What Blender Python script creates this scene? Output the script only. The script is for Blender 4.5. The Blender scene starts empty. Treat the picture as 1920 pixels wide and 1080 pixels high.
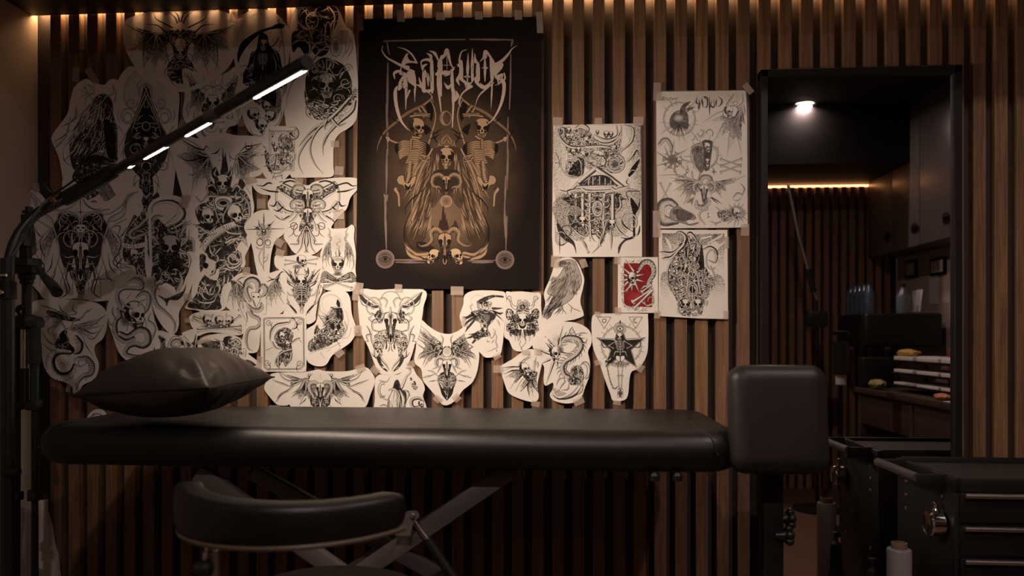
import math, random
import numpy as np

# ---------------------------------------------------------------- drawing engine (ink drawings on paper)
SS = 2.0
INK = (.014, .010, .008)
PAP = (0.80, 0.755, 0.70)
POSTER = (.0105, .0072, .0062)

def pp(s):
    if isinstance(s, str):
        v = [float(t) for t in s.split()]
        return [(v[i], v[i + 1]) for i in range(0, len(v) - 1, 2)]
    return list(s)

def cat(pts, n=8, closed=False):
    P = [np.array(p, float) for p in pts]
    if len(P) < 3 and not closed:
        a, b = P[0], P[-1]
        return [tuple(a + (b - a) * t / 4.0) for t in range(5)]
    N = len(P); out = []
    rng = range(N) if closed else range(N - 1)
    for i in rng:
        if closed:
            p0, p1, p2, p3 = P[(i - 1) % N], P[i], P[(i + 1) % N], P[(i + 2) % N]
        else:
            p1, p2 = P[i], P[i + 1]
            p0 = P[i - 1] if i > 0 else p1 * 2 - p2
            p3 = P[i + 2] if i + 2 < N else p2 * 2 - p1
        for k in range(n):
            t = k / n
            out.append(tuple(0.5 * ((2 * p1) + (p2 - p0) * t + (2 * p0 - 5 * p1 + 4 * p2 - p3) * t * t + (3 * p1 - p0 - 3 * p2 + p3) * t ** 3)))
    if not closed:
        out.append(tuple(P[-1]))
    return out

def vnoise(X, Y, per, seed=0):
    rs = np.random.RandomState(seed % 10007)
    T = rs.rand(64, 64)
    x = X / per; y = Y / per
    xi = np.floor(x).astype(int); yi = np.floor(y).astype(int)
    fx = x - xi; fy = y - yi
    fx = fx * fx * (3 - 2 * fx); fy = fy * fy * (3 - 2 * fy)
    g = lambda a, b: T[a % 64, b % 64]
    return (g(xi, yi) * (1 - fx) + g(xi + 1, yi) * fx) * (1 - fy) + (g(xi, yi + 1) * (1 - fx) + g(xi + 1, yi + 1) * fx) * fy

class Art:
    def __init__(s, bbox, tf, bg=PAP, ink=INK, seed=1):
        s.x0, s.y0, s.x1, s.y1 = bbox
        s.W = int((s.x1 - s.x0) * SS) + 2; s.H = int((s.y1 - s.y0) * SS) + 2
        s.c = np.empty((s.H, s.W, 3), np.float32); s.c[:] = bg
        s.bg = bg; s.ink = ink; s.ox, s.oy, s.sc = tf
        s.m = None; s.clip = None; s.seed = seed; s.r = random.Random(seed)
        yy, xx = np.mgrid[0:s.H, 0:s.W]
        s.PX = (xx / SS + s.x0).astype(np.float32); s.PY = (yy / SS + s.y0).astype(np.float32)
    # local -> px
    def T(s, pts):
        return [(s.ox + x / s.sc, s.oy + y / s.sc) for x, y in pts]
    def both(s, pts):
        r = [s.T(pts)]
        if s.m is not None:
            r.append(s.T([(2 * s.m - x, y) for x, y in pts]))
        return r
    def win(s, P, pad):
        xs = [p[0] for p in P]; ys = [p[1] for p in P]
        a = max(0, int((min(xs) - pad - s.x0) * SS)); b = min(s.W, int((max(xs) + pad - s.x0) * SS) + 2)
        c = max(0, int((min(ys) - pad - s.y0) * SS)); d = min(s.H, int((max(ys) + pad - s.y0) * SS) + 2)
        return (a, b, c, d) if b > a and d > c else None
    def comp(s, w, al, col):
        a, b, c, d = w
        if s.clip is not None: al = al * s.clip[c:d, a:b]
        t = s.c[c:d, a:b]
        t += (np.asarray(col, np.float32) - t) * al[..., None]
    def field(s, P, W, side=False):
        pad = max(W) / 2 + 1.5
        w = s.win(P, pad)
        if w is None: return None
        a, b, c, d = w
        best = np.full((d - c, b - a), -1e3, np.float32)
        sd = np.zeros_like(best) if side else None
        al = np.zeros_like(best) if side else None
        L = 0
        for i in range(len(P) - 1):
            (x1, y1), (x2, y2) = P[i], P[i + 1]
            r1, r2 = W[i] / 2, W[i + 1] / 2
            q = s.win([P[i], P[i + 1]], max(r1, r2) + 1.5)
            dx, dy = x2 - x1, y2 - y1; l2 = dx * dx + dy * dy; l = math.sqrt(l2)
            if q is None: L += l; continue
            qa, qb, qc, qd = q
            X = s.PX[qc:qd, qa:qb] - x1; Y = s.PY[qc:qd, qa:qb] - y1
            t = np.clip((X * dx + Y * dy) / max(l2, 1e-9), 0, 1)
            ex = X - t * dx; ey = Y - t * dy
            D = np.sqrt(ex * ex + ey * ey); R = r1 + (r2 - r1) * t
            v = R - D
            sl = (slice(qc - c, qd - c), slice(qa - a, qb - a))
            bb = best[sl]; up = v > bb
            bb[up] = v[up]
            if side:
                sg = (X * dy - Y * dx) / max(l, 1e-6) / np.maximum(R, .3)
                sd[sl][up] = sg[up]; al[sl][up] = (L + t * l)[up]
            L += l
        return w, best, sd, al
    def wid(s, w, n):
        if not isinstance(w, (list, tuple)): w = [w, w]
        if len(w) == 1: w = [w[0], w[0]]
        x = np.linspace(0, len(w) - 1, n)
        return list(np.interp(x, range(len(w)), w))
    # plain ink stroke (w: widths in photo px along it)
    def k(s, pts, w=(.3, 1.2, .2), col=None, al=1.0, cl=False, n=7):
        pts = cat(pp(pts), n, cl)
        if cl: pts = pts + [pts[0]]
        for P in s.both(pts):
            f = s.field(P, s.wid(w, len(P)))
            if f: s.comp(f[0], np.clip(f[1] * SS + .5, 0, 1) * al, col or s.ink)
    # several strokes at once, separated by ;
    def K(s, txt, w=(.3, 1.2, .2), col=None, al=1.0):
        for t in txt.split(';'):
            if t.strip(): s.k(t, w, col, al)
    # round shaded form: horn, bone, cable
    def tube(s, pts, w, o=.8, rings=0, sh=.75, lit=None, dark=None, flip=1, n=8, cl=False):
        pts = cat(pp(pts), n, cl)
        if cl: pts = pts + [pts[0]]
        lit = lit or s.bg; dark = dark or s.ink
        for j, P in enumerate(s.both(pts)):
            f = s.field(P, s.wid(w, len(P)), True)
            if not f: continue
            q, v, sd, al = f
            cov = np.clip(v * SS + .5, 0, 1)
            fl = flip if j == 0 else -flip
            g = np.clip((sd * fl + .35) * 1.1, 0, 1) * sh
            hatch = .5 + .5 * np.sin(al * 4.3 + sd * 1.5)
            thin = np.clip((v.max() * 1.0 - .9) / 1.2, 0, 1)
            dk = np.clip((g - .10 - hatch * .26 * thin) * (1.15 + .45 * thin), 0, 1)
            if rings: 
                rr = np.abs(((al + sd * sd * rings * .35) / rings) % 1 - .5) * rings
                dk = np.maximum(dk, np.clip(1.1 - rr * 1.3, 0, 1) * .85)
            dk = np.maximum(dk, np.clip(o - v + .25, 0, 1))
            cc = np.asarray(lit, np.float32) + (np.asarray(dark, np.float32) - np.asarray(lit, np.float32)) * dk[..., None]
            a, b, c, d = q
            if s.clip is not None: cov = cov * s.clip[c:d, a:b]
            t = s.c[c:d, a:b]; t += (cc - t) * cov[..., None]
    def TT(s, txt, w, **k):
        for t in txt.split(';'):
            if t.strip(): s.tube(t, w, **k)
    def mask(s, P):
        w = s.win(P, 1)
        if w is None: return None
        a, b, c, d = w
        X = s.PX[c:d, a:b]; Y = s.PY[c:d, a:b]; m = np.zeros(X.shape, bool)
        for i in range(len(P)):
            (x1, y1), (x2, y2) = P[i], P[(i + 1) % len(P)]
            if y1 == y2: continue
            cnd = (Y > min(y1, y2)) & (Y <= max(y1, y2))
            m ^= cnd & (X < (x2 - x1) * (Y - y1) / (y2 - y1) + x1)
        return w, m.astype(np.float32)
    def f(s, pts, col=None, al=1.0, sm=True, line=0):
        pts = pp(pts); pts = cat(pts, 6, True) if sm else pts
        for P in s.both(pts):
            r = s.mask(P)
            if r: s.comp(r[0], r[1] * (min(1, al * 1.06) if al < 1 else 1) if al > .88 or col is not None or al < .12 else s.swirl(r[0], al) * r[1], col or s.ink)
        if line: s.k(pts + [pts[0]], line, n=1)
    def F(s, txt, **k):
        for t in txt.split(';'):
            if t.strip(): s.f(t, **k)
    # small curling engraved texture with a mean darkness d
    def swirl(s, w, d):
        a, b, c, e = w
        X = s.PX[c:e, a:b]; Y = s.PY[c:e, a:b]
        n = vnoise(X, Y, 9, s.seed) + .5 * vnoise(X, Y, 4.5, s.seed + 9)
        p = .5 + .5 * np.sin(n * 22 + X * .25)
        p = p ** 1.6 * (.55 + .9 * vnoise(X, Y, 6, s.seed + 21))
        q = vnoise(X, Y, 5, s.seed + 4)
        return np.clip((d * 1.15 - p * .62 - q * .3) * 2.0 + .38, 0, .97)
    # engraved / stippled tone inside a shape; d density, grad=(dx,dy) falls off that way
    def tone(s, pts, d=.5, ang=60, per=2.6, grad=None, sm=True, kind='h', col=None):
        pts = pp(pts); pts = cat(pts, 6, True) if sm else pts
        for j, P in enumerate(s.both(pts)):
            r = s.mask(P)
            if not r: continue
            (a, b, c, e), m = r
            X = s.PX[c:e, a:b]; Y = s.PY[c:e, a:b]
            dd = np.full(X.shape, d, np.float32)
            if grad is not None:
                gx, gy = grad
                if j: gx = -gx
                l = math.hypot(gx, gy); u = (X * gx + Y * gy) / l
                v = [(p[0] * gx + p[1] * gy) / l for p in P]
                dd = dd * (1 - (u - min(v)) / max(1e-6, max(v) - min(v)))
            an = math.radians(ang if j == 0 else 180 - ang)
            if kind == 'h':
                per_ = per * .74; nz = vnoise(X, Y, 7, s.seed) * 1.9
                pt = .5 + .5 * np.sin(((X * math.sin(an) + Y * math.cos(an)) / per_ + nz) * 6.283)
                pt = pt * .62 + .38 * vnoise(X, Y, 2.4, s.seed + 3)
                al = np.clip((dd - pt * .9) * 4 + .3, 0, 1)
            else:
                pt = np.random.RandomState(s.seed).rand(*X.shape)
                al = np.clip((dd - pt) * 3 + .3, 0, 1)
            s.comp((a, b, c, e), al * m, col or s.ink)
    def blob(s, x, y, rx, ry, d=.5, kind='s', ang=50, col=None):
        pts = [(x + rx * math.cos(t * .5236), y + ry * math.sin(t * .5236)) for t in range(12)]
        for P in s.both(pts):
            w = s.win(P, 1)
            if w is None: continue
            a, b, c, e = w
            X = s.PX[c:e, a:b]; Y = s.PY[c:e, a:b]
            cx = sum(p[0] for p in P) / 12; cy = sum(p[1] for p in P) / 12
            q = ((X - cx) / (rx / s.sc)) ** 2 + ((Y - cy) / (ry / s.sc)) ** 2
            dd = d * np.clip(1 - q, 0, 1)
            if kind == 'g': al = dd
            elif kind == 's': al = np.clip((dd - np.random.RandomState(s.seed + int(x)).rand(*X.shape)) * 3 + .2, 0, 1) * (q < 1)
            else:
                pt = .5 + .5 * np.sin((X * math.sin(ang) + Y * math.cos(ang)) * 3.3 + vnoise(X, Y, 6, s.seed) * 5)
                al = np.clip((dd * .9 - pt * .6) * 2.0 + .22, 0, .95) * np.clip((1 - q) * 3, 0, 1)
            s.comp(w, al, col or s.ink)
    # local frame helper
    def loc(s, x, y, sz, ang=0, fl=1):
        ca, sa = math.cos(math.radians(ang)), math.sin(math.radians(ang))
        def g(txt):
            return [(x + (px * fl * ca - py * sa) * sz, y + (px * fl * sa + py * ca) * sz) for px, py in pp(txt)]
        return g
    # human skull, sz = full height in local units
    def skull(s, x, y, sz, ang=0, q=0, fl=1, jaw=True, horns=0, lit=None):
        m = s.m
        g = s.loc(x, y, sz, ang, fl); p = sz / s.sc; lw = max(.6, p * .022)
        L = lit or s.bg
        if q == 0:
            if jaw:
                s.f(g("-.2 .2 .2 .2 .19 .4 .1 .5 -.1 .5 -.19 .4"), L, line=lw)
            s.f(g("-.36 -.25 -.25 -.44 0 -.5 .25 -.44 .36 -.25 .36 -.05 .31 .08 .25 .22 .13 .3 -.13 .3 -.25 .22 -.31 .08 -.36 -.05"), L, line=lw)
            s.tone(g("-.36 -.2 -.3 -.35 -.2 -.2 -.27 0 -.25 .2 -.34 .05"), .75, per=1.9)
            s.tone(g(".2 -.35 .36 -.2 .34 .05 .2 .2 .25 -.1"), .9, per=1.9)
            s.F(';'.join(' '.join('%.2f %.2f' % t for t in g(z)) for z in ("-.28 -.06 -.2 -.14 -.07 -.09 -.06 .02 -.14 .1 -.26 .07", ".28 -.06 .2 -.14 .07 -.09 .06 .02 .14 .1 .26 .07", "-.05 .16 0 .05 .05 .16 0 .19")))
            s.tone(g("-.3 .12 -.1 .14 -.14 .26 -.22 .2"), .7); s.tone(g(".3 .12 .1 .14 .14 .26 .22 .2"), .8)
            for t in (-.12, -.06, 0, .06, .12):
                s.k(g("%f .22 %f .36" % (t, t * .9)), lw)
            s.k(g("-.17 .29 0 .31 .17 .29"), lw * 1.3)
            if jaw: s.tone(g("-.16 .37 .16 .37 .08 .49 -.08 .49"), .55)
        else:
            if jaw:
                s.f(g("-.02 .2 .3 .18 .28 .42 .18 .5 .02 .46 -.12 .3"), L, line=lw)
                s.tone(g("-.08 .28 .1 .3 .1 .46 .02 .44"), .8)
            s.f(g("-.4 -.12 -.36 -.34 -.15 -.49 .12 -.47 .3 -.33 .34 -.12 .32 .02 .36 .12 .28 .27 .08 .28 -.02 .18 -.14 .22 -.3 .12"), L, line=lw)
            s.tone(g("-.4 -.12 -.36 -.34 -.2 -.4 -.22 -.1 -.1 .1 -.14 .22 -.3 .12"), .85, per=2.0)
            s.blob(*g("-.05 -.02")[0], sz * .12, sz * .16, .8, 'h')
            for z in ("-.02 -.05 .06 -.13 .16 -.09 .15 .04 .05 .08 -.02 .04", ".22 -.06 .28 -.12 .33 -.06 .3 .04 .23 .03", ".17 .13 .22 .04 .26 .15", "-.1 .08 .04 .14 .06 .24 -.04 .18"):
                s.f(g(z))
            for t in (.08, .13, .18, .23, .28):
                s.k(g("%f .2 %f .36" % (t, t)), lw)
            s.k(g(".03 .3 .16 .29 .31 .27"), lw * 1.3)
        if horns:
            s.tube(g("-.2 -.4 -.3 -.6 -.24 -.8"), [p * .12, p * .07, .4]); s.tube(g(".2 -.4 .3 -.6 .24 -.8"), [p * .12, p * .07, .4])
    # goat / ram skull seen from the front
    def goat(s, x, y, sz, ang=0, hw=.13, lit=None, horn="-.1 -.4 -.28 -.52 -.46 -.4 -.46 -.18 -.3 -.1 -.22 -.24", rings=2.6):
        g = s.loc(x, y, sz, ang); p = sz / s.sc; lw = max(.6, p * .02); L = lit or s.bg
        for f_ in (1, -1):
            h = s.loc(x, y, sz, ang, f_)
            if horn: s.tube(h(horn), [p * hw, p * hw * 1.25, p * hw, p * hw * .8, p * hw * .45, .5], rings=rings, flip=f_, lit=L)
        s.f(g("-.17 -.36 0 -.42 .17 -.36 .2 -.22 .15 -.05 .1 .2 .06 .48 0 .54 -.06 .48 -.1 .2 -.15 -.05 -.2 -.22"), L, line=lw)
        for f_ in (1, -1):
            h = s.loc(x, y, sz, ang, f_)
            s.f(h(".07 -.2 .17 -.22 .17 -.1 .09 -.06"))
            s.tone(h(".06 -.05 .14 -.03 .07 .4 .03 .2"), .8, per=1.8)
            s.k(h(".02 -.3 .03 0 .05 .2 .02 .45"), lw)
        s.f(g("-.03 .3 0 .22 .03 .3 .02 .48 0 .5 -.02 .48"))
        s.k(g("0 -.4 0 .2"), lw * .8)
    # bat wing: a joint, the finger tips in order; dark web with pale bones
    def wing(s, joint, tips, root=None, d=.95, bw=2.4, hang=.35, lit=None):
        J = pp(joint)[0]; Tt = pp(tips)
        R = pp(root)[0] if root else None
        poly = [J]
        Q = Tt + ([R] if R else [])
        for i in range(len(Q) - 1):
            a, b = Q[i], Q[i + 1]
            poly.append(a)
            mx, my = (a[0] + b[0]) / 2, (a[1] + b[1]) / 2
            poly.append((mx + (J[0] - mx) * hang, my + (J[1] - my) * hang))
        poly.append(Q[-1])
        for i in range(len(Q) - 1):
            a, b = Q[i], Q[i + 1]
            mx, my = (a[0] + b[0]) / 2, (a[1] + b[1]) / 2
            tri = [J, a, (mx + (J[0] - mx) * hang, my + (J[1] - my) * hang), b]
            gx, gy = mx - J[0], my - J[1]
            ang = math.degrees(math.atan2(gx, gy)) + 90
            s.tone(tri, d * 1.15, ang, 1.9, (gx, gy), sm=False)
            tri2 = [J] + [(J[0] + (q[0] - J[0]) * .5, J[1] + (q[1] - J[1]) * .5) for q in (a, b)]
            s.tone(tri2, d * 1.3, ang, 1.9, (gx, gy), sm=False)
        for i, a in enumerate(Tt):
            nx, ny = -(a[1] - J[1]) * .09, (a[0] - J[0]) * .09
            s.tube([J, ((J[0] + a[0]) / 2 + nx, (J[1] + a[1]) / 2 + ny), a], [bw, bw * .7, .4], lit=lit)
        if R: s.tube([R, ((J[0] + R[0]) / 2, (J[1] + R[1]) / 2 + 4), J], [bw * 1.5, bw, bw * 1.3], lit=lit)
    # dense ornament inside a shape: dark ground, curling pale forms
    def mass(s, pts, n=30, w=2.2, ln=34, seed=1, dark=.93, sm=True, curl=1.0, lit=None, dirs=None):
        pts = pp(pts); P0 = cat(pts, 6, True) if sm else pts
        old = s.clip; r = random.Random(seed); mm = s.m
        s.f(P0, al=min(.87, dark * .97), sm=False)
        cm = np.zeros((s.H, s.W), np.float32)
        for P in s.both(P0):
            q = s.mask(P)
            if q:
                a, b, c, d = q[0]; cm[c:d, a:b] = np.maximum(cm[c:d, a:b], q[1])
        s.clip = cm if old is None else cm * old
        xs = [p[0] for p in P0]; ys = [p[1] for p in P0]
        n = int(n * 2.2)
        for i in range(n):
            x = r.uniform(min(xs), max(xs)); y = r.uniform(min(ys), max(ys))
            if i % 3 == 0:
                ex = r.uniform(.35, .8) * w * s.sc
                s.blob(x, y, ex * 1.1, ex, 1.4, 'h', ang=r.uniform(0, 3)); continue
            a = r.uniform(0, 6.28) if dirs is None else math.radians(dirs + r.gauss(0, 28)); c = r.uniform(-.5, .5) * curl
            L = [(x, y)]
            for k_ in range(6):
                x += math.cos(a) * ln / 6; y += math.sin(a) * ln / 6; a += c; L.append((x, y))
            ww = w * r.uniform(.4, 1.25) * (1 if i % 3 == 1 else .7)
            s.tube(L, [.4, ww, ww * 1.2, ww, .3], o=.35, sh=.8, lit=lit, n=4)
        s.clip = old
    # rib cage centred at x,y height sz
    def ribs(s, x, y, sz, ang=0, lit=None):
        g = s.loc(x, y, sz, ang); p = sz / s.sc
        s.f(g("-.3 -.5 .3 -.5 .36 0 .2 .35 -.2 .35 -.36 0"), al=.9)
        for i in range(6):
            t = -.45 + i * .14; w_ = .34 - .02 * i * (i > 3)
            for f_ in (1, -1):
                h = s.loc(x, y, sz, ang, f_)
                s.tube(h("0 %f %f %f %f %f %f %f" % (t, w_ * .6, t - .03, w_, t + .06, w_ * .8, t + .14)), [p * .05, p * .055, p * .03], o=.3, lit=lit)
        s.tube(g("0 -.5 0 .3"), [p * .09, p * .07], rings=max(1.2, p * .07), o=.3, lit=lit)
        s.tube(g("0 .3 0 .75"), [p * .08, p * .09], rings=max(1.4, p * .1), o=.3, lit=lit)
    def bone(s, a, b, w=3, lit=None):
        (x1, y1), (x2, y2) = pp("%s %s" % (a, b)); L = math.hypot(x2 - x1, y2 - y1); nx, ny = -(y2 - y1) / L, (x2 - x1) / L
        e = w * s.sc * .5
        for x, y in ((x1, y1), (x2, y2)):
            for q in (1, -1):
                s.tube([(x + nx * e * q, y + ny * e * q), (x + nx * e * q * .9 + .1, y + ny * e * q * .9)], [w * 1.1, w * 1.1], lit=lit)
        s.tube([(x1, y1), (x2, y2)], [w * 1.2, w * .8, w * 1.2], lit=lit, n=8)
    def chain(s, pts, w=3.0):
        P = cat(pp(pts), 30); acc = 0; last = P[0]; i = 0
        for p in P[1:]:
            d = math.hypot(p[0] - last[0], p[1] - last[1]) / s.sc
            if d > w * 1.15:
                a = math.degrees(math.atan2(p[1] - last[1], p[0] - last[0])); g = s.loc((p[0] + last[0]) / 2, (p[1] + last[1]) / 2, w * s.sc, a)
                if i % 2 == 0: s.k(g("-.75 0 -.4 -.4 .4 -.4 .75 0 .4 .4 -.4 .4"), .8, cl=True)
                else: s.k(g("-.8 0 .8 0"), 1.1)
                last = p; i += 1
    def spikes(s, x, y, r0, r1, n, w=2.2, a0=0, a1=360, jit=.2, lit=True):
        for i in range(n):
            a = math.radians(a0 + (a1 - a0) * (i + .5 * (a1 - a0 < 360)) / n + s.r.uniform(-6, 6)); q = r1 * (1 + s.r.uniform(-jit, jit))
            L = [(x + r0 * math.cos(a), y + r0 * math.sin(a)), (x + q * math.cos(a), y + q * math.sin(a))]
            if lit: s.tube(L, [w, .3], o=.6)
            else: s.k(L, [w, .2])
    def ring(s, x, y, rx, ry, w=1, a0=0, a1=360, tube=False, **k):
        n = 16; L = [(x + rx * math.cos(math.radians(a0 + (a1 - a0) * i / n)), y + ry * math.sin(math.radians(a0 + (a1 - a0) * i / n))) for i in range(n + 1)]
        (s.tube if tube else s.k)(L, w, **k)
    def finish(s):
        X, Y = s.PX, s.PY
        n = vnoise(X, Y, 60, s.seed) * .6 + vnoise(X, Y, 9, s.seed + 1) * .25 + vnoise(X, Y, 1.5, s.seed + 2) * .15
        s.c *= (.965 + .06 * n)[..., None]
        return np.clip(s.c, 0, 1)
# ---------------------------------------------------------------- the drawings on the wall
Z1 = (0, 0, 4); Z2 = (440, 0, 4); Z3 = (0, 250, 4); Z4 = (0, 500, 4)
Z5 = (330, 230, 5.32); Z6 = (330, 420, 5.32); Z7 = (330, 580, 5.32)
P1 = (660, 20, 4); P2 = (660, 280, 4); R1 = (1020, 150, 4.8); R2 = (1020, 370, 4.8)
B1 = (660, 530, 4.32); B2 = (900, 530, 4.32)

def paper_outline(tf, outl, opt):
    ox, oy, sc = opt.get('otf', tf)
    P = [(ox + x / sc, oy + y / sc) for x, y in pp(outl)]
    P = [tuple(map(float, p)) for p in (P if opt.get('sharp') else cat(P, 6, True))]
    xs = [p[0] for p in P]; ys = [p[1] for p in P]
    return P, (min(xs) - 1, min(ys) - 1, max(xs) + 1, max(ys) + 1)

def scroll(a, x, y, r, fl=1, w=2.4, st=0, **k):
    L = []
    for i in range(15):
        t = i / 14; q = r * (1 - t) ** .8; an = st + fl * t * 9.5
        L.append((x + q * math.cos(an), y + q * math.sin(an)))
    a.tube(L, [w * .8, w, w * .8, w * .5], **k)

def art_bat_crown(a):
    a.m = 1352
    a.wing("1535 248", "1770 178 1745 378 1640 512 1560 556 1430 520", "1400 260", bw=2.6)
    a.K("1165 265 1080 250 1000 215 950 185;1110 250 1080 330 1075 460 1090 540", [.4, 1.4, .3])
    a.mass("1352 250 1300 225 1240 240 1255 300 1290 350 1300 430 1260 480 1255 560 1300 610 1352 600", 26, 2.4, 60, 3)
    scroll(a, 1250, 250, 34); scroll(a, 1290, 440, 42, -1); scroll(a, 1330, 495, 24); scroll(a, 1292, 300, 26, -1)
    a.K("1290 205 1220 170 1170 140 1150 95;1330 170 1310 130 1255 82;1345 160 1330 110 1300 80;1240 240 1180 190 1085 180", [2.6, 2.0, .4])
    a.K("1340 660 1290 620 1262 560;1240 580 1235 530 1270 480;1190 500 1150 470 1160 420", [.3, 1.2, .3])
    a.m = None
    a.f("1318 300 1352 285 1388 300 1392 350 1370 380 1335 380 1312 350", PAP, line=.6)
    a.skull(1350, 395, 105); a.K("1352 290 1352 340;1352 470 1356 560 1354 660", [.3, 1.0, .3])
    a.blob(1352, 560, 60, 60, .5, 'h')

def art_feather_beast(a):
    a.f("700 740 780 700 840 760 850 860 900 1060 860 1240 780 1130 700 1150 640 1200 560 1280 520 1130 560 960 640 860", al=.75)
    r = random.Random(4)
    for i in range(46):
        t = r.random(); x = 760 - t * 230 + r.uniform(-40, 60); y = 720 + t * 190 + r.uniform(-20, 110)
        L = r.uniform(90, 190); an = math.radians(r.uniform(105, 150))
        a.tube([(x, y), (x + L * .5 * math.cos(an), y + L * .5 * math.sin(an) + 4), (x + L * math.cos(an), y + L * math.sin(an))], [1.2, 4.2, .4], sh=.95, o=.5)
    for i in range(60):
        x = r.uniform(540, 850); y = r.uniform(780, 1120); L = r.uniform(60, 130); an = math.radians(r.uniform(95, 135))
        a.tube([(x, y), (x + L * .5 * math.cos(an) + 4, y + L * .5 * math.sin(an)), (x + L * math.cos(an), y + L * math.sin(an))], [1, 3.6, .4], sh=1, o=.5)
    a.TT("800 720 850 700 840 620;860 760 870 690 845 640;640 660 620 650;660 640 700 660 690 700 630 740", [3.4, 2.4, .4])
    a.spikes(655, 700, 8, 80, 7, 2.4)
    a.mass("600 1230 700 1160 830 1200 850 1290 760 1340 700 1320 690 1400 740 1450 660 1500 560 1540 530 1460 600 1400 540 1330", 26, 2.6, 60, 8)
    a.TT("560 1330 620 1380 650 1440 640 1500;640 1300 700 1330 680 1390 720 1450", [3.4, 3.8, 2], rings=2.2)
    a.f("600 1180 700 1130 800 1160 820 1220 700 1250 620 1240", INK, .6)
    a.tone("700 1340 800 1350 880 1500 930 1600 850 1560 760 1480", .55, 30); a.tone("780 900 850 960 860 1180 800 1140", .9, 70)
    a.K("700 1360 790 1450 860 1560 935 1610;760 1330 850 1440 900 1530 960 1560;540 1250 480 1200 470 1100;480 1300 460 1400 520 1440;470 1550 560 1545 640 1530", [.4, 1.3, .3])
    a.mass("640 1560 700 1500 760 1560 780 1640 810 1740 740 1700 660 1720 600 1640 560 1580", 16, 2.4, 60, 9)
    a.skull(640, 1440, 110, -20, 1)
    a.TT("680 1640 760 1690 815 1745;560 1600 640 1720 700 1720", [4, 3, .4])

def art_gothic_arch(a):
    a.blob(1095, 700, 190, 200, .22, 'g'); a.blob(1095, 700, 130, 150, .0)
    a.ring(1095, 700, 165, 185, 3.5, 150, 270, al=.3); a.ring(1095, 700, 150, 160, 4, 200, 330, al=.2)
    a.m = 1095
    a.f("1095 650 1050 760 1000 880 950 1000 930 1130 980 1250 1050 1330 1095 1340", al=.9)
    a.mass("1095 780 1040 860 1000 950 970 1060 1000 1180 1060 1270 1095 1330", 34, 2.2, 60, 12)
    a.TT("1110 640 1060 760 1010 880 940 1010 890 1110;1080 700 1130 800 1190 940 1210 1060", [3, 3.2, 2.4, .4], o=.9)
    a.ring(960, 870, 52, 56, 2.6, tube=True); a.ring(955, 880, 30, 34, 2, tube=True)
    scroll(a, 985, 770, 44); scroll(a, 1010, 1120, 46, -1); scroll(a, 965, 1240, 40)
    a.TT("900 920 880 870 890 820;930 1010 900 960 885 940;905 1180 930 1100 985 1050;935 1250 925 1150 940 1090;1000 1400 1010 1330 1060 1260", [.4, 2.6, .5])
    a.mass("1060 1290 1120 1280 1130 1440 1110 1560 1098 1660 1090 1700 1075 1560 1040 1440", 16, 2.2, 60, 14)
    a.K("1010 1360 1020 1480 1060 1560;990 1420 1010 1380 1060 1330;1030 1640 1080 1560 1100 1500", [.3, 1.3, .3])
    a.m = None
    a.tube("1050 720 1045 670 1075 640 1120 640 1135 690 1130 760", [3.2, 3.6, 2]); a.tube("1040 680 1030 630 1060 600", [2, .4])
    a.ring(1095, 945, 30, 32, 2.4, tube=True); a.ring(1095, 945, 16, 18, 1.4); a.skull(1095, 1060, 70)
    a.mass("1100 1560 1180 1440 1200 1560 1160 1700 1110 1790 1100 1700", 10, 2, 60, 15)

def art_horned_ghoul(a):
    a.m = 1597
    a.wing("1500 680", "1395 545 1405 880 1440 800 1490 900", "1560 720", bw=2.2, d=.8)
    a.TT("1480 625 1430 610 1390 570 1380 540;1500 640 1450 600 1430 545", [3.6, 2.8, .4])
    a.TT("1560 690 1530 660 1500 680 1510 740 1550 770;1600 650 1550 640 1520 660", [2.2, 2.4, 1]); a.K("1520 600 1530 650;1580 590 1590 640;1460 720 1430 690;1545 640 1520 560", [.3, 1, .3])
    a.K("1410 880 1400 800 1440 740;1480 860 1450 880 1470 790;1760 900 1700 880 1680 840", [.3, 1.3, .3])
    a.mass("1530 770 1560 800 1597 860 1570 880 1530 860 1510 820", 8, 2, 40, 4)
    a.m = None
    a.f("1540 680 1597 655 1655 680 1660 740 1597 775 1538 740", PAP, line=.7); a.skull(1594, 775, 130); a.K("1597 660 1590 720;1620 665 1615 700", .5)
    a.skull(1585, 925, 75); a.bone("1500 930", "1680 915", 1.6)
    a.ring(1585, 975, 68, 58, 1.6, 0, 180); a.ring(1585, 970, 78, 70, 1.0, 0, 180); a.spikes(1585, 975, 60, 85, 14, 1.5, -10, 190); a.ring(1585, 960, 40, 30, .8, 0, 180)

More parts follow.
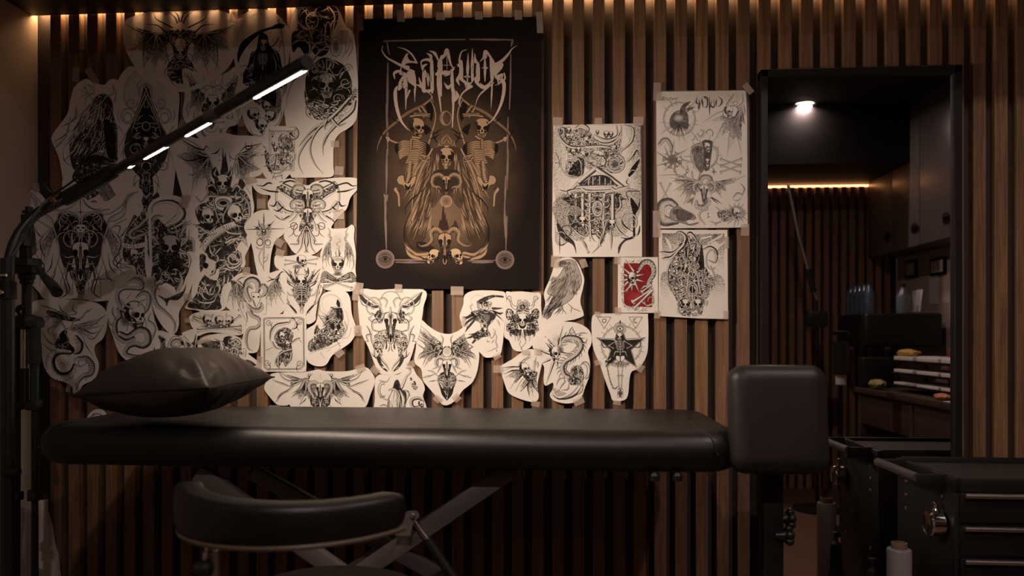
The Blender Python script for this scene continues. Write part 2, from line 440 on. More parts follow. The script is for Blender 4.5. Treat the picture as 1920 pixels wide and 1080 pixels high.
def art_reaper_moon(a):
    a.blob(190, 220, 115, 130, .12, 'g'); a.blob(190, 230, 90, 100, .0)
    a.K("40 230 60 160 120 120 180 95 240 110;20 320 30 250 60 200;80 170 150 110 230 120 260 160", [.4, .9, .3], al=.6)
    for i in range(9): a.k([(50 + i * 12, 170 + (i % 3) * 18), (46 + i * 12, 250)], .5, al=.45)
    a.f("25 470 20 400 50 320 110 270 180 230 240 210 360 180 360 205 250 225 170 270 90 350 45 420")
    a.tube("325 150 350 250 372 400 378 520", [3, 2.2, 1.6]); a.f("290 190 350 175 362 210 300 208")
    a.chain("330 280 300 330 270 350 250 345", 2.2); a.chain("350 300 330 390", 2.2)
    a.f("170 330 180 270 210 245 245 270 260 330 330 400 350 480 370 560 380 640 340 660 320 580 290 560 280 640 310 700 300 800 250 760 200 740 150 730 130 680 100 640 60 620 60 560 100 480 120 400 160 370", al=.96)
    for t in ("230 560 240 640 260 740;200 560 190 640 180 720;280 400 310 480 300 560;150 420 130 500 90 560;190 470 220 560 225 650;320 480 360 540 370 600;110 560 130 620 160 680;345 600 350 640 320 700;245 320 300 380 330 460"): pass
    a.K("230 560 240 640 260 740;200 560 190 640 180 720;280 400 310 480 300 560;150 420 130 500 90 560;245 320 300 380 330 460;320 480 360 540 370 600;80 560 110 600 150 620;170 320 150 380 110 440", [.3, 1.4, .3], col=PAP, al=.8)
    a.skull(215, 335, 85, 5); a.ribs(210, 450, 95)
    a.mass("60 560 120 540 160 590 150 640 90 640 55 610", 8, 2, 50, 2); a.tube("40 500 80 490 100 520 130 480 140 510 110 560", [2, 2.6, 1])
    a.tube("260 560 340 600 370 680 350 730", [.6, 5, .6]); a.tone("200 680 320 640 350 760 320 860 220 820", .6, 20)
    a.blob(180, 740, 60, 50, .6, 'h'); a.skull(175, 750, 80, -10, 1); a.skull(235, 800, 85, 8, 1); a.skull(145, 865, 120, -12, 1); a.skull(260, 880, 105, 20, 1, -1); a.skull(200, 945, 120, 5, 1)
    a.TT("110 950 130 1000 190 1020 250 980;330 770 350 850 320 930 250 960;310 790 320 860 290 920", [.4, 3.4, .4])

def art_claw_totem(a):
    a.f("430 250 500 240 560 330 560 400 520 400 480 350 435 390", al=.95)
    a.f("480 110 520 60 600 40 700 40 760 60 775 140 740 170 740 230 720 330 690 400 620 420 560 340 600 250 640 220 560 180 520 200 470 150", al=.93)
    a.mass("480 110 520 60 600 40 700 40 760 60 775 140 740 240 720 330 690 400 620 420 560 330 480 300 470 200", 34, 2.8, 110, 22, dark=.8, curl=.8)
    a.ring(580, 155, 46, 60, 3, tube=True); a.ring(600, 130, 50, 40, 2.6, 200, 380, tube=True)
    a.ring(700, 260, 24, 96, 2.6, tube=True); a.ring(758, 350, 42, 72, 2.2, tube=True)
    a.blob(758, 350, 36, 64, .75, 'h'); a.blob(480, 270, 40, 20, .5, 'h', col=PAP)
    a.TT("700 40 750 120 735 240 715 380;430 330 480 300 540 310;560 400 600 330 650 300 640 220;480 60 470 150 520 200 600 250;520 300 560 330 560 390 520 410", [2, 5, 3, 1])
    a.TT("820 230 860 290 850 370 800 430;870 280 880 360 840 440;780 260 830 320 830 400", [.4, 3, .5]); a.TT("640 380 560 480 500 540 440 600 400 700 385 800", [5, 4, 1.8, .5], sh=.9); a.K("490 560 460 590 430 620;520 520 450 560", .8)
    a.f("540 560 600 470 680 430 790 470 840 520 880 640 830 760 760 800 680 780 560 740 530 650", al=.9)
    a.mass("540 560 600 470 680 430 790 470 840 520 880 640 860 740 790 800 680 780 560 740 530 650", 46, 2.6, 80, 25, dark=.7)
    a.TT("690 430 690 520 700 560;655 450 670 500 640 540;720 450 710 510 740 550", [2, 3, 1])
    a.skull(690, 640, 190, 0); a.tone("640 560 740 560 780 700 600 700", .45, 90)
    scroll(a, 850, 510, 34, -1); scroll(a, 830, 620, 46); scroll(a, 770, 740, 38, -1); scroll(a, 600, 520, 30)
    a.f("530 680 600 740 700 790 800 760 900 660 915 730 880 780 780 840 650 900 560 860 530 780", al=.45)
    a.K("530 690 540 780 600 880 640 900;545 690 580 780 680 850;540 740 600 820 700 860;560 720 640 800 760 820;540 620 525 700 540 800;590 900 540 860 530 800", [.4, 1.4, .4])
    a.spikes(890, 700, 10, 70, 4, 4, -120, 0)
    a.TT("860 740 780 830 690 910 600 960 540 1020 480 1100;900 760 880 830 800 900 740 950 700 1010 670 1090", [7, 8, 5, 1], sh=1.0)
    a.mass("860 740 780 830 690 910 600 960 640 970 740 920 830 850", 10, 2, 60, 31, dark=.2)
    a.otf = None
    old = (a.ox, a.oy, a.sc); a.ox, a.oy, a.sc = Z5
    a.TT("1500 -30 1420 60 1330 150 1260 250 1225 330 1225 420 1270 515;1520 -20 1420 60 1350 180 1340 300 1390 420 1470 510;1640 -20 1560 60 1490 150 1465 230 1468 330;1500 -20 1480 30 1490 70;1560 -30 1620 30 1700 0", [6, 5.5, 4, 3, .4], sh=1.0)
    a.ox, a.oy, a.sc = old

def art_queen_card(a):
    a.k("870 170 840 250 870 400 880 430 900 500 960 600 1010 600", .0)
    a.f("934 80 1170 80 1182 460 930 460", PAP, sm=False); a.k([(936, 82), (1172, 80), (1182, 90), (1175, 462), (1165, 474), (940, 470), (932, 460), (930, 90), (936, 82)], .7, n=2); a.k([(946, 92), (1160, 90), (1160, 462), (946, 462), (946, 92)], .5, n=1)
    a.tube("1130 45 1180 40 1215 90 1205 140 1150 170 1110 150", [.6, 4, 4.5, .8], sh=1)
    a.ring(1140, 120, 38, 40, .6, 60, 360); a.f("1125 105 1150 95 1165 125 1190 150 1150 130", al=.9)
    a.k("955 95 972 95 975 115 958 120 952 105", .9); a.f("952 132 962 128 970 135 962 148"); a.f("1132 408 1142 404 1150 412 1142 424"); a.k("1135 435 1150 435 1148 455 1136 455", 1.0)
    a.f("1020 150 1060 105 1100 130 1130 170 1170 200 1170 270 1060 260 1020 230", al=.35); a.f("1030 160 1060 120 1090 150 1080 210 1040 240", PAP, .6)
    r = random.Random(5)
    for i in range(40):
        x = r.uniform(1030, 1160); y = r.uniform(110, 260); a.k([(x, y), (x + r.uniform(-14, 14), y + 22), (x + r.uniform(-24, 24), y + 44)], .9)
    a.skull(990, 258, 62); a.skull(970, 215, 46); a.bone("925 325", "1170 285", 1.7)
    a.ribs(1060, 320, 60); a.skull(1045, 355, 50, 10, 1); a.skull(1062, 400, 44)
    a.mass("960 340 1110 300 1160 340 1170 430 1040 470 960 470", 22, 1.6, 40, 7, dark=.35)
    a.K("880 290 900 400 940 480 960 530;895 260 890 330 930 430;840 320 890 320;860 220 900 260;870 440 920 420;1000 300 990 400 960 500", [.4, 1.4, .3])
    a.mass("885 280 920 300 930 400 960 500 920 470 890 380", 8, 1.6, 40, 9, dark=.5)
    a.TT("960 500 1040 500 1120 430;1130 430 1180 370 1195 300", [.6, 4, .6]); a.K("970 545 1060 520;990 550 1010 600;1050 520 1060 560;960 560 985 500", 1)

def art_totem(a):
    a.blob(460, 240, 160, 90, .18, 'g')
    a.wing("330 340", "20 135 5 330 150 700 195 650 330 660", "380 480", bw=3.4, d=.85)
    a.wing("610 320", "865 195 830 300 845 465 745 720 670 660 600 560", "560 500", bw=3.4, d=.85)
    a.K("330 270 300 230 270 270 180 240 90 190 30 140;440 250 400 300 350 310;10 330 120 380 250 350 330 350;690 190 700 260 750 250 750 200;860 200 760 230 690 240 620 310", [.5, 3, .5])
    a.K("110 510 170 520 210 480;160 300 200 320 230 320;520 280 550 350 620 370;830 330 760 330 700 380", [.3, 1.5, .3])
    a.f("440 500 455 420 465 240 470 290 480 350 490 290 505 380 520 470 510 500 470 520", al=.85); a.K("420 320 440 315;400 290 415 300;420 380 445 370;530 330 540 380", .8)
    a.f("380 450 420 500 460 530 520 500 550 440 560 540 545 640 600 640 640 560 690 620 620 690 500 700 400 700 330 680 320 630 380 640 380 540", al=.9)
    a.mass("330 560 380 620 440 690 560 690 640 640 690 690 740 780 735 900 700 1010 620 1080 300 1080 230 1000 190 880 230 820 320 780 310 700", 60, 3.2, 110, 41, dark=.95)
    a.tone("390 440 420 500 380 560 350 500", .8); a.skull(465, 610, 190, 0, horns=0)
    a.TT("400 460 385 510 410 545;545 440 555 510 520 545;320 690 310 640 360 620 400 660;560 680 600 620 640 660 610 700", [3, 5, 1])
    a.tube("310 730 560 735 640 740", [5, 6, 5]); a.tube("640 740 600 760 590 720", [4, 4])
    a.f("385 760 440 730 540 740 560 790 530 850 470 885 400 840", PAP, line=1); a.ring(470, 800, 62, 40, 1.4); a.blob(470, 795, 70, 40, .8, 'h'); a.f("430 800 470 780 510 800 470 820"); a.ring(470, 800, 85, 75, 2, 40, 150, tube=True)
    a.skull(300, 940, 210, 8, 1); a.skull(570, 930, 240, -5, 1)
    a.TT("370 700 380 820 400 900 430 1000;560 780 510 850 470 940 480 1040 510 1080;230 830 250 870 330 850 370 900;520 870 560 810 640 810 670 880;200 740 250 790 300 730;690 700 660 780 600 800", [2.4, 3.4, 2.4])
    a.tube("640 700 710 780 735 880 710 980 640 1060", [3, 5, 5.5, 5, 3], rings=2)
    a.ox, a.oy, a.sc = Z6
    a.mass("220 60 230 160 300 230 270 300 260 420 280 500 230 590 200 700 120 830 430 850 440 760 470 620 560 560 600 500 650 400 650 300 610 250 640 180 700 130 690 0 230 0", 90, 3.6, 120, 43, dark=.96)
    a.tube("560 20 480 60 390 120 320 190 290 250", [16, 20, 22, 17, 9], rings=4.2, sh=.85)
    a.TT("240 230 300 140 400 90;160 0 240 30 320 80 400 20;440 0 520 80 600 90;700 150 640 130 560 180 510 210", [2, 5, 2])
    scroll(a, 570, 340, 80, 1, 4.5, 5.5); a.TT("640 310 650 380 600 430 540 440 500 400 480 330", [2, 6, 2]); a.TT("620 150 680 150 710 200;500 180 560 150 640 150 720 230", [6, 4, 1])
    a.f("265 400 300 370 330 400 310 440 280 440"); a.f("240 300 300 290 330 340 400 380 430 470 400 560 300 520 240 440 235 360", PAP, .85); a.f("268 402 295 385 322 405 308 440 280 438")
    a.tone("240 300 300 330 250 480 235 400", .8, 80); a.f("390 410 410 380 430 420 405 450"); a.f("350 480 370 460 380 500")
    for t in ("330 200 350 280 400 330", "400 400 380 480 330 520", "280 560 300 640 330 700", "250 640 270 720 320 760", "440 450 500 440 570 470", "470 620 480 500", "360 620 330 700", "190 740 260 780 370 770 400 700", "420 560 440 640 400 720", "540 560 600 520 650 440 640 480"):
        a.tube(t, [1.5, 5.5, 1], sh=.9)
    a.K("120 830 180 800 280 850 350 850 430 850", [1, 2, 1])

def art_big_goat(a):
    a.m = 603
    a.wing("400 700", "245 900 330 1000 300 1140", "470 650", bw=3, d=.7)
    a.f("430 640 500 610 603 640 603 830 560 900 540 980 520 1040 470 980 440 860 400 720", al=.9)
    a.mass("430 620 500 600 603 640 603 800 560 830 500 820 450 740", 26, 2.8, 70, 51)
    a.TT("170 440 260 480 290 580 380 640 400 700 430 800 445 900 420 1000 360 1130;200 450 250 500 270 560", [1, 3, 4.5, 4, 3.6, 2.4, .5])
    a.TT("390 570 460 580 520 560 570 520 600 478;1040 0 1040 0", [3.4, 3.4, 2, .4])
    a.TT("260 640 330 680 380 720 400 780;430 660 440 600 500 590 560 620 600 660;420 820 440 760 480 740", [2, 3, 2])
    a.ring(520, 660, 76, 70, 3, 150, 420, tube=True); a.ring(535, 790, 60, 62, 3, tube=True); a.ring(535, 795, 34, 36, 1.5)
    for i in range(5): a.ring(560 - i * 16, 670, 24, 44, 1.2, 150, 330)
    a.K("150 0 150 0;330 760 300 820 320 900 350 930;395 900 380 1000 330 1060;345 1110 400 1080 420 1000;430 960 480 1100 500 1200 450 1238;470 980 500 1100 520 1180 445 1240;255 700 290 760 320 780;260 900 300 950 330 1000 260 1060", [.4, 2.2, .4])
    a.wing("520 960", "450 1240 500 1100", None, bw=2.4)
    a.TT("560 920 500 930 455 905;570 975 520 980 490 965;590 1030 550 1100 540 1180", [4, 3, .4]); a.mass("520 1000 603 1050 603 1250 580 1220 560 1120 530 1080", 12, 1.8, 50, 52, dark=.7)
    a.m = None
    a.TT("1030 435 960 460 910 540 820 600 760 610;950 500 930 600 870 650 800 660;440 440 380 530 320 560;180 440 230 450 300 520 330 600", [.5, 4, 3.4, 1])
    a.K("600 478 603 560;570 590 640 590;603 540 603 640;625 478 640 530 700 570 760 560", [.4, 1.6, .4])
    a.f("568 690 603 680 640 690 632 735 603 745 575 735", PAP, line=.8); a.f("575 700 598 705 580 715"); a.f("632 700 608 705 626 715"); a.f("598 722 608 722 603 735")
    a.goat(603, 940, 310, hw=.08, horn="-.14 -.2 -.2 -.34 -.22 -.5 -.2 -.62 -.16 -.66")
    a.K("950 850 850 950 880 1000 990 1015;860 860 870 960 980 990;840 1090 700 1100 690 1150;1000 1010 900 990;840 700 900 700 870 800", [.4, 1.8, .4])

def art_banner_snake(a):
    a.mass("1100 560 1040 620 990 680 940 760 925 850 920 930 960 980 1010 1000 1060 1100 1110 1130 1110 560", 40, 3, 70, 61, dark=.8)
    a.tube("1100 640 1040 700 980 740 990 780 1060 760 1100 740", [6, 8, 8, 5], rings=2.6); a.f("920 820 1000 830 1080 815 1090 850 1000 865 925 855", PAP, line=.8); a.K("935 830 940 850;955 832 950 850;975 832 985 852;1000 832 1005 856;1025 830 1030 850", 1)
    a.skull(1000, 915, 100, 0, 1); a.TT("1040 980 1030 1030 1070 1070 1100 1020;1050 600 1060 660;1090 570 1100 640", [2, 4, .5])

def art_octopus_skull(a):
    a.tube("1140 605 1145 550 1200 515 1290 515 1355 560 1370 610 1330 660 1270 690 1220 720 1205 790", [.6, 4, 7, 11, 12, 11, 10, 9], sh=.9)
    a.K("1350 590 1290 640 1230 690 1215 760;1340 560 1310 620 1250 670", [.3, .9, .3])
    a.mass("1150 700 1180 640 1240 690 1290 720 1370 680 1395 700 1400 780 1450 800 1450 880 1400 890 1420 980 1390 1080 1300 1120 1180 1100 1150 1000 1110 900 1110 780 1150 790", 60, 3, 70, 71, dark=.8)
    a.TT("1150 740 1140 670 1165 625 1215 620;1120 790 1150 770 1190 830;1450 880 1440 800 1380 800 1350 850", [6, 8, 7, 3], rings=2.6)
    a.ring(1290, 715, 32, 30, 2.4, tube=True); a.ring(1290, 715, 14, 14, 1.5)
    a.spikes(1380, 700, 10, 70, 5, 5, -120, -10); a.TT("1390 660 1380 720 1350 760;1420 720 1400 800 1340 860;1330 800 1345 860 1400 900;1100 870 1120 940 1160 980;1410 890 1425 960 1390 1060", [.6, 5, 2])
    a.f("1210 790 1270 760 1340 790 1350 850 1310 900 1220 890 1195 840", (.45, .42, .38), line=.8); a.skull(1275, 860, 200, 2, lit=(.5, .47, .43)); a.tone("1200 900 1340 900 1330 1000 1280 1040 1220 1000", .7, 85)
    r = random.Random(3)
    for i in range(22):
        x = r.uniform(1200, 1345); a.k([(x, r.uniform(900, 960)), (x + r.uniform(-10, 10), 1000), (x + r.uniform(-20, 20), r.uniform(1010, 1060))], [.4, 1.3, .3])
    for x, y in ((1160, 720), (1155, 690), (1160, 660), (1380, 1005), (1385, 965), (1400, 930), (1160, 1040), (1170, 1010)): a.ring(x, y, 9, 9, 1)
    a.ox, a.oy, a.sc = Z4
    a.mass("1140 0 1400 0 1390 80 1370 140 1330 190 1300 150 1240 120 1200 140 1150 100", 24, 3, 60, 73, dark=.85)
    a.TT("1200 110 1160 150 1150 220 1180 290 1240 340 1290 390 1310 440 1300 490;1140 90 1150 130 1200 180;1330 180 1360 100 1340 40", [7, 10, 9, 7, 5, 3, .5], rings=2.4)
    a.f("1180 210 1240 235 1290 220 1370 180 1395 130 1380 200 1330 250 1270 250 1250 295 1235 260", al=.85); a.ring(1240, 70, 30, 34, 2, tube=True); a.K("1280 500 1310 500 1320 400", .8)

def art_ram_circle(a):
    a.m = 1313
    a.ring(1580 - 12, 740, 60, 150, 3.4, -92, 88, tube=True)
    a.f("1330 700 1400 690 1480 650 1570 610 1620 640 1560 690 1500 720 1470 770 1400 800 1340 800", al=.6)
    a.TT("1340 690 1420 680 1500 640 1580 600 1590 590;1450 770 1520 720 1590 680;1600 790 1560 840 1530 900;1345 820 1400 840 1440 810;1420 900 1500 890 1560 860 1610 810", [5, 6, 5, 2], sh=.95)
    a.K("1600 625 1700 600 1760 630 1830 620;1610 690 1700 680 1790 650;1625 790 1650 830 1700 820;1560 840 1610 880 1660 860;1500 930 1560 970 1590 1000;1430 590 1500 580 1590 620 1625 700", [2.6, 3, .4])
    a.tube("1345 690 1370 640 1430 640 1455 680 1440 720 1400 720", [6, 10, 9, 6, 2], rings=2.6)
    a.tube("1345 860 1360 790 1420 770 1475 800 1470 850 1430 850", [5, 7, 6, 2], rings=2.6)
    a.TT("1360 900 1400 860 1440 880 1480 930 1560 970 1570 940;1350 950 1380 1010 1400 1080;1400 900 1450 960 1500 990", [4, 4, 1]); a.mass("1313 830 1360 840 1400 900 1380 960 1340 1000 1313 1000", 14, 2.4, 50, 81, dark=.8)
    a.ring(1400, 850, 34, 34, 2, tube=True); a.ring(1450, 1030, 34, 34, 1.2)
    a.m = None
    a.goat(1313, 770, 260, hw=0.001, horn=None); a.goat(1313, 940, 210, horn=None)
    a.ox, a.oy, a.sc = Z6
    a.m = 1300
    a.mass("1300 0 1360 0 1370 60 1340 90 1300 110", 8, 2.4, 40, 82, dark=.8)
    a.TT("1310 20 1340 80 1370 160 1380 200 1450 200 1465 200;1320 90 1330 150 1350 230 1400 300;1350 100 1400 180;1305 90 1310 180 1290 270 1280 280", [3, 5, 3, .5], sh=1); a.ring(1400, 60, 30, 60, 1.2, -90, 120); a.K("1480 130 1440 100 1400 30;1490 40 1440 20 1400 0", [.4, 1.2, .4])

def art_cross_thorn(a):
    old = (a.ox, a.oy, a.sc); a.ox, a.oy, a.sc = Z5
    a.K("875 890 875 1060;820 960 830 1020 860 1060;770 1030 820 1050 850 1070;980 975 930 1030 900 1060;940 1000 910 1050;780 1060 830 1040", [.4, 2.2, 1])
    a.K("700 1062 1070 1058", [.4, 2, .4]); a.ox, a.oy, a.sc = old
    a.K("690 55 860 50 1075 45", [.4, 1.8, .4])
    a.mass("830 0 930 0 950 60 930 130 900 180 850 160 810 110 800 40", 20, 1.8, 40, 91, dark=.25); a.spikes(875, 80, 30, 105, 16, 1.6); a.ring(875, 80, 20, 28, 1.4); a.skull(875, 75, 40)
    a.ring(835, 180, 30, 34, 1.4); a.ring(915, 185, 26, 30, 1.2)
    a.tube("876 150 874 240 872 350 870 460", [3.4, 3, 2.4, .5]); a.tube("860 250 830 300 830 360 860 420 885 470", [1, 2, 1, .3]); a.TT("880 380 910 350 915 290;880 340 905 320;800 230 840 250 870 230;940 230 910 235 885 220", [2, 1.4, .3])

def art_winged_candle(a):
    a.m = 1615
    a.blob(1615, 190, 100, 130, .12, 'g'); a.blob(1610, 200, 70, 100, .0)
    a.tube("1515 35 1535 80 1520 110 1545 150 1500 210 1470 300 1455 400 1480 460", [.6, 3, 4, 3, 3, 2, .5])
    a.wing("1535 190", "1480 250 1455 330 1460 420 1500 430 1560 370", "1535 110", bw=2, d=1)
    a.TT("1535 200 1540 300 1560 400;1520 220 1510 330 1530 420", [1.5, 2.4, .4])
    a.m = None
    a.tube("1612 140 1640 165 1600 200 1630 225 1612 250", [.3, 1.4, .6]); a.tube("1613 255 1615 320", [6, 8]); a.K("1590 280 1600 330;1640 280 1630 320", 1)
    a.skull(1612, 405, 170); a.blob(1612, 350, 60, 30, .5, 'h')
    a.f("1480 470 1560 520 1612 540 1670 520 1750 480 1790 570 1612 575 1430 575", PAP, line=.9); a.tone("1480 475 1612 545 1612 575 1430 575", .6, 10); a.tone("1750 475 1612 545 1612 575 1790 575", .6, 170)
    a.K("1490 520 1560 560 1612 560 1670 560 1740 520;1500 505 1560 545 1612 552", 1.0); a.blob(1612, 500, 60, 24, .9, 'h')
    a.bone("1480 620", "1745 545", 3.4); a.bone("1490 550", "1750 640", 3.4); a.bone("1470 640", "1640 570", 3)

def art_fire_skeleton(a):
    a.bone("1090 360", "1395 400", 2); a.bone("1085 405", "1410 345", 2.2); a.skull(1255, 370, 125, -8, 1); a.blob(1210, 425, 60, 30, .8, 'h')
    a.m = 1253
    for t in ("1200 640 1150 560 1110 500 1060 440", "1220 560 1180 500 1190 430", "1200 600 1140 520 1150 470", "1150 620 1110 590 1090 540"):
        a.f(pp(t) + [(x + 26, y + 6) for x, y in reversed(pp(t))][1:], al=.75)
    a.TT("1200 510 1215 480 1230 440;1180 600 1120 560 1075 480;1190 560 1150 500 1120 450", [3, 4, .4], sh=1)
    a.TT("1095 690 1080 600 1060 560 1030 540;1110 720 1080 680 1095 610;1090 640 1120 700 1190 720", [2, 3.4, 3, .4])
    a.bone("1075 620", "1110 780", 4); a.bone("1120 790", "1190 880", 2.6)
    a.mass("1253 600 1190 600 1160 660 1180 740 1220 800 1253 850", 20, 2.2, 50, 101, dark=.85)
    a.TT("1180 620 1190 680 1200 720;1150 650 1180 700 1220 740;1253 800 1240 860 1245 900", [2, 2.6, .4]); a.K("1200 890 1150 830 1110 790;1290 920 1320 860 1370 800", [.5, 2.2, .5])
    a.m = None
    a.ribs(1253, 670, 150); a.skull(1247, 575, 150, 0, horns=0); a.TT("1205 520 1190 500 1195 470;1290 510 1310 500 1300 460", [4, 3, .4])

def art_bat_ram(a):
    a.wing("605 580", "540 560 510 790 570 850 640 830 700 970 715 800", "715 650", bw=2.4, hang=.4, d=.8)
    a.wing("985 550", "1040 490 1090 700 1080 800 1000 800 950 830 900 890 890 750", "890 660", bw=2.4, hang=.4, d=.8)
    a.K("600 570 640 540 700 520;700 640 640 580 610 560;985 550 940 560 900 580;985 545 1050 480 1080 480;915 520 960 550 990 540", [.4, 2.0, .4])
    a.tube("700 700 690 620 710 570 760 550 810 580 820 640 810 680", [6, 9, 10, 11, 10, 7], rings=2.6, sh=.9)
    a.tube("830 640 870 615 895 650 880 700 840 730", [4, 9, 10, 7, 2], rings=2.4); a.tube("760 640 720 610 695 650 715 720 740 760 720 770", [4, 8, 8, 6, 1], rings=2.4)
    a.f("750 690 790 680 830 690 840 740 820 800 800 830 785 790 760 740", PAP, line=.8); a.f("765 715 785 725 770 735"); a.f("830 715 810 725 825 735"); a.tone("760 740 790 820 775 800", .8)
    a.tube("715 810 760 850 820 860 855 830 850 790", [7, 9, 9, 4], rings=2.4)
    a.ox, a.oy, a.sc = Z7
    a.tube("730 10 760 60 820 90 835 140 800 180 740 190 710 230 700 310 720 390 770 415", [9, 8, 7, 7, 7, 6, 5, 3, .4], rings=2.2); a.K("700 30 710 100 690 160;620 0 640 60", [1.6, 1, .3])

def art_dragon(a):
    a.wing("480 390", "380 510 310 380 300 290 440 330", None, bw=3, d=.6); a.wing("560 440", "790 360 780 440 700 530 640 540", "500 470", bw=3.2, d=.7)
    a.f("350 330 420 340 500 370 560 380 600 400 540 410 480 400 420 380 370 370", al=.7); a.f("420 560 470 480 500 480 510 560 560 620 520 660 460 620 410 600", al=.95)
    a.TT("305 285 400 320 450 350 520 380;345 395 400 380 460 420 490 480 500 560 520 680;560 265 540 320 570 350 480 370;660 315 610 380 560 400 530 450;785 365 700 430 620 440 540 490;310 480 360 560 430 600 510 670;320 580 400 640 460 640;440 280 460 330 520 370", [.5, 3.4, 3, .8], sh=.95)
    a.K("700 670 650 600 620 530;630 510 700 540 780 430;380 520 360 470 420 440;700 500 640 480 600 460;750 480 690 500 640 470;690 310 640 350", [.4, 1.8, .4])
    a.mass("430 540 470 480 510 520 520 640 470 620 430 600", 12, 2, 50, 111, dark=.8); r = random.Random(2)
    for i in range(12): a.k([(430 + i * 4, 500 + i * 10), (400 + i * 3, 500 + i * 11), (385 + i * 3, 490 + i * 12)], [.3, 1.2, .3])
    a.tube("570 530 600 580 590 630 555 650", [9, 13, 11, 4], rings=2.2, sh=1)
    a.tube("520 640 430 640 380 690 390 770 440 820 500 820 540 790 560 740", [8, 13, 17, 18, 18, 16, 12, 8], rings=3.4, sh=.95)
    a.ring(600, 710, 44, 36, 2, tube=True); a.ring(630, 720, 44, 36, 2, 120, 400, tube=True); a.tube("590 690 650 690 690 740 680 800 620 820 580 870 575 920", [8, 11, 11, 10, 9, 7, 3], rings=2.2); a.blob(490, 730, 60, 50, .4, 's')
    for i in range(10): a.k([(640 + i * 6 - max(0, i - 4) * 12, 690 + i * 16), (700 - abs(i - 3) * 8, 690 + i * 18)], .9)

def art_tentacle_skull(a):
    a.tube("960 110 1010 85 1060 110 1060 160 1000 160 930 160 885 190 880 240 900 290", [.5, 5, 7, 8, 8, 9, 9, 8], rings=2.6); a.K("1060 90 1075 70;1075 130 1090 120;1040 95 1050 70;1070 160 1085 180", 1)
    a.tube("1020 230 1070 195 1110 210 1115 270 1090 330 1050 350", [4, 8, 9, 9, 8, 5], rings=2.6)
    a.f("920 330 960 270 1020 255 1070 290 1060 350 1090 400 1090 460 1010 460 960 420 920 400", PAP, line=.8); a.skull(1010, 365, 210, 5, 1); a.TT("990 310 940 290 900 240;1040 290 1060 260 1100 240", [5, 4, .5])
    a.tube("930 330 890 320 900 370 870 400 860 460 880 520 940 560 1000 540", [7, 9, 8, 9, 10, 10, 10, 9], rings=2.4, sh=.9)
    a.tube("900 500 960 520 1040 470 1100 490 1110 560 1070 590 1010 580 960 600 940 650 1000 670 1050 670 1085 690", [9, 10, 11, 12, 13, 13, 10, 9, 8, 6, 4, 1], rings=2.6, sh=.9)
    a.TT("1130 345 1110 400 1150 430 1165 480 1130 530;1165 470 1140 550;870 400 845 340 850 300;850 440 820 420 810 380;860 500 840 470", [.5, 4, 3, .5], sh=1)
    a.blob(940, 400, 50, 60, .8, 'h'); a.K("1060 420 1075 480;960 430 950 480;980 200 950 240", .8)

def art_small_ram(a):
    a.wing("1240 545", "1180 510 1190 660 1240 680", None, bw=2, d=.9); a.wing("1400 545", "1440 560 1440 660 1390 680", None, bw=2, d=.9)
    a.ring(1320, 610, 62, 90, 1, 180, 400); a.tube("1330 600 1290 590 1300 560 1340 555 1355 600 1350 650", [3, 7, 8, 8, 4], rings=2.4)
    a.f("1345 600 1380 590 1375 640 1355 665 1335 660", PAP, line=.8); a.f("1350 615 1365 615 1358 625"); a.f("1355 570 1370 555 1375 590"); a.mass("1300 640 1340 620 1345 665 1300 665", 6, 2, 30, 3); a.blob(1230, 620, 30, 40, .8, 'h')

def art_three_skulls(a):
    a.bone("175 80", "640 220", 4.4); a.bone("210 210", "640 175", 4.6); a.bone("560 120", "635 65", 3.6); a.bone("170 100", "300 160", 4)
    a.blob(400, 170, 200, 26, .8, 'h')
    a.skull(310, 115, 120, 6, 1); a.skull(430, 120, 115, 4, 1); a.skull(530, 120, 110, 0, 1, -1)
    a.TT("255 90 230 60;290 70 280 40;360 70 370 40;500 60 505 35;560 90 590 110", [3, 2, .4])

def art_angel_warrior(a):
    a.f("250 340 330 320 430 320 440 370 420 470 360 490 320 430 280 380", al=.45); a.tone("250 340 340 320 440 340 420 480 350 490 300 420", .6, 150)
    a.K("245 340 330 315 440 325;260 360 340 380 420 360;300 400 380 420 430 390;380 290 420 310 470 320", [.5, 1.6, .5])
    a.mass("460 330 500 270 540 290 640 330 650 400 620 500 500 500 430 470 470 400", 40, 2.2, 50, 121, dark=.55)
    a.f("470 320 480 280 530 265 560 280 520 300 520 350 490 350", al=.9); a.TT("540 330 600 300 640 340 600 360;530 400 580 380 620 410 610 460;450 380 430 430 390 460", [3, 5, 3])
    a.blob(670, 440, 34, 40, .35, 'h'); a.f("640 420 660 440 650 450"); a.K("645 400 690 390 700 430 690 480", .7); a.f("640 510 700 500 760 520 800 560 740 560 680 530", al=.85); a.blob(680, 510, 24, 18, .9, col=PAP, kind='g')

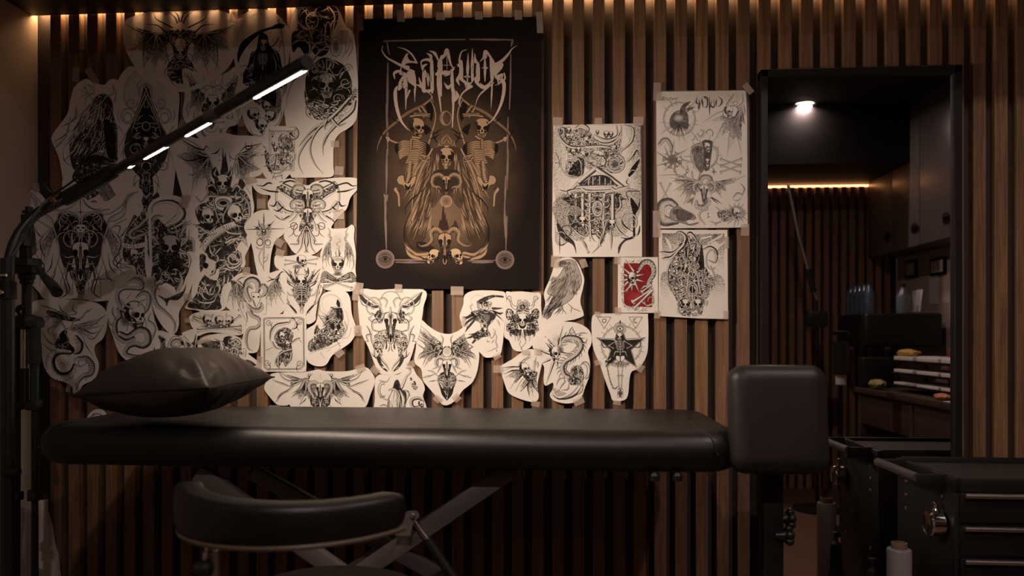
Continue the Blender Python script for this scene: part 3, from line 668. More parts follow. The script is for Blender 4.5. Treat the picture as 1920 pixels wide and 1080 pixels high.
def art_card_beast(a):
    for q in (0, 9): a.k([(872 + q, 92 + q), (905 + q, 82 + q), (1240 - q, 78 + q), (1275 - q, 92 + q), (1280 - q, 560 - q), (1240 - q, 598 - q), (905 + q, 602 - q), (876 + q, 575 - q), (872 + q, 92 + q)], .9, n=1)
    for x, y, f_ in ((925, 130, 1), (1235, 130, -1), (910, 530, 1), (1230, 545, -1)):
        scroll(a, x, y, 34, f_, 1.6); a.K("%d %d %d %d %d %d" % (x, y, x + 30 * f_, y + 40, x + 6 * f_, y + 90), [.4, 1.4, .3])
    a.TT("940 320 950 230 1000 160 1080 140 1130 130 1140 100;1190 110 1195 170 1150 200;1145 90 1190 110", [.6, 5, 6, 4, .6], sh=1)
    a.mass("990 240 1050 190 1100 180 1150 210 1170 260 1150 340 1160 420 1130 500 1090 570 1060 520 1020 580 990 520 1030 430 1060 400 1000 350 980 290", 46, 2, 46, 131, dark=.8)
    a.ring(1060, 270, 70, 76, 1.8, 120, 330, tube=True); a.skull(1050, 270, 95, 10, 1); a.skull(1110, 350, 70, 0, 1)
    a.TT("1150 400 1060 430 1000 490 985 560;1150 440 1140 500 1090 575;960 330 990 380 1060 400;1020 480 1020 550 1030 600;1160 330 1200 300 1240 280", [4, 4, .4], sh=1); a.K("890 410 960 380;940 200 930 300;1250 330 1220 280", .7)

def art_candle_house(a):
    a.ring(1540, 815, 110, 115, .8, al=.5); a.ring(1550, 800, 95, 90, .6, al=.4); a.K("1440 800 1430 900 1480 1000;1690 860 1720 960 1700 1060", .7, al=.5)
    a.f("1610 750 1635 790 1630 830 1600 800"); a.f("1555 835 1650 845 1655 970 1500 960", PAP, line=.7); a.tone("1560 845 1650 850 1655 970 1510 955", .6, 90, 2.2); a.tone("1600 850 1655 850 1655 970 1610 960", .85, 90, 1.8); a.spikes(1540, 950, 20, 100, 12, 1.6, 120, 230, lit=False)
    a.K("1545 830 1600 850 1655 840", [2, 2.4, 1])
    a.ox, a.oy, a.sc = Z7
    a.mass("1500 60 1560 90 1640 100 1680 180 1660 260 1580 330 1520 300 1480 220 1500 140", 34, 2, 46, 141, dark=.55)
    a.mass("1380 190 1410 150 1440 200 1500 180 1490 300 1560 340 1460 380 1330 420 1320 330 1370 280", 30, 2, 46, 142, dark=.5)
    a.blob(1540, 150, 90, 60, .6, 'h'); a.ring(1560, 130, 60, 30, 2.2, 180, 360, tube=True); a.f("1540 150 1570 140 1580 200 1545 190"); a.f("1600 160 1630 150 1640 190 1610 200"); a.ring(1540, 250, 36, 40, 1.6, tube=True)
    a.TT("1390 340 1500 300 1620 270 1640 230;1330 380 1350 300;1680 120 1700 190 1640 290", [1, 3, 1]); a.K("1410 40 1640 370", [1, .8]); a.K("1330 440 1440 400 1540 380 1640 330;1440 430 1480 490;1500 420 1540 400;1750 180 1720 270 1660 290;1700 200 1680 260 1620 300", .7, al=.7); a.tone("1430 250 1560 340 1330 420", .5, 20)

def art_corner(a):
    a.f("1400 540 1430 570 1450 560 1470 500 1460 590 1440 580 1415 560", al=.9); a.K("1380 520 1410 550;1440 570 1462 600", 1)

def art_scrap(a):
    a.tube('670 1130 720 1110 760 1120 780 1160', [2, 6, 4, 1]); a.K('690 1180 740 1150 800 1170;700 1100 690 1150', 1.4)

def art_wide_bat_goat(a):
    a.m = 1438
    a.wing("1580 690", "1730 880 1650 960 1600 870 1530 960 1490 870", "1495 790", bw=2.6, d=1.2, hang=.25); a.wing("1600 700", "1740 770 1860 620", "1540 720", bw=2.6, d=1)
    a.TT("1600 690 1560 680 1560 650 1530 640;1590 690 1700 720 1800 690 1865 605;1700 760 1760 810 1840 850 1885 930;1740 770 1850 730 1920 700;1600 700 1640 780 1720 840", [2, 4, 2.4, .4], sh=.95)
    a.K("1230 950 1280 910 1300 880;1010 920 1040 860 1120 810;1320 720 1330 670 1360 640", [.4, 2, .4]); a.mass("1470 850 1520 830 1540 900 1520 960 1450 985 1450 900", 12, 1.8, 44, 151)
    a.K("1440 920 1470 900 1500 880 1540 960;1450 950 1500 980 1540 970", [1, 2, .5])
    a.m = None
    a.goat(1438, 820, 210, hw=.2, horn="-.1 -.22 -.25 -.42 -.48 -.36 -.5 -.12 -.38 .1 -.3 .28 -.2 .3 -.26 .05", rings=2.4)
    a.blob(1380, 800, 40, 60, .55, 'h'); a.blob(1505, 800, 40, 60, .55, 'h'); a.K("1440 640 1440 700", .6, al=.5)

def art_reaper_woman(a):
    a.tube("440 690 465 700 470 730 440 760 400 850 360 900", [2, 4, 3, 4, 6, 3]); a.f("320 880 345 800 370 785 385 810 400 860 440 900 420 1025 300 1025 290 950", al=.85)
    r = random.Random(8)
    for i in range(26): x = r.uniform(300, 420); a.k([(x * .5 + 180, 870), (x, 940), (x + r.uniform(-16, 16), 1025)], [.4, 1.8, .8], col=PAP, al=.75)
    a.f("345 830 370 820 380 860 355 870"); a.TT("300 870 340 860 370 880;360 960 380 920 370 880", [3, 4, 2])
    a.ring(245, 865, 34, 62, 1.8, 60, 300, tube=True); a.ring(250, 870, 24, 50, 1, 60, 300); a.TT("310 760 280 800 240 795 215 790;240 900 230 930 270 930", [.4, 3, .4])
    a.tube("580 960 540 935 490 945 480 980 500 1010 540 1000", [3, 6, 7, 6, 3], rings=2.6, sh=1); a.skull(560, 985, 60, 0, 1); a.mass("470 760 510 800 530 850 510 870 480 830", 7, 1.6, 34, 5, dark=.5)
    a.TT("400 870 450 880 470 920;220 1000 260 990 300 1010;440 870 460 900 440 960;250 940 300 960 300 1020", [.6, 3, .5], sh=1)

def art_ornate_ram(a):
    a.m = 310
    a.f("570 75 545 140 500 180 430 205 400 190 440 180 500 140 540 100", al=.9); a.ring(445, 190, 58, 70, 2.6, tube=True); a.ring(445, 185, 22, 26, 2.2, 200, 460, tube=True)
    a.f("370 260 400 220 440 260 420 300 380 330", al=.6); a.TT("565 75 520 100 430 160 380 230 370 290;350 200 340 150 370 125 410 140;480 190 400 180 380 240;330 240 370 260 390 300;460 270 480 290 440 320 400 310", [1, 4, 4, 2])
    a.TT("400 330 430 300 455 330 450 380 420 395;350 380 400 400 440 380;500 350 470 400 460 470 440 540;460 420 500 430 490 480;370 500 420 480 440 520 400 560;400 560 380 620 340 670 320 710;440 540 430 600 400 620", [1.5, 4.5, 3, .5], sh=.95)
    a.mass("310 390 350 380 400 400 440 430 450 500 420 560 380 600 370 540 340 480 310 470", 24, 2.4, 46, 161, dark=.45)
    a.f("340 470 350 540 335 520", al=.9); a.f("405 580 380 650 330 720 380 690 420 620", al=.8); a.K("385 650 400 600;470 560 440 600 390 610;480 470 520 480 500 510;400 640 395 660;315 490 320 540 335 560;430 260 470 240;560 90 540 170 480 200", [.4, 1.5, .4])
    a.m = None
    a.ring(312, 130, 74, 60, 1.6, 180, 360, tube=True); a.goat(312, 350, 270, horn=None); a.skull(285, 0, 1)
    a.TT("310 200 310 260", [3, 5]); a.blob(312, 270, 34, 30, .7, 'h')

def art_winged_ram(a):
    a.m = 768
    a.blob(770, 550, 42, 42, .25, 'h'); a.ring(770, 560, 40, 40, .7)
    a.wing("700 540", "545 340 540 620 580 690 690 600", "720 620", bw=2.6, d=.9); r = random.Random(6)
    for i in range(22):
        x = r.uniform(590, 700); y = r.uniform(440, 560); a.tube([(x, y), (x - 30, y - 10), (x - 60 - r.random() * 30, y - 50)], [2.4, 2, .3], sh=1)
    a.mass("640 460 680 450 730 500 730 580 690 580 650 530", 16, 2, 44, 171, dark=.7)
    a.TT("545 350 570 420 620 470 670 500;720 420 735 460 720 520;570 670 610 600 690 560;650 700 690 680 700 620;690 730 720 680;650 430 660 480", [.5, 3, 2], sh=1); a.K("740 530 760 510;570 770 620 760 690 730;620 800 690 790;530 620 560 570 640 550", [.4, 1.6, .4])
    a.TT("610 710 650 720 700 760;570 770 640 750", [.5, 3.4, 1]); a.mass("768 740 720 730 690 780 710 850 740 900 768 920", 22, 2, 44, 172, dark=.6); a.f("768 950 735 900 715 840 745 880", al=.95)
    a.K("768 955 730 900 712 830;770 940 800 900", [.4, 2.4, 1])
    a.m = None
    a.goat(768, 700, 190, hw=.13); a.blob(768, 830, 50, 70, .5, 'h')

def art_harpy(a):
    a.ring(1020, 150, 58, 50, .6, al=.4)
    a.f("1015 150 1060 120 1130 100 1215 105 1225 120 1150 118 1080 150 1030 170", al=.85); a.tube("1010 150 1030 260 1050 370 1080 420", [2, 2.2, 1.4])
    for s_ in ("990 230 930 270 890 275", "1000 260 930 310 910 350", "990 290 940 350 915 400", "1140 220 1190 240 1225 240", "1150 240 1200 280 1230 320", "1150 260 1180 330 1200 370", "1020 390 960 430 920 450", "1030 410 980 470 970 490", "1040 400 940 420", "1150 230 1210 260", "980 250 910 300", "1130 200 1170 200 1220 205"):
        a.f(pp(s_) + [(x + 8, y + 16) for x, y in reversed(pp(s_))][1:], al=.9)
    a.mass("960 240 1030 220 1110 220 1170 240 1150 300 1100 360 1120 430 1060 440 1010 470 980 440 1040 380 1060 340 990 300", 40, 2, 46, 181, dark=.8)
    a.mass("1010 170 1080 150 1130 160 1120 220 1050 230", 10, 2, 34, 182, dark=.4); a.ribs(1090, 290, 60, 10); a.skull(1078, 390, 52)
    a.TT("970 230 960 190 980 170;1140 400 1170 430 1165 480 1175 520 1140 540 1090 560;1110 410 1130 450 1160 400 1140 370;1150 460 1130 490", [.5, 2.4, .4])
    a.K("940 330 920 400;930 280 890 290;1200 350 1180 300;1120 470 1100 480 1090 460;1170 540 1175 560", [.4, 1.2, .4])

def art_samurai(a):
    a.m = 343
    a.f("210 360 230 290 270 260 290 300 300 370 320 430 260 420 230 400", al=.4); a.mass("270 250 300 290 310 370 330 400 290 430 240 400 210 380 240 320", 22, 1.8, 50, 191, dark=.75)
    a.f("215 125 245 110 265 180 310 190 290 215 260 200 240 150", PAP, line=.8); a.K("215 125 240 135 250 190", .7)
    a.f("210 230 235 210 270 240 240 290 215 285", al=.65, line=.8); a.K("225 225 250 270;240 218 258 255", .9, col=PAP)
    r = random.Random(4)
    for i in range(16): x = r.uniform(230, 343); a.k([(x, 380), (x - 6, 420), (x - r.uniform(-10, 30), 400 + r.uniform(20, 80))], [.9, .8, .2])
    a.m = None
    a.f("280 270 300 240 343 230 390 240 405 270 343 262", PAP, line=1); a.mass("295 240 300 190 320 160 343 150 370 160 390 190 395 240 343 230", 18, 2, 34, 192, dark=.6)
    a.ring(343, 190, 32, 32, 2.2, tube=True); a.ring(343, 195, 18, 18, 1.6); a.TT("300 180 310 150 330 140;388 180 378 150 358 140;375 150 395 170 385 200", [.5, 3.4, 2]); a.tone("290 255 343 240 400 255 400 272 343 262 285 272", .6, 90)
    a.skull(343, 305, 120); a.f("310 330 343 345 376 330 360 365 343 370 325 365"); a.K("318 334 343 348 368 334", [.6, 1.6, .6], col=PAP); a.K("330 400 335 430;345 400 345 440;330 470 320 500 340 540;355 430 370 480 340 520 330 545;300 420 310 470", .8)

def art_crow(a):
    g = (.22, .185, .16)
    a.f("120 600 150 575 190 562 240 560 280 580 310 640 335 720 330 790 290 850 250 910 200 950 140 980 90 1010 50 1080 0 1080 10 1040 50 960 90 900 60 880 30 860 50 800 100 740 150 680 170 640 190 625 150 625", g, .62, line=.8)
    r = random.Random(12)
    def feathers(n, xa, xb, ya, yb, an, L, al=.6):
        for i in range(n):
            x = r.uniform(xa, xb); y = r.uniform(ya, yb); t = math.radians(an + r.gauss(0, 10)); a.k([(x, y), (x + L * .5 * math.cos(t) + 3, y + L * .5 * math.sin(t)), (x + L * math.cos(t), y + L * math.sin(t))], [.3, 1.0, .3], al=al)
    feathers(60, 200, 300, 570, 700, 80, 30); feathers(90, 170, 320, 680, 840, 100, 40); feathers(80, 70, 200, 700, 880, 125, 60, .8); feathers(80, 60, 180, 860, 1000, 130, 80, .8); feathers(40, 0, 80, 960, 1060, 120, 60, .8); feathers(50, 240, 300, 740, 860, 95, 30)
    a.f("120 605 150 575 190 572 205 590 190 600 150 608", INK, .7); a.k("125 610 160 615 200 600", .9); a.ring(222, 594, 10, 9, 1.2); a.blob(195, 640, 24, 30, .5, 'h')
    a.f("100 780 190 720 210 800 150 880 70 880", g, .4); a.K("190 650 200 720 170 800 110 870;150 960 170 1010 160 1050;210 950 250 990 280 1010;165 1000 200 1050;250 990 240 1040;270 1000 330 1030", [.5, 1.2, .5])

def art_claw_skull(a):
    a.wing("400 690", "175 715 205 770 245 860", "345 690", bw=2, d=1); a.wing("430 710", "285 880 325 880 400 925 430 920 475 895 465 730", "400 700", bw=2.2, d=1)
    a.TT("300 690 340 640 380 610 405 575;410 600 350 640 330 680;455 600 440 670 445 720;440 630 460 650 430 640;470 640 465 690", [1, 4, .5]); a.K("175 690 260 680 330 680;190 740 270 710 330 710;480 900 430 830 420 770;400 920 385 850 400 790;430 760 400 800 330 880", [.4, 2.2, .8])
    a.mass("330 690 400 720 460 720 450 770 400 800 360 770 330 730", 18, 1.8, 44, 201, dark=.8); a.skull(362, 700, 105, -8, 1); a.blob(330, 650, 20, 14, .7, 'h')

def art_centipede(a):
    sp = "650 500 680 450 740 440 800 460 820 510 790 570 740 610 690 640 665 690 690 750 760 770"
    for i in range(26):
        t = i / 25; P = cat(pp(sp), 6); k_ = int(t * (len(P) - 2)); x, y = P[k_]; dx, dy = P[k_ + 1][0] - x, P[k_ + 1][1] - y; l = math.hypot(dx, dy) or 1; nx, ny = -dy / l, dx / l
        for s_ in (1, -1):
            L = 52 if s_ > 0 else 44
            a.tube([(x, y), (x + nx * L * .6 * s_ + dx / l * 10, y + ny * L * .6 * s_ + dy / l * 10), (x + nx * L * s_ + dx / l * 34, y + ny * L * s_ + dy / l * 34)], [2.4, 2.2, .3], sh=1)
    a.tube(sp, [5, 8, 9, 10, 10, 9, 9, 9, 9, 7], rings=2.6, sh=.9)
    a.mass("740 690 780 670 820 680 840 740 830 800 780 830 720 810", 18, 2.4, 44, 211, dark=.7); a.bone("790 680", "800 760", 3); a.bone("830 750", "820 830", 3); a.ring(835, 715, 34, 60, 2.4, 200, 440, tube=True); a.ring(850, 710, 40, 70, 1.4, 230, 440)
    a.TT("690 770 640 780 620 830;700 790 670 820 640 870;720 810 710 860 660 870;580 910 650 940 740 900 830 790;740 440 730 390 750 355;790 440 820 410 870 410;800 480 850 490 870 450;840 800 820 880 740 930;745 360 760 400 780 430", [.5, 3.4, .5], sh=1)
    a.f("580 880 620 930 700 930 780 890 830 820 780 910 700 945 620 940", al=.9); a.tone("590 850 640 870 700 900 620 920", .4, 30)
    a.skull(605, 575, 130, 12, 1); a.blob(650, 545, 34, 50, .8, 'h')
    for l_ in ("640 500 672 345", "600 505 522 430", "570 520 530 485", "555 570 435 530", "560 620 500 655", "590 650 535 825", "620 650 630 690", "660 570 745 580", "580 510 555 490"):
        p = pp(l_); a.tube(p, [6, .4], o=.7, sh=1)
    a.blob(620, 460, 50, 60, .3, 's'); a.blob(490, 560, 50, 50, .3, 's')

def art_pentagram(a):
    for x, q in ((1005, 0), (1260, 1)):
        a.k([(x - 55, 278), (x + 55, 278), (x, 372), (x - 55, 278)], .8, n=1)
    a.ring(1005, 308, 14, 14, 1); a.spikes(1005, 308, 16, 23, 10, .8, lit=False); a.k("1262 288 1240 300 1245 322 1270 325 1252 315 1250 298 1262 288", .9)
    a.ring(1145, 505, 160, 155, 3, tube=True); a.spikes(1145, 505, 150, 195, 22, 2, lit=True, jit=.08)
    star = "943 445 1090 455 1135 330 1180 455 1337 445 1225 545 1268 685 1140 600 1018 680 1055 545"
    a.f(star, sm=False, al=.93); a.k(pp(star) + [pp(star)[0]], 2.0, col=PAP, n=1); a.k(pp(star) + [pp(star)[0]], .9, n=1)
    a.k("975 453 1085 462 1100 500", 1.2, col=PAP); a.k("1300 453 1190 462", 1.2, col=PAP)
    a.ring(1133, 370, 46, 46, 2.6, tube=True); a.f("1090 370 1133 335 1178 370 1133 410", (.6, .56, .5)); a.blob(1133, 372, 44, 44, .8, 'h'); a.f("1112 372 1133 358 1155 372 1133 386", PAP); a.f("1125 372 1133 364 1141 372 1133 380"); a.f("1128 325 1133 300 1140 325")
    a.skull(1130, 440, 70); a.ribs(1135, 520, 90); a.m = 1135; a.bone("1165 470", "1230 510", 2); a.bone("1230 510", "1190 530", 1.8)
    a.f("1105 590 1135 600 1135 640 1110 630 1098 610", PAP, line=.9); a.bone("1112 650", "1122 750", 2.4); a.bone("1120 755", "1126 860", 2.4); a.tube("1124 870 1122 920", [5, 6]); a.blob(1124, 895, 14, 24, .8, 'h'); a.TT("1145 560 1175 560 1190 600", [2, 2.4, 1]); a.m = None
    a.tone("1060 640 1200 640 1190 680 1080 680", .4, 90); a.chain("1030 680 1040 740 1060 810 1085 860 1115 840", 2.6); a.mass("1010 640 1060 590 1070 650 1030 680", 5, 2, 30, 4, dark=.4)
    a.K("980 480 1000 520 1040 520;1300 470 1290 520 1240 520", [1, 2, 1])

def art_temple(a):
    import numpy as np
    a.k([(100, 400), (868, 408), (862, 1150), (98, 1150)], .3, n=1)
    a.tone("100 402 400 402 300 560 200 700 240 900 180 1080 100 1080", .34, kind='s', grad=(1, .1)); a.tone("866 405 700 405 760 560 700 800 760 1000 866 1100", .5, kind='s', grad=(-1, .1)); a.tone("100 1080 350 1000 450 1300 300 1450 100 1250", .4, kind='s'); a.tone("620 1000 860 1000 860 1200 700 1400 560 1350", .35, kind='s')
    a.mass("130 440 200 420 260 450 330 430 420 470 460 560 390 600 370 680 330 760 320 850 240 870 190 820 210 700 200 620 150 540", 34, 2.6, 90, 221, dark=.38)
    a.mass("440 530 540 560 660 540 700 480 690 580 660 640 720 700 700 790 620 840 520 800 400 800 360 700 370 620", 40, 2.4, 90, 222, dark=.34)
    a.TT("125 440 150 530 240 600 380 600 450 570;440 520 520 570 620 560 690 480 695 400;450 490 560 540 660 500 650 400;730 400 800 440 790 540 740 600 700 640;280 430 340 400 400 440 370 480;860 650 830 620 780 700 740 740", [1, 5, 6, 4, .5], sh=.9)
    a.tube("380 600 520 595 600 610", [7, 6, 3]); a.ring(640, 750, 82, 78, 4, tube=True); a.ring(632, 755, 46, 46, 3, tube=True); a.blob(632, 755, 38, 38, .9, 'h'); a.ring(420, 740, 56, 60, 2.6, tube=True); a.ring(500, 730, 60, 50, 1.5, 250, 460)
    a.skull(222, 455, 60); a.skull(215, 510, 62, -8, 1); a.skull(260, 650, 64, 0, 1); a.skull(310, 630, 60); a.skull(560, 490, 66); a.skull(602, 490, 54); a.skull(480, 470, 40)
    a.f("240 780 350 700 350 850 240 880", al=.8); a.ring(290, 780, 46, 76, 3, 180, 360, tube=True); a.TT("150 700 160 800 230 870 330 860 330 760;200 740 200 840 300 870", [1, 3, 2])
    a.f("560 650 700 600 700 660 640 700 560 700", al=.3); a.K("540 620 540 700;600 625 600 660;540 650 640 640;545 680 600 680;570 640 570 660", .7)
    a.TT("460 800 350 890 240 990;480 800 600 880 740 980", [9, 9, 5], sh=.9); a.ring(475, 870, 54, 54, 2.4, 0, 180, tube=True); a.f("380 900 440 860 560 860 640 930 640 960 320 960", al=.85)
    for x in (400, 440, 500, 550, 600): a.tube([(x, 860 + abs(x - 480) * .4), (x, 960)], 3)
    a.TT("300 985 460 1000 660 985;300 930 360 990 420 1000;240 1040 220 1000 300 985;580 940 640 990 760 980;660 980 760 960;300 960 640 950", [5, 6, 4])
    a.f("230 1040 300 1010 650 1010 700 1050 710 1080 230 1080", al=.5)
    a.K("150 990 200 1000 260 980;860 1000 800 1000 740 1010 760 1080", 1.4); a.f("860 710 800 770 760 840 770 870 830 800", al=.95); a.ring(800, 850, 36, 40, 2.2, 200, 420, tube=True); a.K("760 880 740 920 770 945;800 720 830 640 860 680", [.5, 2, .5])
    a.K("100 650 130 700 140 780;100 745 140 745", 1)
    a.ox, a.oy, a.sc = R2
    a.mass("180 0 650 0 690 60 640 130 640 220 600 300 560 330 520 420 470 350 400 330 340 330 260 280 220 200 220 60", 60, 2.8, 100, 225, dark=.6, dirs=90)
    a.tone("110 0 230 0 260 330 110 420", .3, kind='s')
    for x in (290, 350, 415, 545, 620): a.tube([(x, -20), (x, 190)], [8, 7, 8], sh=.9)
    for x in (415, 540):
        a.tube([(x, 0), (x - 6, 200), (x, 400)], [5, 5, 1])
        for y in (40, 90, 150, 210): a.tube([(x, y), (x - 40, y - 20), (x - 55, y - 50)], [3, 3, .4]); a.tube([(x, y), (x + 36, y - 12), (x + 50, y - 44)], [3, 3, .4])
    a.ring(480, 100, 44, 66, 4, tube=True); a.ring(485, 110, 34, 30, 3, tube=True); a.blob(485, 110, 20, 20, 1, 'h'); a.ring(480, 30, 60, 50, 2.4, 180, 360, tube=True); a.ring(280, 190, 82, 106, 3, 120, 330, tube=True); a.ring(345, 290, 60, 56, 2.6, -60, 180, tube=True); a.ring(340, 300, 30, 26, 1.6, tube=True)
    a.ring(320, 30, 36, 40, 2.4, 180, 360, tube=True); a.f("240 80 320 90 320 160 240 160", PAP, .6); a.tone("240 20 320 20 320 180 240 180", .5, 90)
    a.skull(345, 215, 90); a.skull(350, 260, 50); a.skull(612, 245, 95); a.blob(275, 240, 46, 40, .5, 'h')
    a.TT("420 240 420 340 460 400;560 220 530 340 490 440 430 505;640 240 680 310 760 360;330 360 370 430 400 500;600 290 605 380 605 470;270 290 330 340 400 350;520 330 500 420 520 440;680 0 690 80 640 150", [3, 5, .6], sh=.95)
    a.bone("340 370", "400 495", 2.6)
    a.f("780 0 830 60 850 100 820 170 820 340 800 330 800 160 780 60", al=.95); a.ring(770, 220, 66, 74, 3.4, 120, 400, tube=True); a.ring(790, 230, 30, 44, 2, tube=True); a.f("670 510 670 440 720 380 770 360 830 350 860 250 860 320 800 370 740 390 700 430", al=.9); a.K("700 200 720 250 800 310;860 30 850 100;690 360 760 370 830 330", [.8, 3, .8])
    a.f("115 230 150 260 200 330 270 400 290 510 260 430 180 380 130 320", al=.85); a.ring(150, 370, 48, 60, 2.2, 60, 320, tube=True); a.ring(200, 300, 46, 50, 1.6, 200, 420); a.K("140 320 140 510;210 400 160 430 130 400;120 200 120 260 150 280", [1, 2, .4])

def art_flash(a):
    a.k("1045 165 1080 150 1060 180 1100 160 1110 175 1140 158 1160 172 1205 160", .9); a.k("1045 175 1120 182 1170 168", .6)
    a.K("1380 150 1370 200 1410 230;1395 170 1400 260;1420 160 1430 250;1450 170 1440 150 1470 170 1465 240 1440 240;1487 150 1490 320;1510 180 1500 230 1530 240 1525 170;1550 170 1545 240;1570 150 1600 180 1590 220 1560 240;1410 200 1390 240 1395 270;1430 200 1410 180", [.6, 3.4, .5])
    a.ring(1218, 350, 140, 148, 3, tube=True); a.spikes(1218, 350, 132, 190, 15, 3); a.f("1140 420 1130 350 1170 290 1230 270 1290 300 1300 380 1290 440 1240 420 1180 440", al=.8); a.spikes(1218, 370, 30, 120, 34, 2.2, 20, 170, lit=False); a.f("1220 280 1250 220 1320 190 1280 240 1270 290", al=.85); a.f("1240 290 1290 250 1360 240 1300 280 1270 310", al=.8); a.blob(1210, 340, 50, 40, .7, col=PAP, kind='h')
    a.TT("1650 220 1680 170 1710 120;1740 250 1790 200 1785 120;1790 230 1800 300 1760 360", [5, 4, .5]); a.f("1700 200 1720 190 1745 200 1730 225 1705 220", PAP, line=.8)
    a.wing("1780 250", "1420 385 1535 540 1650 680 1775 670 1740 545 1810 400", "1660 300", bw=2.6, d=.8, hang=.45); a.f("1620 260 1680 230 1740 250 1720 320 1650 340 1610 310", PAP, line=.9); a.skull(1660, 285, 110, 10, 1)
    a.f("1400 470 1450 460 1520 500", al=0); a.tube("1380 480 1400 510 1430 500 1440 460 1410 450", [2, 5, 2]); a.ring(1490, 480, 30, 36, 1.2, 180, 400)
    a.tube("1040 580 1070 540 1110 540 1140 590 1150 650", [7, 8, 6], rings=3); a.f("1080 680 1150 640 1220 670 1240 730 1200 780 1120 790 1070 740", (.4, .36, .32), line=.9); a.blob(1150, 720, 80, 70, .7, 'h'); a.spikes(1155, 715, 60, 150, 9, 7); a.skull(1215, 730, 70, 0, 1); a.chain("1170 800 1200 860 1250 870 1290 820 1290 770", 5)
    a.f("1350 520 1370 510 1360 560 1340 540", al=0); a.TT("1330 540 1350 530 1360 500 1375 530 1390 540", [2, 2]); a.ring(1440, 680, 120, 120, 2.6, tube=True); a.spikes(1440, 680, 110, 170, 14, 3)
    a.f("1330 600 1400 570 1425 610 1440 640 1430 790 1390 820 1340 650", (.5, .46, .41), line=1); a.tone("1330 640 1420 600 1440 800 1390 820", .6, 80); a.ring(1380, 618, 34, 20, 1.4); a.f("1365 618 1380 606 1396 618 1380 628")
    a.f("1420 560 1450 540 1510 550 1510 610 1500 700 1480 805 1440 800 1435 640", al=.95); a.k([(1420, 560), (1450, 538), (1512, 550), (1512, 610), (1482, 808)], 1.2, n=1); a.skull(1465, 605, 90, 0, 1); a.skull(1470, 735, 60); a.skull(1470, 780, 44); a.TT("1510 600 1560 620 1550 720 1500 780;1340 650 1350 760 1400 830 1390 880;1330 820 1340 890 1380 900 1400 850", [2, 4, 1])
    a.bone("1590 710", "1770 770", 3); a.bone("1590 770", "1775 710", 3); a.bone("1590 830", "1770 765", 3); a.bone("1600 770", "1765 830", 3)
    a.f("1520 800 1530 850 1545 830 1530 820", al=0); a.K("1520 790 1530 860;1500 825 1555 825", [.3, 2, .3])
    a.wing("1380 915", "1035 858 1150 910 1160 1000 1215 1060 1260 1120 1360 1040", "1410 990", bw=2.8, d=.9); a.wing("1540 915", "1815 858 1720 920 1640 1000 1600 1060 1500 1040", "1500 980", bw=2.8, d=.9)
    a.tube("1420 940 1410 900 1440 870 1490 880 1500 930 1480 960", [5, 9, 9, 9, 4], rings=2.6); a.goat(1440, 1020, 190, hw=.17)
    a.bone("1045 925", "1110 1060", 2.4); a.bone("1135 930", "1065 1075", 2.4); a.TT("1770 930 1800 980 1780 1040;1700 1060 1740 1020 1790 1030", [1, 4, 1], sh=1)
    a.ox, a.oy, a.sc = R2
    a.tube("1370 30 1380 80 1440 85 1480 40 1470 10", [5, 10, 10, 9, 5], rings=2.6); a.wing("1350 0", "1290 55 1255 60 1330 70", None, bw=2); a.K("1510 0 1560 30 1600 60;1500 0 1570 60", [2, 2, .4])
    a.tube("1150 180 1090 150 1080 110 1120 80 1160 100 1150 130", [7, 9, 8, 6, 2]); a.tube("1190 215 1080 220 1045 150 1060 60 1130 35 1190 70", [12, 17, 17, 14, 8], rings=4, sh=1); a.f("1140 120 1200 80 1260 110 1340 150 1365 190 1300 170 1260 170 1320 190 1355 200 1280 200 1300 240 1390 225 1320 250 1200 215 1140 190", (.3, .27, .24), line=1); a.ring(1180, 130, 20, 18, 2); a.f("1168 130 1180 120 1192 130 1180 140"); a.tone("1200 100 1340 160 1280 210 1200 200", .7, 20)
    a.TT("1470 80 1470 110 1420 120 1395 160 1410 200 1440 230 1450 245", [.6, 4, 4, .6]); a.k("1470 150 1480 140 1475 180 1490 170 1470 190", .9)
    a.mass("1560 130 1620 110 1680 140 1680 200 1620 220 1570 180", 18, 2.2, 34, 231, dark=.6); a.spikes(1730, 150, 60, 115, 14, 4); a.blob(1730, 140, 95, 80, .6, 'h'); a.skull(1730, 145, 110, 0, 1); a.ring(1730, 145, 74, 60, 2, 180, 380, tube=True); a.TT("1490 215 1560 230 1600 200;1540 80 1600 130;1700 20 1740 30 1780 0;1560 250 1540 240 1600 220", [.6, 2.6, .6])

def art_red_card(a):
    red = (.27, .016, .022)
    a.f("718 592 940 592 970 640 972 985 718 983", red, sm=False); a.tone("718 592 940 592 972 985 718 983", .25, 35, 5, kind='h'); a.blob(830, 900, 100, 60, .5, 'h', col=(.5, .06, .07))
    a.tube("860 640 890 590 940 580 980 620 985 690 950 750 930 810", [7, 10, 11, 10, 9, 8, 6], rings=3)
    for i in range(11):
        x, y = cat(pp("860 640 890 590 940 580 980 620 985 690 950 750 930 810"), 2)[i]; a.tube([(x - 14, y + 14), (x + 4, y - 6), (x + 22, y + 6)], [1, 4, 1])
    a.skull(790, 730, 120, 0, 1); a.blob(830, 710, 40, 50, .7, 'h')
    for l_ in ("800 660 730 555", "760 680 690 615", "740 705 690 680", "740 740 685 760", "750 765 690 830", "780 780 730 870", "790 785 790 850", "820 770 865 870", "840 740 905 760", "840 700 905 690", "840 670 880 640", "790 785 700 870"):
        a.tube(l_, [5, .5])
    a.bone("960 790", "880 850", 4); a.bone("965 830", "800 940", 5); a.bone("970 840", "815 995", 5); a.TT("700 910 730 970 800 990;900 920 920 970 980 950 985 900;920 970 880 940;870 830 900 800 940 790", [1, 4, 2]); a.ring(960, 930, 26, 34, 2, 180, 400, tube=True)

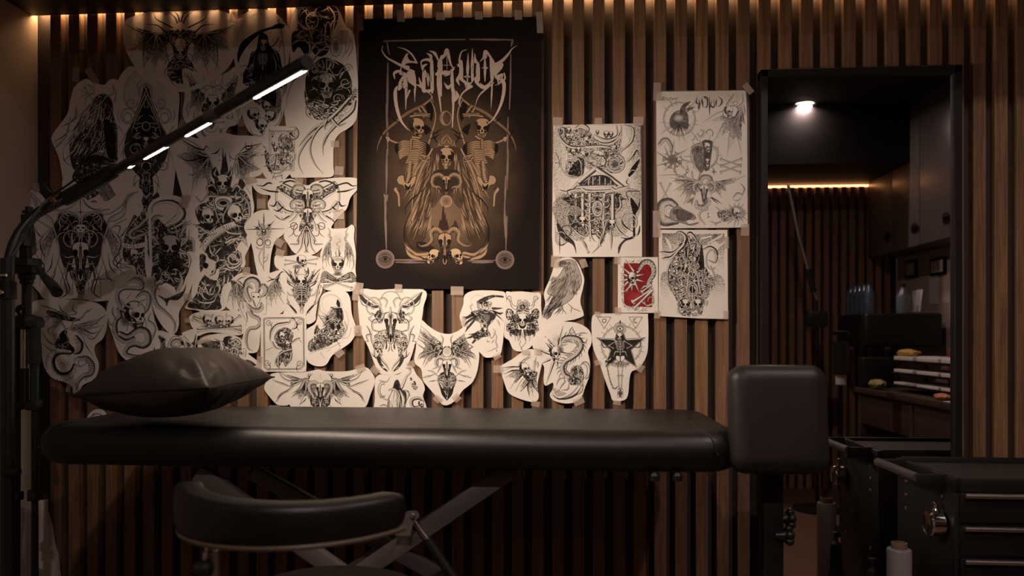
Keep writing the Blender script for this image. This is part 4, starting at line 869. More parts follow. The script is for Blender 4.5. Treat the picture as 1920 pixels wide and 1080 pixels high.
def art_spire_sheet(a):
    a.f("1062 322 1622 326 1618 700 1580 720 1540 690 1540 400 1480 340 1380 330 1300 322 1240 400 1100 500 1062 620", al=0)
    a.tone("1062 322 1280 322 1240 420 1150 480 1062 600", .7, kind='s', grad=(.4, 1), sm=False); a.tone("1622 326 1622 700 1560 690 1520 500 1580 420 1480 340", .6, kind='s', grad=(-.3, .8), sm=False); a.tone("1330 330 1622 326 1500 420 1420 440", .45, kind='h', ang=20, sm=False)
    a.tone("1062 680 1200 700 1180 900 1062 900", .5, kind='s', grad=(.2, 1)); a.tone("1618 740 1540 700 1500 900 1618 880", .5, kind='s', grad=(0, 1))
    a.K("1500 350 1420 370 1400 400;1600 340 1500 400 1450 430;1622 400 1560 460 1520 560;1540 540 1622 520;1550 600 1622 700", [4, 3, .6], col=PAP); a.f("1095 360 1140 420 1145 490 1110 420", PAP)
    a.f("1240 380 1290 330 1330 340 1420 440 1440 600 1530 740 1490 880 1440 980 1400 1060 1240 1060 1180 900 1120 800 1110 640 1180 500", al=.35)
    a.mass("1260 380 1320 340 1400 450 1430 600 1520 720 1510 800 1470 900 1400 1000 1350 880 1300 870 1230 1000 1190 880 1160 800 1200 680 1190 560 1230 470", 100, 2.4, 100, 241, dark=.5, dirs=88)
    a.TT("1170 330 1220 310 1270 350 1260 420 1200 490 1130 600 1110 700 1130 800 1190 900;1285 330 1330 330 1400 430;1040 490 1150 500 1230 430;1060 550 1140 540 1190 480;1420 470 1500 450 1550 500 1540 580 1470 560", [.8, 6, 7, 5, 3, .6], sh=1)
    a.f("1405 470 1415 420 1430 480 1440 620 1400 600", al=.9); a.f("1265 400 1290 380 1310 440 1300 560 1270 500", al=.8)
    a.ring(1190, 620, 46, 92, 2.4, tube=True); a.ring(1510, 560, 50, 86, 2.4, 60, 340, tube=True); a.ring(1335, 830, 46, 62, 3.4, tube=True); a.ring(1335, 830, 32, 40, 2.4, tube=True); a.f("1315 830 1335 795 1355 830 1335 865"); a.k("1335 790 1335 870", 1, col=PAP); a.ring(1335, 680, 30, 40, 3, tube=True)
    a.TT("1335 560 1300 700 1280 860 1230 960;1340 560 1380 700 1410 860 1460 960;1200 740 1240 700 1230 640;1440 780 1450 720 1490 760 1480 840;1300 440 1290 560;1500 620 1530 700 1530 800;1470 930 1460 980", [2, 4, .6])
    a.mass("1200 950 1240 920 1300 940 1320 1050 1240 1060", 8, 2, 40, 242, dark=.5); a.skull(1272, 965, 100); a.skull(1385, 965, 100); a.TT("1210 940 1210 1030 1260 1055;1430 980 1400 1050;1230 1050 1300 1045;1350 1045 1420 1055", [1, 4, .8]); a.tube("1335 880 1335 1010", [4, 1])

def art_poster(a):
    T1 = (.26, .17, .105); T2 = (.27, .195, .16); DK = POSTER
    a.ink = DK; old = (a.ox, a.oy, a.sc)
    # printed glow behind the figures
    X, Y = a.PX, a.PY
    d = ((X - 838) / 150) ** 2 + ((Y - 330) / 190) ** 2
    gl = np.clip(1.12 - d, 0, 1) * (.62 + .3 * vnoise(X, Y, 26, 3) + .15 * vnoise(X, Y, 2, 5))
    d2 = ((X - 838) / 80) ** 2 + ((Y - 410) / 70) ** 2
    gl = gl ** 1.35 * .42 + np.clip(1 - d2, 0, 1) * .28
    a.c += (np.asarray(T1, np.float32) * .8 - a.c) * gl[..., None]
    B = (.31, .205, .125)
    # brush frame
    F = (.16, .115, .105)
    r = random.Random(7)
    for x0, y0, x1, y1 in ((240, 228, 850, 215), (880, 215, 1205, 218), (268, 390, 262, 860), (258, 700, 270, 1080), (1190, 330, 1180, 740), (1172, 800, 1165, 1080), (262, 230, 280, 330), (1205, 215, 1190, 270)):
        for k_ in range(4): a.k([(x0 + r.uniform(-4, 4), y0 + r.uniform(-6, 6)), ((x0 + x1) / 2 + r.uniform(-4, 4), (y0 + y1) / 2 + r.uniform(-4, 4)), (x1 + r.uniform(-4, 4), y1 + r.uniform(-4, 4))], [1, 2.6, .6], col=F)
    a.m = 708
    a.TT("570 690 520 720 420 770 330 840 240 920 195 1010 188 1075", [7, 9, 9, 7, 4, .6], lit=(.17, .105, .06), dark=DK)
    a.f("555 700 590 670 610 760 595 830 575 790 560 760", DK); a.TT("500 730 540 800;525 715 575 790;470 770 585 775;540 700 585 665 600 640;440 790 500 780 580 790", [5, 5, 3], lit=B, dark=DK)
    a.tube("585 660 620 740 625 820 590 950 550 1075", [3, 4, 4, 5, 5], lit=B, dark=DK)
    a.TT("280 780 320 820 345 835;200 850 220 920 240 960;650 1000 620 960 600 900;690 880 650 900 620 920 590 920;655 920 620 950 570 960", [.6, 3, .6], lit=DK, dark=DK)
    a.f("430 860 370 870 390 895 450 890;", DK) if 0 else None
    a.f("530 850 575 870 590 900 550 930 540 900", DK); a.tube("262 950 300 975 350 990 400 985", [6, 5, 6], lit=B, dark=DK); a.f("255 950 280 950 270 985", B)
    a.f("340 990 560 990 560 1080 350 1080", DK)
    a.m = None
    a.ring(702, 805, 42, 52, 1.4, col=T1); a.f("670 780 690 755 700 755 680 800 700 850 730 850 700 860 670 840", B, .7); a.blob(702, 806, 30, 36, .4, 'g', col=(.1, .06, .04))
    a.skull(487, 878, 150, 6, 1, 1, lit=B); a.skull(980, 878, 145, 0, 1, 1, lit=B) if 0 else a.skull(975, 880, 150, 2, 0, lit=B)
    a.TT("450 960 500 970;455 945 505 950;930 940 960 960", [5, 5], lit=B, dark=DK)
    a.m = 708
    for i in range(8):
        y = 985 + i * 14; a.tube([(440, y), (500, y - 4), (556 - i, y + 16)], [3, 4, 1.4], lit=B, dark=DK, o=.5); a.tube([(440, y), (385, y - 6), (345 + i, y + 12)], [3, 4, 1.4], lit=B, dark=DK, o=.5)
    a.tube("445 970 440 1100", [6, 5], rings=3, lit=B, dark=DK)
    # hooded figure
    a.f("708 930 670 960 650 1010 640 1090 708 1090", (.12, .07, .04)); a.TT("708 935 680 965 668 1010;708 960 690 990 672 1000;650 990 640 1040 630 1090", [2, 4, 2], lit=B, dark=DK); a.tube("650 960 655 1000 680 1020", [1, 4, 2], lit=B, dark=DK)
    a.m = None; a.f("690 1020 708 1012 726 1020 730 1080 688 1080", B)
    a.k("205 0 205 0", .1)
    # lower half
    a.ox, a.oy, a.sc = P2; a.m = 708
    a.f("600 0 560 60 540 140 500 200 480 290 460 360 440 440 445 560 420 700 500 720 560 640 580 480 600 400 640 320 708 320 708 0", (.045, .028, .018), .96)
    for i in range(190):
        x = r.uniform(450, 660); y = r.uniform(20, 560); dx = (x - 640) * .0016; L = r.uniform(50, 140)
        if y > 330 and x > 600: continue
        xe = x + dx * L - (14 if x < 600 else 0)
        a.k([(x, y), ((x + xe) / 2 + r.uniform(-5, 5), y + L / 2), (xe - 6, y + L)], [.3, r.uniform(.8, 2.2), .3], col=B, al=r.uniform(.35, .9))
    for i in range(8):
        y = 10 + i * 13; a.tube([(430, y), (490, y - 6 + i), (520 - i * 6, y + 14)], [3, 4, 1.6], lit=B, dark=DK, o=.5); a.tube([(425, y), (370, y - 2), (345 + i * 4, y + 16)], [3, 4, 1.6], lit=B, dark=DK, o=.5)
    a.f("345 100 380 60 420 50 380 130", (.05, .03, .02)); a.tube("440 100 430 200 415 240", [8, 10, 7], rings=4, lit=B, dark=DK)
    a.f("335 230 350 200 385 195 395 240 425 250 450 210 480 200 470 250 440 290 450 310 400 300 380 270 350 260", B, .85, line=1); a.f("395 260 420 280 440 260 430 300 400 295", DK)
    a.tube("330 300 350 340 355 420", [9, 6, 5], lit=B, dark=DK); a.tube("600 0 560 80 520 160 470 300 450 420 440 600", [5, 5, 5, 4, 3, 1], lit=B, dark=DK); a.TT("510 60 540 80 580 60;520 40 560 50;525 80 570 90", [4, 4, 3], lit=B, dark=DK)
    a.TT("390 650 410 720 460 770 540 800 600 790;400 740 440 790 520 820", [1, 8, 10, 6], lit=B, dark=DK); a.ring(708, 600, 310, 260, 1.2, 120, 210, col=DK); a.K("560 270 500 330 440 380 400 440 400 500;430 480 390 600 400 700 430 740", [.4, 3, .4], col=DK)
    a.m = None
    a.skull(708, 60, 150, 0, lit=B); a.tube("708 120 708 190", [10, 9], rings=4, lit=B, dark=DK)
    a.f("610 170 660 150 760 150 800 170 800 250 760 300 700 330 640 290 600 250", (.03, .02, .014)); a.goat(706, 260, 150, hw=.2, lit=B, horn="-.12 -.3 -.35 -.46 -.62 -.36 -.7 -.1 -.6 .1 -.4 .12 -.28 .2 -.3 .3", rings=3)
    a.f("600 290 640 300 660 330 760 330 800 290 830 400 800 440 700 340 600 440", DK, .5); a.ring(706, 388, 42, 42, 1.6, col=B); a.f("666 388 706 348 746 388 706 428", B, .55); a.blob(706, 388, 38, 38, .5, 'h')
    a.f("650 600 655 540 662 520 668 540 672 500 678 440 685 420 690 450 694 500 700 470 706 540 712 520 718 560 724 600", (.03, .018, .012)); a.f("730 610 740 580 760 560 770 530 790 560 800 620", DK, .7); a.f("590 620 600 570 625 590 640 620", DK, .6)
    a.f("480 700 500 690 560 700 620 740 640 780 500 750", DK, .8)
    a.goat(695, 730, 250, hw=.14, lit=B, horn="-.06 -.36 -.25 -.52 -.4 -.42 -.38 -.2 -.52 -.06 -.72 -.02 -.82 -.14", rings=3)
    a.skull(610, 805, 120, 18, 1, -1, lit=(.42, .3, .19)); a.skull(780, 805, 130, -14, 1, 1, lit=(.42, .3, .19)); a.tube("420 730 480 780 560 780", [1, 8, 8], lit=B, dark=DK); a.tube("985 730 920 790 840 780", [1, 8, 8], lit=B, dark=DK)
    for x0, y0, x1, y1 in ((262, 0, 255, 330), (250, 340, 250, 560), (246, 380, 256, 750), (1170, 0, 1160, 300), (1142, 400, 1150, 660), (1160, 500, 1155, 760), (320, 828, 560, 832), (330, 845, 540, 848), (870, 835, 1075, 832), (900, 848, 1060, 845), (1150, 200, 1145, 420)):
        for k_ in range(4): a.k([(x0 + r.uniform(-5, 5), y0 + r.uniform(-3, 3)), ((x0 + x1) / 2 + r.uniform(-4, 4), (y0 + y1) / 2 + r.uniform(-3, 3)), (x1 + r.uniform(-4, 4), y1 + r.uniform(-3, 3))], [1, 2.8, .6], col=F)
    a.f("235 330 250 345 270 340 262 390 245 380", F)
    for cx, cy in ((248, 822), (1146, 828)):
        a.ring(cx, cy, 66, 66, 2.2, col=F); a.f([(cx + 58 * math.cos(t * .524), cy + 58 * math.sin(t * .524)) for t in range(12)], (.085, .062, .056)); a.ring(cx, cy, 56, 56, 1, col=F); a.ring(cx, cy, 61, 61, 1, col=F)
        a.k([(cx - 42, cy + 2), (cx, cy - 20), (cx + 42, cy + 2)], [.6, 2, .6], col=DK); a.k([(cx - 40, cy + 4), (cx, cy + 22), (cx + 40, cy + 4)], [.6, 1.4, .6], col=DK); a.f([(cx - 14, cy), (cx, cy - 14), (cx + 14, cy), (cx, cy + 14)], DK); a.k([(cx - 34, cy - 24), (cx, cy - 34), (cx + 36, cy - 20)], [1, 3, 1], col=DK, al=.6); a.ring(cx, cy, 40, 30, .8, 200, 340, col=F)
    # blackletter name across the top
    a.ox, a.oy, a.sc = old; a.m = None
    W = (.42, .33, .29)
    k = lambda t, w: a.K(t, w, col=W)
    k("230 262 225 300 260 350 320 385 370 410 420 425", [.8, 2.6, 4.5, 6]); k("340 272 400 290 450 330 485 390;480 385 430 375 405 340 415 325", [.4, 3.4, 3]); a.F("370 395 400 330 415 322 425 370 480 380 490 395 440 390 400 400 400 425 460 445 470 460 440 455 385 430;430 440 465 455 480 520 470 560 430 520", col=W)
    k("370 420 360 470 400 480 385 560 380 570;400 480 405 560 402 740;425 455 430 520 470 560 475 600;450 470 455 540 500 560;320 510 315 470 350 452 390 465;350 540 370 520 390 470", [1.5, 6, 1]); a.F("385 480 400 470 402 560 385 580;350 545 375 540 380 570 345 600;412 460 432 462 435 540 415 520", col=W)
    k("350 555 325 600 330 700 360 810 400 870 435 902", [2, 7, 6, 3, .4]); k("470 590 470 690;430 600 400 680;500 560 540 590 590 630 610 690", [4, 2, .4])
    k("520 425 520 380 560 365 590 380 600 420 610 590;530 455 530 420 560 400;560 318 590 340 585 380;580 300 620 320 650 380;535 470 530 590 560 600 590 590;570 470 572 560;500 500 520 560 540 585;545 440 555 500", [1.2, 6, 2]); a.F("585 385 608 380 612 590 590 600;525 470 545 465 550 590 530 580;555 600 575 590 600 600 570 615", col=W)
    k("640 420 650 380 690 340 710 295 725 340 740 400 765 440;640 440 645 500 650 600 668 760;690 330 660 360;770 420 740 460 700 490;690 470 700 450;740 440 750 560 760 640 752 875;690 540 720 575 745 545;625 470 650 480;780 600 790 640 770 680", [1, 7, 1.5]); a.F("645 385 672 350 678 470 650 480;655 490 672 480 672 640 655 600;735 470 755 440 765 600 745 590;750 590 775 610 770 680 750 700;700 300 718 296 735 380 715 350;655 470 690 450 740 455 700 480", col=W); k("711 340 711 450;685 408 735 408;690 490 700 480", [1, 1.2, .5])
    k("860 290 820 310 805 370 815 440 810 500 850 540 860 570 900 530 920 500;870 320 864 540;902 285 900 520;840 494 885 494;805 560 790 520 800 480;920 320 925 380 950 390;790 400 810 420;860 580 900 560", [1, 6, 1.5]); a.F("805 390 828 380 832 520 808 500;892 380 912 400 910 520 893 520;845 545 862 535 885 545 858 590", col=W); k("855 590 820 630 800 690 820 720;900 570 850 600 815 640 805 720", [2.6, 2.4, .4])
    k("920 340 940 400 940 480 930 530 990 580 1040 530 1060 490;960 380 985 350 1000 305 1040 350 1070 400;996 330 996 530;975 428 1018 428;1040 340 1060 400 1050 520", [1, 6, 1.5]); a.F("930 410 955 400 958 520 932 520;1032 350 1060 390 1062 510 1040 530;960 540 995 560 1040 530 990 590;1060 400 1110 390 1135 400 1120 440 1085 480 1130 470 1120 520 1070 500;985 360 1000 308 1012 350", col=W)
    k("1080 405 1130 370 1175 320 1200 285 1240 258", [7, 5, 2.4, .4]); k("1110 540 1125 520 1140 560 1130 650 1100 740 1050 820 985 870", [3, 7, 6, 3, .4]); k("1050 540 1042 735;1060 540 1000 590 950 640 920 720;1140 470 1145 510 1110 540 1070 560;1090 500 1100 560", [3, 3, .4])
    for i in range(26):
        x = r.uniform(340, 1130); y = r.uniform(400, 590); a.k([(x, y), (x + r.uniform(-2, 2), y + r.uniform(20, 60))], [.3, 1.2, .3], col=DK)
    # folds of the sheet
    for yy in (160, 288, 415):
        pass

# name, frame of the numbers, outline, drawing, options
PAPERS = [
 ('bat_crown', Z1, "935 180 960 140 1040 110 1180 72 1350 62 1560 70 1700 95 1780 140 1795 200 1785 340 1752 440 1700 520 1600 600 1500 660 1375 690 1250 668 1160 630 1060 570 975 440 930 330", art_bat_crown, {}),
 ('gothic_arch', Z1, "890 590 930 530 990 497 1100 560 1240 640 1340 690 1336 900 1320 1100 1320 1220 1290 1500 1230 1720 1180 1790 1090 1800 1040 1640 960 1580 900 1500 862 1340 880 1050 876 800 870 650", art_gothic_arch, {}),
 ('feather_beast', Z1, "640 592 700 615 780 636 820 600 860 595 885 640 880 1000 890 1300 930 1560 900 1700 800 1790 700 1810 560 1760 500 1630 445 1530 460 1430 465 1320 440 1180 390 1060 400 1000 500 860 530 740 560 650", art_feather_beast, {}),
 ('reaper_moon', Z2, "-5 215 20 150 110 80 170 68 260 78 340 125 395 200 412 260 412 400 385 600 378 760 350 900 290 985 210 1028 120 1000 65 900 50 780 40 640 5 500 -10 380", art_reaper_moon, {}),
 ('horned_ghoul', Z1, "1365 540 1395 512 1450 535 1530 560 1620 570 1700 545 1760 500 1800 500 1822 560 1815 720 1815 850 1780 930 1710 960 1680 1040 1620 1085 1540 1085 1470 1010 1400 930 1370 850 1385 700", art_horned_ghoul, {}),
 ('claw_totem', Z2, "480 40 600 30 740 40 790 90 830 190 885 240 905 330 918 500 925 640 920 860 890 930 840 970 780 1010 745 1080 740 1230 736 1320 620 1330 480 1332 420 1320 405 1200 400 1080 380 900 372 840 378 740 395 620 415 440 408 260 430 130", art_claw_totem, {}),
 ('totem', Z5, "-20 90 120 130 250 158 340 115 470 100 600 125 740 130 870 150 900 300 860 500 770 560 760 700 780 850 750 990 745 1200 690 1330 690 1420 610 1520 560 1640 500 1740 480 1860 300 1895 200 1870 90 1850 140 1750 180 1500 195 1300 180 1100 100 840 0 490 -30 300", art_totem, {}),
 ('queen_card', Z5, "850 210 880 120 900 50 1000 32 1190 42 1235 60 1240 160 1215 300 1205 440 1140 510 1090 560 1050 620 1000 635 950 600 890 540 860 480 870 400 840 320", art_queen_card, {}),
 ('big_goat', Z3, "170 440 200 425 290 440 370 520 480 510 600 470 700 520 820 500 900 440 1000 400 1060 420 1070 480 1030 560 980 660 930 780 920 900 960 980 1010 1000 1025 1080 1030 1180 1020 1250 900 1240 800 1255 700 1260 600 1240 420 1248 330 1240 290 1190 230 1110 270 1020 240 930 275 880 250 660 200 620 180 520", art_big_goat, {}),
 ('banner_snake', Z3, "1110 550 1060 600 1000 660 940 760 918 850 920 930 960 985 1010 1000 1060 1100 1112 1150 1140 1000 1130 600", art_banner_snake, {}),
 ('octopus_skull', Z3, "1110 560 1150 500 1230 468 1330 470 1400 520 1430 620 1460 740 1480 900 1470 1010 1440 1140 1390 1260 1345 1340 1340 1440 1310 1505 1260 1490 1200 1420 1150 1320 1130 1200 1100 1080 1085 950 1090 700", art_octopus_skull, {}),
 ('ram_circle', Z5, "770 560 900 560 1050 570 1160 560 1300 625 1380 590 1500 560 1620 548 1780 550 1835 580 1845 630 1790 690 1740 750 1700 860 1620 940 1560 1020 1530 1090 1500 1190 1380 1310 1200 1310 1110 1200 1075 1130 1090 1010 1000 930 930 870 915 800 945 730 860 715 800 680 760 620", art_ram_circle, {}),
 ('cross_thorn', Z6, "680 40 720 -40 780 -110 870 -140 950 -130 1010 -60 1110 0 1070 100 990 170 950 300 935 450 925 520 830 530 790 400 770 280 740 170", art_cross_thorn, {}),
 ('winged_candle', Z6, "1510 30 1540 25 1560 45 1640 45 1700 40 1730 20 1755 5 1780 40 1775 150 1795 300 1790 450 1800 560 1785 640 1750 670 1600 670 1480 650 1440 590 1430 560 1455 430 1440 300 1500 130", art_winged_candle, {}),
 ('fire_skeleton', Z6, "1000 310 1090 320 1180 310 1260 285 1350 310 1450 350 1460 460 1440 560 1460 660 1420 760 1395 900 1390 960 1320 1000 1240 960 1130 960 1070 920 1090 790 1060 700 1020 600 1040 480 990 420 980 360", art_fire_skeleton, {}),
 ('bat_ram', Z6, "490 690 530 590 590 520 680 480 760 500 870 520 960 480 1060 460 1100 500 1110 650 1100 800 1060 880 980 910 870 900 850 1000 840 1100 830 1220 800 1280 700 1280 650 1200 670 1100 650 1000 640 880 540 860 480 790", art_bat_ram, {}),
 ('candle_house', Z6, "1420 880 1440 740 1500 680 1600 665 1700 680 1740 760 1755 900 1800 1040 1790 1100 1740 1180 1660 1240 1560 1310 1500 1400 1430 1420 1350 1400 1300 1340 1290 1180 1300 1060 1390 990", art_candle_house, {}),
 ('tentacle_skull', Z4, "860 130 900 70 960 55 1040 60 1110 95 1130 180 1140 300 1160 400 1190 500 1160 600 1120 690 1060 705 990 712 930 690 880 620 840 500 805 400 800 310 830 220", art_tentacle_skull, {}),
 ('dragon', Z4, "225 300 270 255 380 245 580 250 700 265 770 300 800 360 800 460 770 540 715 590 712 650 740 720 735 790 700 850 620 890 590 960 550 950 540 900 480 865 400 840 340 770 315 680 305 560 225 420", art_dragon, {}),
 ('small_ram', Z4, "1162 500 1200 478 1280 500 1340 520 1380 510 1440 560 1448 600 1446 720 1300 760 1160 740", art_small_ram, {'sharp': 1}),
 ('low_scrap', Z4, "640 1170 665 1110 720 1070 790 1090 810 1220 650 1230", art_scrap, {}),
 ('corner', Z4, "1365 495 1430 470 1475 465 1482 520 1465 608 1400 560 1370 520", art_corner, {'sharp': 1}),
 ('angel_warrior', Z7, "215 340 250 290 340 255 450 242 560 255 640 290 680 360 720 440 780 490 840 540 850 600 700 620 400 620 280 480 230 410", art_angel_warrior, {}),
 ('three_skulls', Z7, "130 90 160 50 240 25 400 18 560 12 650 30 665 90 660 170 670 240 600 260 480 240 330 230 220 265 190 220 150 160", art_three_skulls, {}),
 ('card_beast', Z7, "850 80 880 50 1000 48 1240 45 1290 60 1300 130 1300 580 1280 615 1240 625 1000 622 870 620 850 590 845 300", art_card_beast, {}),
 ('wide_bat_goat', Z7, "880 790 910 700 960 640 1100 630 1300 622 1420 600 1480 615 1600 620 1720 615 1820 590 1900 580 1960 640 1985 720 1940 850 1900 960 1840 980 1600 980 1200 985 1130 950 1100 960 1010 950 940 880", art_wide_bat_goat, {}),
 ('reaper_woman', B1, "185 810 200 760 260 735 370 745 420 700 450 672 490 680 520 740 570 800 590 860 575 920 598 990 595 1060 400 1080 190 1080 185 940", art_reaper_woman, {}),
 ('ornate_ram', B1, "58 62 200 58 578 56 578 200 565 300 545 420 510 500 480 600 440 680 380 735 300 745 220 730 180 650 130 520 90 440 62 340", art_ornate_ram, {}),
 ('winged_ram', B1, "510 340 530 298 570 305 620 350 700 400 790 415 860 390 900 370 920 450 960 510 1025 545 1022 680 980 800 900 870 840 950 780 990 730 985 680 920 620 850 575 790 560 700 505 640 520 500", art_winged_ram, {}),
 ('harpy', B1, "905 120 930 85 990 65 1100 62 1200 70 1244 95 1245 250 1230 400 1220 500 1200 580 1140 602 1080 605 1040 570 1000 530 930 480 905 420 890 340 872 270 900 180", art_harpy, {}),
 ('samurai', B2, "205 90 260 75 350 72 430 80 490 90 495 200 505 300 520 400 505 470 440 490 400 530 330 558 270 540 235 470 195 430 205 300", art_samurai, {}),
 ('crow', R2, "90 620 110 560 170 543 250 545 310 600 345 680 362 740 350 820 330 900 330 960 355 1040 350 1070 270 1100 180 1120 120 1180 60 1200 30 1290 10 1300 -20 1180 -15 1060 10 960 0 860 50 740", art_crow, {}),
 ('claw_skull', B2, "165 700 175 670 260 620 330 570 390 540 440 545 490 590 500 660 480 750 465 840 475 930 440 965 350 950 240 900 200 820", art_claw_skull, {}),
 ('centipede', B2, "430 470 480 410 560 350 660 318 780 325 870 370 903 430 900 500 875 560 890 640 890 740 850 850 820 930 760 970 690 978 600 955 565 910 590 860 590 810 530 835 515 790 520 690 500 650 470 570 430 530", art_centipede, {}),
 ('pentagram', B2, "905 300 925 258 1000 250 1330 252 1360 275 1362 500 1345 600 1290 690 1230 720 1212 780 1200 900 1170 950 1080 955 1055 900 1010 780 970 660 920 540 905 420", art_pentagram, {}),
 ('temple', R1, "85 405 870 390 882 1500 882 1590 84 1594 72 1400", art_temple, {'sharp': 1}),
 ('flash', R1, "1010 122 1060 105 1420 100 1800 94 1818 104 1828 400 1832 1326 1600 1330 1025 1336 1012 700", art_flash, {'sharp': 1}),
 ('red_card', R2, "665 540 1025 538 1026 1040 664 1038", art_red_card, {'sharp': 1}),
 ('spire_sheet', R2, "1034 292 1650 294 1656 1096 1400 1090 1030 1068", art_spire_sheet, {'sharp': 1}),
 ('poster', P1, "55 62 1422 46 1416 1200 1402 2090 30 2084 40 1000", art_poster, {'sharp': 1, 'bg': POSTER}),
]
# ---------------------------------------------------------------- scene
import bpy, bmesh
from mathutils import Vector, Matrix, noise
from mathutils.geometry import delaunay_2d_cdt

SC = bpy.context.scene
COL = SC.collection
FPX = 1400.0; TH = math.radians(4.0); EZ = 1.2; HOR = 630.0
CAM = Vector((0, -2.446, EZ))
FW = Vector((-math.sin(TH), math.cos(TH), 0)); RT = Vector((math.cos(TH), math.sin(TH), 0)); UP = Vector((0, 0, 1))
def ray(px, py): return FW + RT * ((px - 960) / FPX) + UP * ((HOR - py) / FPX)
def W(px, py, y=0.0):
    d = ray(px, py); return CAM + d * ((y - CAM.y) / d.y)
def D(px, py, z): return CAM + ray(px, py) * z          # z metres along the optical axis
def H(px, py, z):
    d = ray(px, py); return CAM + d * ((z - CAM.z) / d.z)
MY = -0.030                                            # face of the mirror glass
def M(px, py, y):                                      # a place seen in the mirror, y = its true depth in the room
    p = W(px, py, 2 * MY - y); return Vector((p.x, y, p.z))

cam = bpy.data.cameras.new('camera'); co = bpy.data.objects.new('camera', cam); COL.objects.link(co)
co.location = CAM; co.rotation_euler = (math.pi / 2, 0, TH)
cam.sensor_width = 36; cam.lens = FPX / 1920 * 36; cam.shift_y = (HOR - 540) / 1920
cam.dof.use_dof = True; cam.dof.focus_distance = 2.42; cam.dof.aperture_fstop = 2.8
cam.clip_start = .05
SC.camera = co
vs = SC.view_settings; SC.display_settings.display_device = 'sRGB'
vs.view_transform = 'Standard'; vs.look = 'None'; vs.gamma = 1; vs.exposure = 0; vs.use_curve_mapping = False

# ---- materials
def mat(name, col=(.5, .5, .5), rough=.5, metal=0, spec=.5, emit=None, es=1, bump=None, coat=0, vary=0, scale=30, var2=None):
    m = bpy.data.materials.new(name); m.use_nodes = True; nt = m.node_tree; N = nt.nodes; L = nt.links
    b = N['Principled BSDF']; b.inputs['Base Color'].default_value = (*col, 1); b.inputs['Roughness'].default_value = rough
    b.inputs['Metallic'].default_value = metal; b.inputs['Specular IOR Level'].default_value = spec; b.inputs['Coat Weight'].default_value = coat
    if emit: b.inputs['Emission Color'].default_value = (*emit, 1); b.inputs['Emission Strength'].default_value = es
    tc = N.new('ShaderNodeTexCoord')
    nz = N.new('ShaderNodeTexNoise'); nz.inputs['Scale'].default_value = scale; nz.inputs['Detail'].default_value = 4
    L.new(tc.outputs['Object'], nz.inputs['Vector'])
    if vary or var2:
        mx = N.new('ShaderNodeMix'); mx.data_type = 'RGBA'
        mx.inputs['A'].default_value = (*[c * (1 - vary) for c in col], 1); mx.inputs['B'].default_value = (*(var2 or [min(1, c * (1 + vary)) for c in col]), 1)
        L.new(nz.outputs['Fac'], mx.inputs['Factor']); L.new(mx.outputs['Result'], b.inputs['Base Color'])
    rr = N.new('ShaderNodeMapRange'); rr.inputs['To Min'].default_value = max(0.02, rough * .88); rr.inputs['To Max'].default_value = min(1, rough * 1.12)
    L.new(nz.outputs['Fac'], rr.inputs['Value'])
    if not (metal == 1 and rough < .05): L.new(rr.outputs['Result'], b.inputs['Roughness'])
    if bump:
        n2 = N.new('ShaderNodeTexNoise'); n2.inputs['Scale'].default_value = bump[0]; n2.inputs['Detail'].default_value = 3
        bp = N.new('ShaderNodeBump'); bp.inputs['Strength'].default_value = bump[1]; bp.inputs['Distance'].default_value = .002
        L.new(tc.outputs['Object'], n2.inputs['Vector']); L.new(n2.outputs['Fac'], bp.inputs['Height']); L.new(bp.outputs['Normal'], b.inputs['Normal'])
    return m

